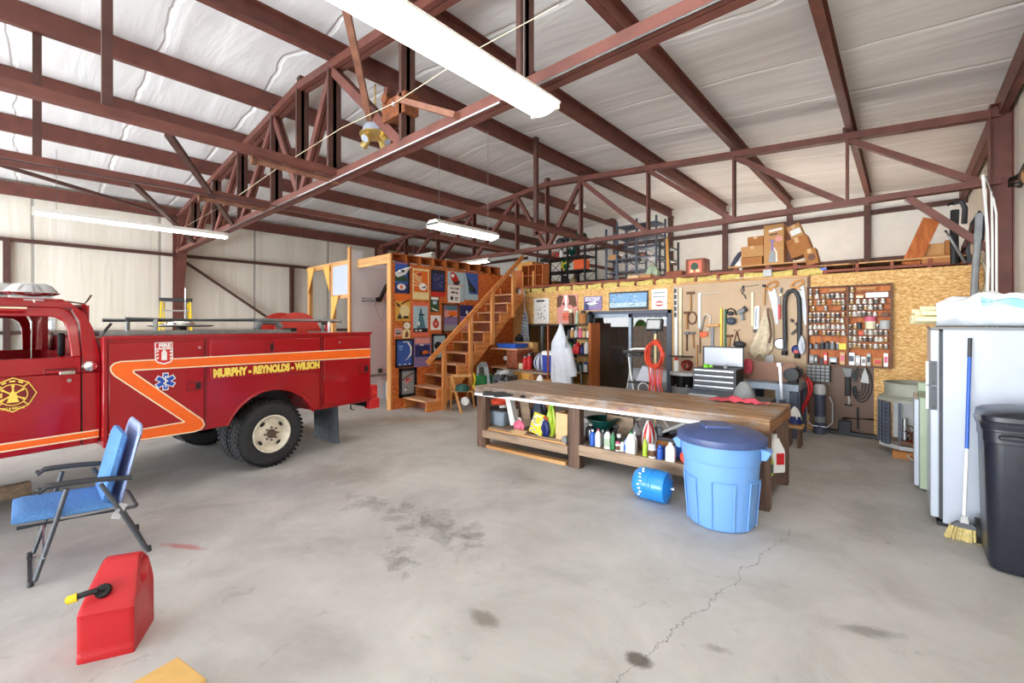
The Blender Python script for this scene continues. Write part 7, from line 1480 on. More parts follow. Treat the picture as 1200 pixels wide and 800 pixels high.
# -------------------------------------------------- posters: quads on the poster wall
YU = Vector((0, 1, 0))
PG = 'posters on the orange wall'
class Poster:
    """flat sheet on plane X = PXW; art drawn in unit coordinates (0..1, 0..1 from bottom left)"""
    def __init__(s, label, u0, v0, u1, v1, paper, cat='poster', frame=None, fw=.03, name='poster', group=PG, off=.006):
        a = Q(u0, (v0+v1)/2); b = Q(u1, (v0+v1)/2); um = (u0+u1)/2
        s.y0, s.y1 = a.y, b.y; s.z1, s.z0 = Q(um, v0).z, Q(um, v1).z; s.off = off
        s.t = thing(name, label, cat, (0, 0, 0), 0, group); s.n = 0
        if frame:
            mb = MB(); f = fw
            for lo, hi in (((s.y0, s.z0), (s.y0+f, s.z1)), ((s.y1-f, s.z0), (s.y1, s.z1)), ((s.y0, s.z0), (s.y1, s.z0+f)), ((s.y0, s.z1-f), (s.y1, s.z1))): mb.box2((PXW+.002, lo[0], lo[1]), (PXW+.03, hi[0], hi[1]), frame)
            obj('frame', mb, s.t); s.y0 += f*.8; s.y1 -= f*.8; s.z0 += f*.8; s.z1 -= f*.8; s.off = off = .012
        s.mb = MB(); s.mb.box2((PXW+.001, s.y0, s.z0), (PXW+off, s.y1, s.z1), paper)
    def P(s, x, y): return (s.y0+(s.y1-s.y0)*x, s.z0+(s.z1-s.z0)*y)
    def poly(s, pts, m): s.n += 1; s.mb.prism([s.P(*p) for p in pts], (PXW+s.off+.0006*s.n, 0, 0), YU, UZ, (.0006, 0, 0), m); return s
    def rect(s, x0, y0, x1, y1, m): return s.poly([(x0, y0), (x1, y0), (x1, y1), (x0, y1)], m)
    def disc(s, x, y, rx, ry, m, n=18, rot=0): 
        c, q = math.cos(R(rot)), math.sin(R(rot)); return s.poly([(x+rx*math.cos(2*PI*i/n)*c-ry*math.sin(2*PI*i/n)*q, y+rx*math.cos(2*PI*i/n)*q+ry*math.sin(2*PI*i/n)*c) for i in range(n)], m)
    def text(s, tx, x, y, h, w, m, bold=0.):
        s.n += 1; p = s.P(x, y); s.mb.text(tx, h*(s.z1-s.z0), (PXW+s.off+.0006*s.n+.001, p[0], p[1]), YU, UZ, m, .0, width=w*(s.y1-s.y0), bold=bold); return s
    def done(s): obj('print', s.mb, s.t); return s.t
for n_, c in (('p_navy', (34, 44, 104)), ('p_blue', (56, 92, 176)), ('p_sky', (120, 166, 206)), ('p_pale', (176, 204, 214)), ('p_orange', (232, 112, 30)), ('p_cream', (240, 218, 160)), ('p_red', (200, 44, 36)), ('p_dark', (26, 28, 38)), ('p_teal', (76, 124, 138)), ('p_gold', (224, 172, 72)), ('p_brown', (110, 62, 34)), ('p_white', (240, 238, 232)), ('p_pink', (222, 150, 140)), ('p_violet', (138, 118, 168)), ('p_green', (40, 74, 44)), ('p_grey', (150, 156, 160)), ('p_salmon', (226, 110, 84))): mat(n_, c, .5, var=.06, scale=14)
p = Poster('blue airship poster with white aircraft shape, top left of the poster wall', 462.8, 307, 480, 343.5, 'p_blue', frame=None); p.rect(.0, 0, 1, .3, 'p_navy').rect(0, .38, .8, .55, 'p_green').disc(.42, .2, .3, .1, 'p_white').disc(.42, .2, .1, .07, 'p_salmon').rect(.84, 0, 1, 1, 'p_dark').poly([(.02, .56), (.2, .5), (.7, .62), (.98, .8), (.98, .86), (.7, .78), (.3, .66), (.05, .62)], 'p_white').done()
p = Poster('orange sunburst poster with cream border, second in the top row', 483.5, 315, 502.5, 351, 'p_cream')
p.rect(.07, .24, .93, .94, 'p_orange'); 
for k in range(7): a = R(100+13*k); p.poly([(.6, .42), (.6+.75*math.cos(a), max(.26, .42+.52*math.sin(a))), (.6+.75*math.cos(a+.1), max(.26, .42+.52*math.sin(a+.1)))], 'p_cream') if .6+.75*math.cos(a) > .08 else p.poly([(.6, .42), (.08, .42+.52*math.tan(PI-a) if a > R(150) else .8), (.08, .46+.52*math.tan(PI-a) if a > R(150) else .86)], 'p_cream')
p.disc(.62, .42, .24, .12, 'p_white').poly([(.5, .4), (.85, .46), (.7, .38)], 'p_dark').disc(.4, .82, .12, .06, 'p_red').done()
p = Poster('dark navy constellation style poster with red foot, third in the top row', 505, 316, 521.5, 347.5, 'p_dark'); p.rect(0, 0, 1, .18, 'p_red').rect(.1, .24, .9, .86, 'p_navy')
rg = random.Random(3)
for k in range(26): x, y = rg.uniform(.14, .8), rg.uniform(.3, .8); p.rect(x, y, x+rg.uniform(.03, .1), y+.012, 'p_sky' if k % 3 else 'p_gold')
p.done()
p = Poster('pale blue poster with red flying shape, left of the black fish poster', 524.5, 318.5, 543.5, 353, 'p_pale'); p.disc(.42, .77, .3, .16, 'p_red', 18, -35).poly([(.3, .62), (.75, .72), (.7, .58), (.45, .54)], 'p_dark').disc(.3, .86, .1, .06, 'p_white').rect(.0, .52, 1, .56, 'p_pink').done()
p = Poster('white notice sheet with dark print overlapping the red flying shape poster', 525, 334.5, 539, 354.5, 'p_white', off=.014, name='notice'); p.text('WELCOME', .5, .82, .16, .8, 'p_dark', .002).rect(.22, .54, .55, .64, 'p_dark').rect(.6, .52, .78, .62, 'p_dark').disc(.28, .25, .12, .12, 'p_dark').rect(.52, .26, .8, .32, 'p_dark').rect(.55, .14, .75, .2, 'p_dark').done()
p = Poster('blue poster of a dark diving shape, last in the top row', 544, 320, 560, 351.5, 'p_blue'); p.rect(0, 0, 1, .22, 'p_pale').poly([(.0, .0), (.35, .12), (.25, .6), (.1, .95), (.0, 1)], 'p_pale').poly([(.15, .9), (.45, .62), (.8, .42), (.86, .25), (.6, .3), (.35, .45)], 'p_dark').disc(.45, .4, .16, .1, 'p_green').done()
p = Poster('yellow and black poster of a biplane in the second row', 463, 345, 480.5, 376, 'p_gold'); p.rect(0, .75, 1, 1, 'p_orange').disc(.62, .38, .34, .24, 'p_cream').poly([(.02, .72), (.3, .62), (.36, .5), (.1, .56)], 'p_brown').poly([(.1, .08), (.3, .3), (.45, .08)], 'p_dark').poly([(.5, .1), (.92, .1), (.85, .18), (.6, .2)], 'p_dark').poly([(.4, .62), (.98, .78), (.96, .84), (.4, .68)], 'p_brown').done()
p = Poster('large grey blue poster with pale tower shape and dark foot', 482, 354.5, 502.7, 394, 'p_salmon'); p.rect(.1, .12, .92, .9, 'p_pale').rect(.1, .12, .92, .24, 'p_dark').poly([(.3, .24), (.8, .24), (.68, .5), (.55, .84), (.48, .84), (.4, .5)], 'p_teal').disc(.4, .38, .07, .06, 'p_white').rect(.18, .15, .34, .19, 'p_white').rect(.42, .15, .56, .2, 'p_white').rect(.4, .62, .72, .66, 'p_dark').done()
p = Poster('small dark green card with pale lettering bars', 504, 347.5, 514.5, 365.5, 'p_green'); p.rect(.1, .8, .9, .97, 'p_white').rect(.28, .5, .72, .72, 'p_pale').poly([(.1, .3), (.5, .2), (.9, .1), (.8, .05), (.3, .14)], 'p_white').done()
p = Poster('small white card with red emblem below the green card', 504.5, 369.5, 516.5, 386.5, 'p_white'); p.disc(.5, .42, .3, .3, 'p_red').disc(.5, .42, .14, .14, 'p_pink').poly([(.35, .7), (.5, .85), (.65, .7)], 'p_dark').done()
p = Poster('brown framed picture of orange and violet clouds', 517.5, 355.5, 537.5, 390, 'p_violet', 'picture', 'p_brown', .05, 'framed_picture'); p.rect(0, .55, 1, .8, 'p_pink').disc(.65, .68, .32, .1, 'p_orange').disc(.55, .9, .4, .09, 'p_teal').poly([(.2, .5), (.5, .6), (.8, .62), (.5, .52)], 'p_brown').rect(0, 0, 1, .25, 'p_grey').done()
p = Poster('blue and violet poster partly behind the handrail', 539, 357.5, 554.5, 386, 'p_navy'); p.rect(0, .0, 1, .3, 'p_pink').rect(0, .3, 1, .55, 'p_violet').disc(.5, .7, .08, .08, 'p_white').done()
p = Poster('dark blue poster of a white swooping curve, lower left', 463, 397, 484, 430, 'p_blue', 'poster', 'p_dark', .035, 'framed_poster')
p.poly([(.66, .92), (.86, .72), (.88, .5), (.7, .3), (.5, .2), (.7, .26), (.95, .42), (.98, .7), (.8, .9)], 'p_white').rect(.4, .92, .8, .95, 'p_white').rect(.12, .72, .4, .8, 'p_sky').rect(.15, .62, .36, .68, 'p_sky').disc(.2, .06, .06, .03, 'p_white').disc(.52, .06, .1, .02, 'p_white').disc(.82, .06, .06, .03, 'p_white').done()
p = Poster('blue violet poster with orange boat shape beside the white curve poster', 485, 395.5, 504.5, 429.5, 'p_violet'); p.rect(.06, .34, .94, .74, 'p_navy').rect(.06, .8, .94, .98, 'p_pink').poly([(.4, .42), (.9, .46), (.75, .56), (.55, .54)], 'p_orange').disc(.4, .46, .12, .07, 'p_dark').rect(.36, .72, .44, .78, 'p_white').rect(.48, .72, .56, .78, 'p_white').done()
p = Poster('grey framed picture with a dark bird shape behind the handrail', 505.5, 391, 523, 421, 'p_pale', 'picture', 'p_dark', .045, 'framed_picture'); p.disc(.4, .55, .3, .18, 'p_dark').disc(.6, .45, .12, .09, 'p_white').done()
p = Poster('black framed picture of a red biplane at the foot of the stairs', 467.3, 431, 487.6, 464.5, 'p_grey', 'picture', 'p_dark', .06, 'framed_picture'); p.poly([(.08, .58), (.95, .86), (.97, .92), (.08, .66)], 'p_brown').disc(.5, .58, .16, .1, 'p_red').poly([(.3, .42), (.9, .66), (.9, .72), (.3, .5)], 'p_pink').disc(.45, .3, .04, .03, 'p_dark').disc(.3, .2, .1, .05, 'p_white').done()
p = Poster('small round cream plaque on the poster wall', 472.3, 377, 481, 386, 'p_brown', 'plaque', None, .02, 'plaque'); p.disc(.5, .5, .48, .48, 'p_cream').disc(.5, .5, .36, .36, 'p_white').disc(.5, .5, .1, .1, 'p_gold').done()
p = Poster('small cream card with brown figure shape', 471.5, 386, 480.3, 396, 'p_cream', 'card', None, .02, 'small_card'); p.poly([(.3, .1), (.75, .12), (.8, .5), (.55, .9), (.4, .6)], 'p_brown').done()
p = Poster('small pink car shaped card on the poster wall', 462, 384, 471, 394, 'p_pink', 'card', None, .02, 'small_card'); p.disc(.5, .5, .4, .25, 'p_grey').rect(.2, .25, .8, .4, 'p_dark').done()
# model glider hanging before the first poster
a, b = Q(464, 319.5, .12), Q(482, 312.5, .12); t = thing('model_aircraft', 'white model aircraft wing hanging before the blue airship poster', 'model', (0, 0, 0)); mb = MB(); mb.tube([a, a.lerp(b, .25), a.lerp(b, .7), b], [.02, .055, .05, .012], 'white_lamp', n=10, flat=.5); obj('wing', mb, t); mb = MB(); mb.bar(a.lerp(b, .3)+Vector((-.1, 0, 0)), a.lerp(b, .3)+Vector((.1, 0, -.01)), .05, .05, 'charcoal'); obj('body', mb, t)
# -------------------------------------------------- stairs
SX0, SX1 = PXW+.02, -6.97
st_ = thing('staircase', 'orange wooden staircase with handrail climbing to the loft', 'staircase', (0, 0, 0))
NS = 12; RISE = LOFT/NS; RUN = .262; SY0 = 5.28
for k in range(NS-1):
    z = RISE*(k+1); y = SY0+RUN*k
    mb = MB(); mb.box2((SX0+.0, y-.03, z-.035), (SX1+.0, y+RUN+.01, z), 'tread_wood'); obj('tread', mb, st_, bev=.004)
    mb = MB(); mb.box2((SX0+.04, y+RUN*.9, z-RISE+.0 if k else 0), (SX1-.04, y+RUN*.9+.015, z-.036), 'ply_red'); obj('riser', mb, st_)
def stringer(x0, x1):
    pts = [(SY0-.02, 0)]
    for k in range(NS-1): y = SY0+RUN*k; z = RISE*(k+1)-.036; pts += [(y, z), (y+RUN, z)]
    pts += [(SY0+RUN*(NS-1), LOFT-.05), (SY0+RUN*(NS-1)+.06, LOFT-.36), (SY0+.36, 0)]
    mb = MB(); mb.prism(pts, (x0, 0, 0), YU, UZ, (x1-x0, 0, 0), 'rail_wood'); return mb
obj('stringer', stringer(SX1-.03, SX1+.012), st_); obj('stringer', stringer(SX0-.01, SX0+.03), st_)
HX = SX1+.035
h0, h1 = onX(500.5, 426, HX), onX(613, 300.5, HX)
mb = MB(); mb.bar(h0, h1, .045, .1, 'rail_wood'); obj('handrail', mb, st_, bev=.006)
for u, v0, v1 in ((520.5, 407, 475), (551.5, 372, 447), (577, 342, 404), (601.5, 318, 372)):
    a, b = onX(u, v0, HX), onX(u, v1, HX); mb = MB(); mb.box2((HX-.03, a.y-.045, b.z if v1 < 470 else 0), (HX+.03, a.y+.045, a.z+.02), 'post_wood'); obj('post', mb, st_, bev=.004)
# things under / beside the stairs
p0 = onZ(530, 482); t = thing('sawhorse', 'small yellow wooden A-frame sawhorse at the foot of the stairs', 'sawhorse', (-6.2, 5.55, 0))
sp_ = onX
zt_ = .62
ap0 = onY(528.5, 440, 5.5); ap1 = onY(551.5, 440, 5.85)
for ap_, f0, f1 in ((ap0, onZ(528.5, 480.5), onZ(540.5, 484.5)), (ap1, onZ(546, 474), onZ(556, 478))):
    for f in (f0, f1): mb = MB(); mb.bar(f-Vector((-6.2, 5.55, 0)), ap_-Vector((-6.2, 5.55, 0)), .03, .045, 'lumber_z'); obj('leg', mb, t)
mb = MB(); q0, q1 = ap0-Vector((-6.2, 5.55, 0)), ap1-Vector((-6.2, 5.55, 0)); mb.bar(q0, q1, .04, .05, 'lumber_x'); obj('rail', mb, t); mb = MB(); mb.bar(q0-Vector((0, 0, .3)), q1-Vector((-.05, 0, .3)), .14, .02, 'lumber_x'); obj('shelf', mb, t)
mb = MB(); mb.lathe([(.15, 0), (.145, .05), (.1, .12), (.0, .14)], 'green_dark', n=20); o = solo('teal_bowl', mb, 'upturned dark teal bowl on the sawhorse shelf', 'bowl', ap0.lerp(ap1, .55)-Vector((0, 0, .29)))
p = onY(545, 468, 5.8); mb = MB(); mb.lathe([(.0, -.03), (.07, -.03), (.085, -.015), (.085, .015), (.07, .03), (.0, .03)], 'white', axis=(.6, -1, 0), n=20); solo('white_pulley', mb, 'small white wheel hanging under the sawhorse shelf', 'wheel', (p.x, p.y, .22))
mb = MB(); a = onY(555, 437, 5.8); mb.tube([a, a+Vector((.04, 0, -.12)), a+Vector((.0, 0, -.25)), a+Vector((.05, 0, -.33))], .022, 'yellow', n=7, flat=.4); solo('yellow_strap', mb, 'yellow strap hanging from the end of the sawhorse', 'strap')
t = thing('hose_cart', 'green box cart with grey hoses below the stairs', 'cart', (0, 0, 0)); x0, x1, z0, z1 = rectw(556.5, 440, 567, 452, 6.4); mb = MB(); mb.box2((x0, 6.4, .25), (x1, 6.75, z1), 'green'); obj('tank', mb, t, bev=.015); mb = MB(); [mb.cyl((x, 6.35, .12), (x, 6.8, .12), .12, 'black', n=18) for x in (x0+.05,)]; mb.box2((x0, 6.42, .1), (x1, 6.7, .25), 'charcoal'); obj('base', mb, t)
for k in range(4): mb = MB(); mb.tube([onY(559+2*k, 440, 6.45+.05*k), onY(560+2.2*k, 430, 6.5), onY(564+1.8*k, 424.5, 6.55), onY(568+1.2*k, 430, 6.5), onY(570+1.5*k, 452, 6.5)], .018, 'grey' if k % 2 else 'galvanised', n=7); obj('hose', mb, t)
# long desk in front of the dark window
DY0, DY1 = 7.05, 7.75; dz = onY(640, 437, DY0).z
dx0, dx1 = onY(575, 440, DY0).x, onY(662, 440, DY0).x
t = thing('long_desk', 'long low wooden desk under the dark window beside the stairs', 'desk', (0, 0, 0)); mb = MB(); mb.box2((dx0+.35, DY0, dz-.04), (dx1-.1, DY1, dz), 'lumber_grey'); obj('top', mb, t)
x0, x1, z0, z1 = rectw(602.5, 441, 624, 470, DY0+.02); mb = MB(); mb.box2((x0, DY0+.02, .05), (x1, DY1, dz-.04), 'ply_gold'); obj('cupboard', mb, t); mb = MB(); mb.box2((x1, DY0+.05, .05), (x1+.35, DY1, dz-.04), 'brown'); obj('cupboard', mb, t); mb = MB(); mb.box2((dx0+.35, DY0+.03, 0), (dx0+.4, DY1, dz-.04), 'brown'); obj('leg', mb, t)
x0, x1, z0, z1 = rectw(630, 437.5, 641.5, 448, DY0-.03); t = crumple('paper_bag', 'white paper bag sagging under the front edge of the desk', 'bag', ((x0+x1)/2, DY0-.11, .36), .12, .08, .34, 'white', 44); mb = MB(); mb.box2((x0-.05, DY0-.2, 0), (x1+.05, DY0-.02, .357), 'brown'); solo('storage_box', mb, 'brown box on the floor under the white paper bag', 'box')
mb = MB(); a = onY(646, 445, DY0-.04); mb.box2((a.x-.08, DY0-.2, 0), (a.x+.1, DY0-.05, dz-.1), 'card_dark'); solo('storage_box', mb, 'red brown carton standing below the cooler', 'box'); mb = MB(); a = onY(626.5, 442, DY0-.05); mb.box2((a.x-.07, DY0-.15, 0), (a.x+.06, DY0-.02, dz-.06), 'card_dark'); solo('storage_box', mb, 'tall brown box left of the white paper bag', 'box')
# shelf boxes beside the stairs with the blue tray
x0, x1, z0, z1 = rectw(577, 408, 606, 432, DY0+.15); t = thing('open_shelf_box', 'open chipboard shelf box with two shelves beside the stairs', 'shelf', (0, 0, 0)); mb = MB()
for z in (z0, z1-.03): mb.box2((x0-.05, DY0+.15, z), (x1, DY1, z+.03), 'tread_wood')
obj('shelf', mb, t); mb = MB(); mb.box2((x0-.05, DY1-.02, z0), (x1, DY1, z1), 'osb'); mb.box2((x0-.05, DY0+.17, 0), (x0-.02, DY1, z0), 'brown'); obj('back', mb, t); mb = MB(); xr = onY(595, 420, DY0+.15).x; mb.box2((xr-.02, DY0+.15, 0), (x1, DY1, z1-.03), 'ply_red'); obj('side_cupboard', mb, t)
xb0, xb1, zb0, zb1 = rectw(580.5, 402, 603, 408, DY0+.18); mb = MB(); loft(mb, [((xb1-xb0)/2*.92, .22, .05, 0), ((xb1-xb0)/2, .26, .06, .09), ((xb1-xb0)/2, .26, .06, .1)], 'blue'); solo('blue_tray', mb, 'blue plastic tray on the shelf box by the stairs', 'tray', ((xb0+xb1)/2, DY0+.43, z1+.001)); mb = MB(); mb.box2((-.3, 0, 0), (.32, .2, .22), 'osb'); solo('chipboard_box', mb, 'chipboard box behind the blue tray', 'box', ((xb0+xb1)/2+.05, DY1+.02, z1-.1)); mb = MB(); mb.box2((xb0-.2, DY1+.02, 0), (xb1+.2, DY1+.25, z1-.102), 'brown'); solo('tall_cupboard', mb, 'brown cupboard carrying the chipboard box', 'cupboard')
mb = MB(); c = onY(592.5, 419.5, DY0+.14); mb.cyl(c, c+UN*.02, .045, 'white', n=16); mb.cyl(c+UN*.02, c+UN*.024, .025, 'grey'); solo('white_dial', mb, 'small white dial fixed on the shelf box', 'dial'); mb = MB(); c = onY(609.5, 421, DY0+.2); mb.box2((c.x-.05, c.y, dz+.001), (c.x+.05, c.y+.1, dz+.13), 'cream'); solo('small_clock', mb, 'small cream clock on the desk beside the red extinguishers', 'clock', bev=.01)
for u, h, l in ((613.5, .3, 'first red extinguisher on the desk, left one'), (618.5, .36, 'taller red extinguisher on the desk, right one')):
    c = onY(u, 430, DY0+.25); t = thing('fire_extinguisher', l, 'extinguisher', (c.x, DY0+.3, dz)); mb = MB(); mb.lathe([(.055, 0), (.06, .01), (.06, h*.68), (.04, h*.8), (.02, h*.84)], 'red', n=18); obj('cylinder', mb, t); mb = MB(); mb.cyl((0, 0, h*.83), (0, 0, h*.95), .022, 'grey_light'); mb.box((.02, 0, h*.97), (.1, .025, .03), 'charcoal'); obj('valve', mb, t)
# engine block
p = onY(588, 450, 6.6); t = thing('small_engine', 'grey greasy engine on the floor below the shelf box', 'engine', (p.x, 6.7, .35)); mb = MB(); mb.box((0, 0, .2), (.42, .34, .26), 'tool_steel'); mb.cyl((-.05, -.2, .22), (-.05, .2, .22), .14, 'graphite', n=18); obj('block', mb, t, bev=.02); mb = MB(); mb.box((.05, -.05, .38), (.3, .2, .1), 'grey'); mb.cyl((-.15, -.1, .32), (.2, -.14, .42), .05, 'grey_light'); mb.cyl((.1, -.2, .15), (.1, -.26, .15), .09, 'grey', n=16); obj('cowling', mb, t, bev=.01); mb = MB(); rg = random.Random(2)
for k in range(6): mb.tube([(rg.uniform(-.25, .25), rg.uniform(-.24, -.12), rg.uniform(.05, .4)) for _ in range(4)], .012, 'black', n=5)
obj('hoses', mb, t); mb = MB(); mb.box2((p.x-.3, 6.5, 0), (p.x+.3, 6.95, .349), 'brown'); solo('engine_crate', mb, 'dark crate under the greasy engine', 'crate')
# cooler and patterned pillow
x0, x1, z0, z1 = rectw(634.5, 415, 647, 434, DY0+.1); t = thing('cooler', 'blue cooler box with white lid on the desk', 'cooler', ((x0+x1)/2, DY0+.25, dz)); w_ = (x1-x0)/2; hh = onY(640, 416, DY0+.1).z-dz; mb = loft(MB(), [(w_*.92, .14, .03, 0), (w_, .15, .03, hh)], 'blue_dark'); o = obj('body', mb, t); o.data.materials[0] = M['cooler_blue'] if 'cooler_blue' in M else mat('cooler_blue', (44, 66, 170), .4); mb = loft(MB(), [(w_*1.05, .16, .03, hh), (w_*1.05, .16, .03, hh+.06), (w_*.9, .13, .03, hh+.085)], 'white'); obj('lid', mb, t)
crumple('patterned_pillow', 'white patterned cushion slumped left of the cooler', 'cushion', (onY(629.5, 430, DY0+.2).x, DY0+.3, dz+.001), .16, .14, .36, 'white_cloth', 51, 'blue_dark', True)
# ironing board hanging by the stairs
t = thing('ironing_board', 'ironing board with blue and white patterned cover hanging on the chipboard wall', 'ironing board', (0, 0, 0)); IY = 8.45; c = [(617.3, 363), (614.5, 368), (611.5, 385), (609, 402), (609, 424), (619.5, 424), (618.8, 402), (618.3, 385), (618, 368)]
m_, nt_, b_ = _new('floral'); mp = mapping(nt_, (14, 14, 14)); vv = nt_.nodes.new('ShaderNodeTexVoronoi'); nt_.links.new(mp.outputs[0], vv.inputs['Vector']); sx_ = nt_.nodes.new('ShaderNodeSeparateColor'); nt_.links.new(vv.outputs['Color'], sx_.inputs[0]); rp = ramp(nt_, [(.2, rgb(224, 228, 226)), (.55, rgb(120, 150, 160)), (.75, rgb(60, 90, 140)), (.9, rgb(40, 50, 90))]); nt_.links.new(sx_.outputs[0], rp.inputs[0]); nt_.links.new(rp.outputs[0], b_.inputs['Base Color'])
c = [(614.5, 363), (612.5, 369), (610.6, 386), (609, 404), (609, 426), (620.5, 426), (619.8, 404), (618.3, 386), (616.8, 369)]
mb = MB(); q = [onY(u, v, IY) for u, v in c]; mb.prism([(k.x, k.z) for k in q], (0, IY, 0), UX, UZ, (0, .05, 0), 'floral'); obj('cover', mb, t, bev=.008); mb = MB(); mb.tube([onY(614.7, 364, IY+.02), onY(614.5, 348, IY+.02), onY(614.2, 341, IY+.1)], .016, 'white'); obj('hanger', mb, t); mb = MB(); mb.tube([onY(612, 400, IY+.08), onY(616, 445, IY+.08)], .02, 'grey'); obj('leg', mb, t)
mb = MB(); mb.box(onY(611.5, 341.5, 8.5), (.14, .1, .1), 'grey_light'); solo('junction_box', mb, 'small pale junction box where the ironing board hangs', 'box'); mb = MB(); mb.box2((-.09, -.05, 0), (.08, .05, .2), 'black'); mb.ball((0, 0, .2), .07, 'black'); solo('black_boot', mb, 'small black boot by the foot of the ironing board', 'boot', (onY(607, 402, 7.9).x, 7.95, onY(607, 404, 7.95).z))
# coat on a brown stand
CYY = 6.98; t = thing('coat_stand', 'thin red brown coat stand in front of the dark window', 'coat stand', (0, 0, 0)); a, b = onY(642.3, 381, CYY), onY(642.3, 470, CYY); mb = MB(); mb.cyl((a.x, CYY, 0), (a.x, CYY, a.z), .02, 'ply_red', n=10); obj('pole', mb, t); mb = MB(); mb.tube([a, onY(662, 380.5, CYY)], .016, 'ply_red'); mb.tube([onY(642.3, 396, CYY), onY(655, 396, CYY)], .01, 'ply_red'); obj('arm', mb, t); mb = MB(); mb.box((a.x, CYY, .02), (.2, .12, .04), 'brown'); obj('foot', mb, t)
t = thing('white_coat', 'long white coat hanging open from the coat stand', 'coat', (0, 0, 0))
def coat(a, b):
    v = 379+70*b; an = 2*PI*a
    l = 658.2-1-1.5*b-(9.5*min(1, b*3.2)**1.2 if b < .4 else 9.5-1.0*(b-.4)); r_ = 659.2+2.2*min(1, b*5)+(9.5*b**1.0)
    c = (l+r_)/2; w = (r_-l)/2; u = c+w*math.cos(an); p = onY(u, v, CYY)
    return Vector((p.x, CYY-.02-.11*math.sin(an)*(.35+.65*b)*(1+.16*math.sin(7*an+2*b)), p.z))
mb = MB(); mb.sheet(coat, 44, 20, 'white_cloth', cu=True); obj('cloth', mb, t)
mb = MB(); mb.tube([onY(u, v, CYY+.02) for u, v in ((662, 394), (665.5, 408), (668.5, 424), (671, 436), (671.5, 441))], [.055, .075, .085, .09, .075], 'white_cloth', n=12); obj('sleeve', mb, t); mb = MB(); mb.tube([onY(658.5, 381, CYY), onY(658.5, 377.5, CYY), onY(659.8, 377, CYY)], .01, 'steel_bright', n=6); obj('hanger', mb, t)
# wire rack of bottles right of the coat
RX0, RX1 = onY(662, 400, 8.35).x, onY(693, 400, 8.35).x; t = thing('bottle_rack', 'dark shelf rack with wooden sides full of bottles beside the glass door', 'rack', (0, 0, 0))
zs_ = [onY(678, v, 8.3).z for v in (379.5, 395.5, 414.5, 436)]
for z in zs_: mb = MB(); mb.box2((RX0, 8.3, z-.03), (RX1, 8.65, z), 'black'); obj('shelf', mb, t)
mb = MB(); mb.box2((RX1-.03, 8.28, 0), (RX1+.03, 8.67, zs_[0]+.02), 'ply_orange'); obj('side', mb, t); mb = MB(); mb.box2((RX0-.03, 8.3, 0), (RX0, 8.66, zs_[0]), 'black'); obj('side', mb, t); mb = MB(); mb.box2((RX0, 8.3, .1), (RX1, 8.62, zs_[3]-.3), 'ply_gold'); obj('cupboard', mb, t)
rg = random.Random(14)
ITEMS = [(0, [(670, .06, .34, 'brown', 'cream', 'jar', 'tan coffee-style jar'), (676, .05, .3, 'green_pale', 'white', 'round', 'pale slim bottle'), (683, .1, .3, 'card_dark', 'charcoal', 'can', 'large dark yellow drum'), (689, .06, .26, 'charcoal', 'black', 'can', 'dark can')]),
         (1, [(667.5, .06, .2, 'charcoal', 'black', 'can', 'black can'), (671, .05, .22, 'card', 'white', 'can', 'tan can'), (675, .05, .24, 'grey_light', 'grey', 'trigger', 'white trigger bottle'), (680, .05, .24, 'pink', 'white', 'round', 'pink bottle'), (685, .05, .2, 'card_light', 'charcoal', 'can', 'pale brown can'), (689, .04, .18, 'white', 'red', 'round', 'white bottle with red cap')]),
         (2, [(669, .06, .26, 'green', 'black', 'round', 'green bottle'), (673, .05, .2, 'red', 'white', 'round', 'small red bottle'), (677.5, .075, .26, 'red', 'red', 'jug', 'big red jug'), (682.5, .05, .24, 'blue_dark', 'black', 'trigger', 'dark blue trigger bottle'), (687, .06, .3, 'white', 'green_pale', 'round', 'white bottle with pale cap')]),
         (3, [(669, .07, .24, 'charcoal', 'black', 'can', 'dark can'), (674, .07, .26, 'grey', 'charcoal', 'can', 'grey can'), (680, .06, .22, 'green_dark', 'black', 'can', 'dark green can'), (686, .06, .22, 'white', 'blue', 'can', 'white can with blue top')])]
SN = ['top', 'second', 'third', 'lowest']
for si, its in ITEMS:
    for u, r, h, m, c, stl, nm in its:
        x = onY(u, 400, 8.42).x; bottle('rack_bottle', '%s on the %s shelf of the bottle rack' % (nm, SN[si]), 'bottle', (x, 8.42+rg.uniform(-.02, .03), zs_[si]+.001), r, h, m, c, stl, None, 'bottles on the rack')
for u, l in ((671, 'left'), (681, 'right')): mb = MB(); a = onY(u+2, 452, 8.1); mb.bar((a.x+.05, 8.05, 0), onY(u-1.5, 428, 8.2), .03, .02, 'grey'); solo('tool_shaft', mb, 'thin grey tool shaft leaning below the bottle rack, %s one' % l, 'shaft')
# -------------------------------------------------- signs above the door and window
def sign(name, label, cat, u0, v0, u1, v1, paper, frame=None, Y=WF-.003):
    x0, x1, z0, z1 = rectw(u0, v0, u1, v1, Y); t = thing(name, label, cat, (0, 0, 0), 0, 'signs on the workshop wall'); mb = MB(); mb.box2((x0, Y-.012, z0), (x1, Y, z1), paper); return t, mb, x0, x1, z0, z1, Y-.0125
def art(mb, x0, x1, z0, z1, y, pts, m, k=1): mb.prism([(x0+(x1-x0)*a, z0+(z1-z0)*b) for a, b in pts], (0, y, 0), UX, UZ, (0, -.0008*k, 0), m)
t, mb, *g = sign('white_poster', 'white poster with dark heading and scattered sketches', 'poster', 626, 349.5, 643.5, 379, 'p_white'); x0, x1, z0, z1, y = g; art(mb, *g, [(.18, .86), (.72, .87), (.72, .93), (.18, .93)], 'p_dark')
rg = random.Random(4)
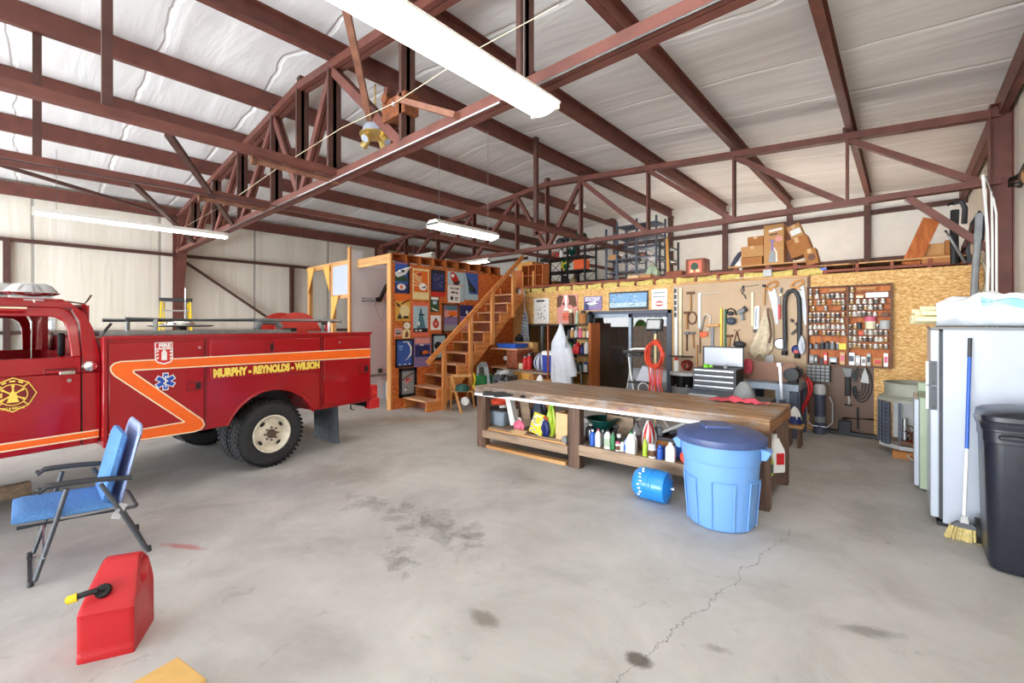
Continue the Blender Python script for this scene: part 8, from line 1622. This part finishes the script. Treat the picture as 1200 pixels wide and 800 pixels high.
for k in range(16): a, b = rg.uniform(.2, .75), rg.uniform(.12, .75); art(mb, *g, [(a, b), (a+rg.uniform(.03, .12), b+.02), (a+.08, b+rg.uniform(.03, .06)), (a+.01, b+.05)], ('p_grey', 'p_violet', 'p_dark', 'p_grey')[k % 4])
obj('print', mb, t)
t, mb, *g = sign('cow_poster', 'pink and brown poster of a cow face above the bottle rack', 'poster', 653, 345, 677, 379, 'p_pink'); art(mb, *g, [(0, .55), (.2, .6), (.32, .95), (.12, 1), (0, .9)], 'brown'); art(mb, *g, [(.55, .98), (.9, .95), (.98, .6), (.8, .55), (.62, .7)], 'brown'); art(mb, *g, [(.36, .98), (.52, .98), (.5, .6), (.62, .45), (.3, .45), (.42, .6)], 'p_white', 2); art(mb, *g, [(.28, .12), (.7, .1), (.72, .32), (.5, .4), (.28, .34)], 'p_salmon', 2); art(mb, *g, [(.3, .62), (.38, .66), (.36, .74), (.28, .7)], 'p_dark', 3); art(mb, *g, [(.58, .64), (.66, .62), (.66, .72), (.6, .73)], 'p_dark', 3); art(mb, *g, [(.36, .2), (.42, .2), (.42, .26), (.36, .26)], 'brown', 3); art(mb, *g, [(.56, .19), (.62, .19), (.62, .25), (.56, .25)], 'brown', 3); obj('print', mb, t)
t, mb, *g = sign('enamel_sign', 'purple SOCONY sign with white winged horse above the glass door', 'sign', 684.5, 347, 705.5, 363.5, 'p_violet'); x0, x1, z0, z1, y = g; art(mb, *g, [(0, .02), (.3, .02), (.25, .6), (.04, .62)], 'p_navy'); mb.text('SOCONY', (z1-z0)*.36, ((x0+x1)/2, y-.003, z1-(z1-z0)*.22), UX, UZ, 'white', .001, width=(x1-x0)*.84, bold=.004); art(mb, *g, [(.12, .5), (.4, .56), (.55, .62), (.75, .7), (.62, .55), (.8, .48), (.6, .42), (.5, .3), (.42, .34), (.3, .4)], 'white', 2); art(mb, *g, [(.3, .25), (.7, .3), (.65, .4), (.35, .36)], 'p_grey', 2); obj('print', mb, t)
t, mb, *g = sign('racing_banner', 'wide blue and white picture banner in black frame over the glass door', 'banner', 714, 341.5, 760, 363, 'p_dark'); art(mb, *g, [(.02, .14), (.95, .16), (.97, .9), (.02, .92)], 'p_sky'); art(mb, *g, [(.02, .14), (.95, .16), (.96, .4), (.02, .4)], 'p_pale', 2); rg = random.Random(9)
for k in range(40): a, b = rg.uniform(.04, .88), rg.uniform(.2, .84); art(mb, *g, [(a, b), (a+rg.uniform(.02, .07), b+.03), (a+.04, b+rg.uniform(.04, .1))], ('p_white', 'p_blue', 'p_navy', 'p_white')[k % 4], 3+k % 3)
obj('print', mb, t)
t, mb, *g = sign('gas_sign', 'white tin sign with faint lettering and red oval at right of the banner', 'sign', 764, 338.5, 782, 362, 'p_white'); x0, x1, z0, z1, y = g; 
for zz in (.82, .62): mb.prism([(x0+(x1-x0)*a, z0+(z1-z0)*(zz+b)) for a, b in ((.1, -.04), (.88, -.03), (.88, .03), (.1, .03))], (0, y, 0), UX, UZ, (0, -.0008, 0), 'p_grey')
art(mb, *g, [(.5+.26*math.cos(2*PI*i/20), .27+.14*math.sin(2*PI*i/20)) for i in range(20)], 'p_red', 2); art(mb, *g, [(.5+.26*math.cos(2*PI*i/20), .27+.05*math.sin(2*PI*i/20)) for i in range(20)], 'p_white', 3); obj('print', mb, t)
# ================================================================ things on the loft and along the right wall
def lo(u, Y): return onY(u, 330, Y).x
def carton(label, u0, v0, u1, v1, Y, dep=.35, m='card', tilt=0., name='cardboard_box', cat='box', tape=True, rz=0., base=None):
    x0, x1, z0, z1 = rectw(u0, v0, u1, v1, Y); w_, h_ = x1-x0, z1-z0
    t = thing(name, label, cat, ((x0+x1)/2, Y, z0 if base is None else base), 0, 'boxes on the loft'); t.rotation_euler = (0, tilt, rz)
    mb = MB(); mb.box2((-w_/2, 0, 0), (w_/2, dep, h_), m); obj('carton', mb, t, bev=.004)
    if tape: mb = MB(); mb.box2((-.03, -.002, h_*.72), (.03, 0, h_), 'card_light'); mb.box2((-.03, .02, h_), (.03, dep-.02, h_+.002), 'card_light'); obj('tape', mb, t)
    return t, w_, h_
LZ = LOFT+.013
# radio-shaped printed crate
x0, x1, z0, z1 = rectw(803.5, 303, 826, 320.5, 8.75); t = thing('printed_crate', 'small red brown printed crate alone on the loft edge', 'crate', ((x0+x1)/2, 8.75, LZ)); w_ = x1-x0; h_ = onY(815, 303, 8.75).z-LZ; mb = MB(); mb.box2((-w_/2, 0, 0), (w_/2, .3, h_), 'ply_red'); obj('crate', mb, t, bev=.008); mb = MB(); mb.box2((-w_*.34, -.004, h_*.08), (w_*.34, 0, h_*.9), 'p_salmon'); mb.lathe([(.0, 0), (w_*.2, 0), (w_*.2, .006), (.0, .006)], 'p_green', (-.01, -.002, h_*.5), axis=(0, -1, 0), n=16); mb.box2((-w_*.26, -.008, h_*.12), (-w_*.1, -.004, h_*.3), 'p_cream'); mb.box2((w_*.04, -.008, h_*.12), (w_*.22, -.004, h_*.3), 'p_cream'); obj('printed_front', mb, t)
mb = MB(); x0, x1 = lo(853, 8.72), lo(945, 8.72); zl = onY(900, 316, 8.72).z; mb.box2((x0, 8.72, LZ+.06), (x1, 9.2, LZ+.085), 'lumber_x'); solo('loft_board', mb, 'board laid across the loft edge under the cartons', 'board'); mb = MB(); [mb.box2((x, 8.76, LZ), (x+.06, 9.15, LZ+.059), 'red_joist') for x in (x0+.1, (x0+x1)/2, x1-.2)]; o = solo('board_batten', mb, 'battens carrying the board on the loft edge', 'batten', kind='stuff')
CZ = LZ+.087
t, w_, h_ = carton('tall carton printed with a vacuum cleaner picture on the loft edge', 895, 266, 918.5, 312, 8.8, .32, 'card', base=CZ, tape=False)
mb = MB(); y = -.004
for pts, m in (([(.25, .04), (.62, .04), (.58, .22), (.5, .34), (.36, .34), (.28, .2)], 'p_grey'), ([(.36, .34), (.5, .34), (.48, .52), (.56, .6), (.3, .62), (.38, .52)], 'p_violet'), ([(.62, .04), (.7, .04), (.66, .3), (.52, .42), (.5, .38), (.6, .28)], 'p_white'), ([(.26, .8), (.92, .84), (.92, .9), (.26, .86)], 'p_white'), ([(.3, .72), (.7, .74), (.7, .77), (.3, .75)], 'p_dark'), ([(.75+.18*math.cos(2*PI*i/16), .62+.08*math.sin(2*PI*i/16)) for i in range(16)], 'p_pink')):
    mb.prism([(-w_/2+w_*a, h_*b) for a, b in pts], (0, 0, 0), UX, UZ, (0, y, 0), m)
obj('printed_front', mb, t)
carton('wide tan carton left of the tall printed carton', 868.5, 296.5, 894.5, 309, 8.8, .34, 'card', base=CZ+.155)
carton('low open carton under the wide tan carton', 868.5, 309, 893, 314, 8.78, .36, 'card_dark', base=CZ, tape=False)[0].scale = (1, 1, 1.9)
carton('small brown carton on top of the wide tan carton', 876, 285, 894.3, 296, 8.85, .28, 'card_dark', base=CZ+.155+.2)
t, w_, h_ = carton('orange carton tilted against the tall printed carton', 927, 288, 953, 310, 8.9, .34, 'card_dark', R(-17), base=CZ+.12)
t, w_, h_ = carton('taped upper carton tilted on top of the orange carton', 927.5, 271.5, 943, 288, 8.92, .28, 'card', R(-20), base=CZ+.43); mb = MB(); mb.box2((-w_*.4, -.003, h_*.25), (w_*.4, 0, h_*.65), 'white'); obj('shipping_label', mb, t)
t, w_, h_ = carton('brown carton with round print leaning lowest at the right of the stack', 945, 303, 960, 322, 8.78, .3, 'card_dark', R(-12), base=LZ+.02); mb = MB(); mb.cyl((0.01, -.004, h_*.45), (.01, 0, h_*.45), w_*.3, 'brown', n=18); obj('round_print', mb, t)
t = thing('folded_umbrella', 'dark blue folded sail-like umbrella leaning beside the cartons', 'umbrella', (0, 0, 0)); a, b = onY(855, 316, 8.85), onY(869, 294, 8.95); mb = MB(); mb.tube([a, a.lerp(b, .2), a.lerp(b, .55), a.lerp(b, .85), b], [.03, .06, .085, .075, .012], 'slate', n=12, flat=.5); obj('canopy', mb, t); mb = MB(); mb.prism([(p.x, p.z) for p in (onY(860, 317, 8.83), onY(867, 305, 8.83), onY(870, 314, 8.83), onY(868, 318, 8.83))], (0, 8.83, 0), UX, UZ, (0, .02, 0), 'white'); obj('white_panel', mb, t)
mb = MB(); c = onY(900, 320, 8.66); mb.box((c.x, 8.64, c.z), (.13, .08, .12), 'grey_light'); mb.tube([(c.x, 8.64, c.z-.05), (c.x-.5, 8.67, WTOP+.02), (c.x-1.2, 8.67, WTOP+.03)], .008, 'cream', n=5); solo('junction_box', mb, 'white electrical box under the loft edge below the tall carton', 'box', bev=.006)
mb = MB(); a, b = onY(961, 320, 8.68), onY(965, 323.5, 8.68); mb.box2((a.x, 8.66, WTOP+.062), (a.x+.09, 8.8, WTOP+.1), 'blue'); solo('blue_packet', mb, 'small blue packet on the chipboard wall top', 'packet')
mb = MB(); c = onY(1001, 308, 8.75); mb.ball((c.x, 8.75, c.z), .1, 'rust_brown', sc=(1.0, .4, .3)); mb.ball((c.x+.08, 8.75, c.z+.02), .035, 'rust_brown'); mb.cyl((c.x, 8.75, WTOP+.06), (c.x-.02, 8.75, c.z), .008, 'rust_brown'); solo('duck_decoy', mb, 'small brown duck-like ornament on a wire above the chipboard wall', 'ornament')
# leaning board, boxes and clutter at the right end
mb = MB(); a, b = onY(1066, 313, 8.85), onY(1092, 256, 9.0); mb.bar((a.x, 8.9, WTOP+.065), (b.x, 9.05, b.z), .2, .045, 'ply_orange', UN); solo('leaning_board', mb, 'wide orange brown board leaning diagonally above the chipboard wall', 'board')
WZ = WTOP+.062
def wbox(label, u0, v0, u1, v1, Y, m, name='wooden_box', dep=.3, base=WZ):
    x0, x1, z0, z1 = rectw(u0, v0, u1, v1, Y); t = thing(name, label, 'box', ((x0+x1)/2, Y, base), 0, 'boxes at the right end of the loft'); w_ = x1-x0; h_ = z1-base; mb = MB(); mb.box2((-w_/2, 0, 0), (w_/2, dep, h_), m); obj('box', mb, t, bev=.004); return t, h_
wbox('long orange box on the wall top behind the leaning board', 1080, 299, 1118, 312, 8.72, 'card_dark'); wbox('tall narrow orange box at the right of the long box', 1107.5, 281, 1118.5, 312, 9.03, 'card_dark', 'wooden_box', .2); wbox('round-cornered tan tub on the long orange box', 1081, 285.5, 1107, 299.5, 9.03, 'card', 'tan_tub', .25)
for k, (pts, r, m, l) in enumerate((([(1119, 246, 8.6), (1118, 270, 8.6), (1119, 309, 8.6)], .045, 'black', 'thick black pipe standing at the right end of the wall'), ([(1107.5, 270, 8.5), (1112, 276, 8.5), (1124, 296, 8.5), (1131, 307.5, 8.6)], .018, 'galvanised', 'bent grey rod leaning across the black pipe'), ([(1122, 307, 8.6), (1130, 290, 8.6), (1139, 270, 8.6), (1145, 258, 8.6)], .03, 'steel_dark', 'dark slanted bar behind the grey conduit'), ([(1110, 240, 8.5), (1117, 238, 8.5), (1127, 236, 8.5), (1131, 244, 8.5), (1130, 262, 8.5)], .03, 'charcoal', 'curled black hose at the top of the black pipe'), ([(1147.5, 250, 7.9), (1146, 280, 7.9), (1143.5, 310, 7.9), (1141, 352, 7.9), (1140, 420, 7.9)], .035, 'grey', 'grey conduit running down the right end of the chipboard wall'), ([(1136, 308, 8.6), (1134, 290, 8.6), (1139, 262, 8.6), (1148, 248, 8.5), (1153, 256, 8.5), (1151, 280, 8.5), (1146, 300, 8.5)], .02, 'charcoal', 'loop of black cable behind the grey conduit'))):
    mb = MB(); mb.tube([onY(*p) for p in pts], r, m, n=8); solo('pipe' if 'pipe' in l or 'conduit' in l else 'rod' if 'rod' in l or 'bar' in l else 'hose', mb, l, 'pipe' if 'pipe' in l or 'conduit' in l else 'rod' if 'rod' in l or 'bar' in l else 'hose')
for k, (pts, l) in enumerate((([(1152, 205, 7.6), (1154, 230, 7.6), (1157, 270, 7.6), (1158, 310, 7.6), (1156.5, 356, 7.6), (1156, 430, 7.6)], 'first'), ([(1153, 205, 7.6), (1162, 225, 7.6), (1163, 280, 7.6), (1163, 356, 7.6), (1163, 430, 7.6)], 'second'), ([(1155, 206, 7.6), (1164, 232, 7.6), (1167.5, 250, 7.6), (1168, 356, 7.6), (1168, 430, 7.6)], 'third'))):
    mb = MB(); mb.tube([onY(*p) for p in pts], .011 if k else .015, 'white', n=8); solo('white_cable', mb, '%s thick white cable from the left running down beside the right column' % l, 'cable', group='white cables by the column')
mb = MB(); x0, x1, z0, z1 = rectw(1146, 311, 1155, 400, 8.3); mb.box2((x0, 8.3, 0), (x1, 8.33, z1), 'osb'); solo('chipboard_strip', mb, 'narrow chipboard strip beside the grey conduit', 'strip')
t = thing('wire_coil', 'coil of pale wire hanging over the chipboard strip', 'wire', (0, 0, 0))
for k in range(4): mb = MB(); mb.tube([onY(1150+(4+k*.6)*math.cos(a), 325+(16+k)*math.sin(a), 8.15-.01*k) for a in [2*PI*i/16 for i in range(16)]], .007, 'cream' if k % 2 else 'rust_brown', n=5, closed=True); obj('loop', mb, t)
t = thing('cable_bundle', 'bundle of black cables running along the right wall to the column', 'cables', (0, 0, 0))
for k in range(5): mb = MB(); mb.tube([(.93, 7.65, 3.42-.02*k), (.95, 7.2, 3.36-.03*k+.02*math.sin(k)), (.96, 6.4, 3.5-.03*k), (.96, 5.4, 3.72-.04*k), (.96, 4.6, 3.9-.03*k)], .018, ('charcoal', 'black', 'brown')[k % 3], n=6); obj('cable', mb, t)
mb = MB(); mb.bar((.95, 7.0, 3.3), (.95, 4.9, 2.1), .09, .04, 'lumber_y', (1, 0, 0)); solo('wooden_brace', mb, 'wooden brace slanting down the right wall beside the column', 'brace')
# -------------------------------------------------- loft racks
def rack(label, x0, x1, Y, dep, z0, z1, shelves, m, cross=True, mids=()):
    t = thing('shelving_rack', label, 'rack', (0, 0, 0), 0, 'loft racks')
    for x in (x0, x1)+tuple(mids):
        for y in (Y, Y+dep): mb = MB(); mb.box2((x-.02, y-.02, z0), (x+.02, y+.02, z1), m); obj('upright', mb, t)
    for z in shelves: mb = MB(); mb.box2((x0, Y, z-.03), (x1, Y+dep, z), m); obj('shelf', mb, t)
    if cross:
        xs2 = (x0,)+tuple(mids)+(x1,)
        for xa, xb in zip(xs2, xs2[1:]):
            for za, zb2 in zip(shelves, shelves[1:]):
                for s in (0, 1): mb = MB(); mb.bar((xa, Y+dep, za if s else zb2), (xb, Y+dep, zb2 if s else za), .012, .012, m); obj('cross_brace', mb, t)
    return t
RY1 = 9.7
f1 = lambda v, Y=RY1: onY(656, v, Y).z
xa, xb = lo(630, RY1), lo(685.5, RY1)
sh = [LZ+.05, f1(317.5), f1(301.5), f1(285)]
rack('black rack full of plants and toys on the loft, left of the bare rack', xa, xb, RY1, .55, LOFT, f1(279), sh, 'black', True, (lo(645, RY1), lo(665, RY1)))
rg = random.Random(17)
def odd(label, u, lev, m, s=(.1, .1, .2), shape='box', cat='box', name='stored_box'):
    p = (lo(u, RY1+.12), RY1+.2, sh[lev]+.001); mb = MB()
    if shape == 'box': mb.box2((-s[0], -s[1], 0), (s[0], s[1], s[2]), m)
    elif shape == 'ball': mb.ball((0, 0, s[2]*.55), s[2]*.55, m, sc=(s[0]/s[2]*1.6, .8, 1))
    elif shape == 'cyl': mb.lathe([(s[0]*.9, 0), (s[0], .01), (s[0]*.95, s[2]*.7), (s[0]*.5, s[2]*.9), (s[0]*.45, s[2])], m, n=16)
    elif shape == 'plant':
        for k in range(26): a, l = rg.uniform(0, 2*PI), rg.uniform(.5, 1); e = Vector((math.cos(a)*s[0]*l*1.6, math.sin(a)*.12, s[2]*rg.uniform(.25, 1))); mb.tube([(0, 0, .02), e*.6+Vector((0, 0, .05)), e], [.012, .03, .004], m, n=5, flat=.3)
    elif shape == 'star':
        pts = [((.16 if i % 2 else .07)*math.cos(R(90+36*i)), .16+(.16 if i % 2 else .07)*math.sin(R(90+36*i))) for i in range(10)]; mb.prism(pts, (0, -.04, 0), UX, UZ, (0, .08, 0), m)
    solo(name, mb, label, cat, p, group='things on the full loft rack')
odd('small pale carton on the bottom shelf of the full rack', 638, 0, 'card_light', (.13, .1, .14)); odd('tan carton with white label on the bottom shelf of the full rack', 648, 0, 'card', (.12, .1, .17)); odd('dark round pot on the bottom shelf of the full rack', 660, 0, 'black', (.12, .12, .3), 'cyl', 'pot', 'dark_pot'); odd('yellow jar on the bottom shelf of the full rack', 670, 0, 'jar_brass', (.09, .09, .22), 'cyl', 'jar', 'yellow_jar')
odd('yellow star-shaped toy on the middle shelf of the full rack', 660, 1, 'yellow', (.16, .05, .3), 'star', 'toy', 'star_toy'); odd('orange box on the middle shelf of the full rack', 679.5, 1, 'orange', (.17, .12, .27)); odd('green trailing plant on the middle shelf of the full rack', 661, 1, 'green', (.12, .1, .5), 'plant', 'plant', 'trailing_plant'); odd('pale jug on the middle shelf of the full rack', 670, 1, 'grey_light', (.08, .08, .24), 'cyl', 'jug', 'pale_jug')
odd('pale flower bundle on the third shelf of the full rack', 647, 2, 'p_pink', (.1, .08, .28), 'plant', 'plant', 'flower_bundle'); odd('dark green plant on the third shelf of the full rack', 668, 2, 'green_dark', (.14, .1, .34), 'plant', 'plant', 'dark_plant'); odd('white bottle on the third shelf of the full rack', 656, 2, 'white', (.06, .06, .22), 'cyl', 'bottle', 'white_bottle'); odd('red tin on the third shelf of the full rack', 652, 2, 'red', (.07, .07, .16), 'cyl', 'tin', 'red_tin'); odd('dark bundle on the third shelf of the full rack', 637, 2, 'charcoal', (.12, .1, .12), 'ball', 'bundle', 'dark_bundle')
odd('dark basket of leaves on the top shelf of the full rack', 655, 3, 'charcoal', (.14, .1, .18), 'cyl', 'basket', 'dark_basket'); odd('yellow green plant on the top shelf of the full rack', 671, 3, 'green', (.16, .1, .3), 'plant', 'plant', 'leafy_plant'); odd('black helmet on the top shelf of the full rack', 681, 3, 'black', (.14, .1, .22), 'ball', 'helmet', 'black_helmet'); odd('grey plant sprays on the top shelf of the full rack', 662, 3, 'slate', (.14, .1, .34), 'plant', 'plant', 'dry_sprays')
RY2 = 9.45
xa, xm1, xb = lo(708, RY2), lo(724, RY2), lo(780, RY2)
f2 = lambda v: onY(745, v, RY2).z
rack('tall bare dark rack in the middle of the loft', lo(723, RY2), lo(769, RY2), RY2, .5, LOFT, f2(256), [f2(316), f2(301), f2(289), f2(276), f2(262)], 'slate', True, (lo(746, RY2),))
rack('narrow bare rack joined left of the tall bare rack', lo(708, RY2), lo(721, RY2), RY2+.1, .45, LOFT, f2(262), [f2(316), f2(300.5), f2(283)], 'slate', False)
rack('narrow bare rack joined right of the tall bare rack', lo(771, RY2), lo(781.5, RY2), RY2+.1, .55, LOFT, f2(284), [f2(306), f2(292)], 'charcoal', False)
x0, x1 = lo(709, RY2), lo(719, RY2); mb = MB(); mb.box2((x0+.02, RY2+.14, f2(300.5)+.001), (x1-.02, RY2+.45, f2(294)), 'card'); solo('cardboard_box', mb, 'tan carton on the narrow rack left of the bare rack', 'box', bev=.004)
for u, v0, v1, l, m in ((742, 320, 325.5, 'flat tan carton on the loft deck below the bare rack', 'card_light'), (755, 321, 325, 'small tan carton right of the flat carton on the deck', 'card')): p = lo(u, 8.9); mb = MB(); mb.box2((p-.14, 8.9, LZ), (p+.14, 9.2, LZ+.09), m); solo('cardboard_box', mb, l, 'box', bev=.004)
t = thing('bicycle_frame', 'bundle of dark curved tubes stored on the lower shelf of the bare rack', 'tubes', (0, 0, 0)); c = onY(738, 309, RY2+.15)
for k in range(3): mb = MB(); mb.tube([c+Vector((.16*k-.05+.15*math.cos(a), .05*k, .12+.13*math.sin(a))) for a in [2*PI*i/16 for i in range(16)]], .012, 'charcoal' if k else 'grey', n=6, closed=True); obj('hoop', mb, t)
p = onY(768, 316, RY2-.1); crumple('plastic_bag', 'pale green plastic bag at the foot of the bare rack', 'bag', (p.x, 9.2, LZ), .17, .14, .32, 'green_pale', 61); mb = MB(); mb.box2((lo(781, 8.9), 8.85, LZ), (lo(800, 8.9), 9.1, LZ+.11), 'ply_red'); solo('wooden_plank', mb, 'red brown plank block left of the printed crate on the loft', 'plank', bev=.004)
mb = MB(); mb.bar((lo(783.5, 9.4), 9.4, LOFT), (lo(781.5, 9.5), 9.5, f2(284)), .05, .04, 'ply_gold', UN); solo('yellow_stick', mb, 'yellow wooden stick leaning right of the bare rack', 'stick')
# small cubby unit at the stair head
x0, x1, z0, z1 = rectw(608, 319, 632, 341, 8.6); t = thing('cubby_unit', 'orange plywood cubby unit at the head of the stairs', 'shelf', (0, 0, 0)); n = 3
mb = MB(); mb.box2((x0, 9.0, LOFT), (x1, 9.02, 3.3), 'ply_orange'); obj('back', mb, t)
for k in range(n+1): x = x0+(x1-x0)*k/n; mb = MB(); mb.box2((x-.012, 8.72, LOFT+.013), (x+.012, 9.0, 3.25), 'ply_orange'); obj('divider', mb, t)
for z in (LOFT+.014, 2.98, 3.25): mb = MB(); mb.box2((x0, 8.72, z), (x1, 9.0, z+.018), 'ply_orange'); obj('shelf', mb, t)
mb = MB(); mb.box2((PXW+.03, 8.72, LOFT+.013), (x0-.02, 8.75, 3.15), 'ply_orange'); t = solo('plywood_screen', mb, 'orange plywood screen with posts behind the handrail', 'screen')
for x in (PXW+.3, PXW+.65): mb = MB(); mb.box2((x, 8.695, LOFT+.013), (x+.05, 8.72, 3.1), 'post_wood'); obj('post', mb, t)
mb = MB(); x = lo(617, 9.3); mb.box2((x-.3, 9.25, LOFT+.013), (x+.25, 9.6, 3.45), 'ply_gold'); solo('plywood_cabinet', mb, 'gold plywood cabinet behind the stair head cubbies', 'cabinet', bev=.005); mb = MB(); x = lo(626, 9.7); mb.box2((x-.22, 9.7, LOFT+.013), (x+.2, 9.9, 3.75), 'grey_light'); solo('white_board', mb, 'pale tall board behind the plywood cabinet', 'board')
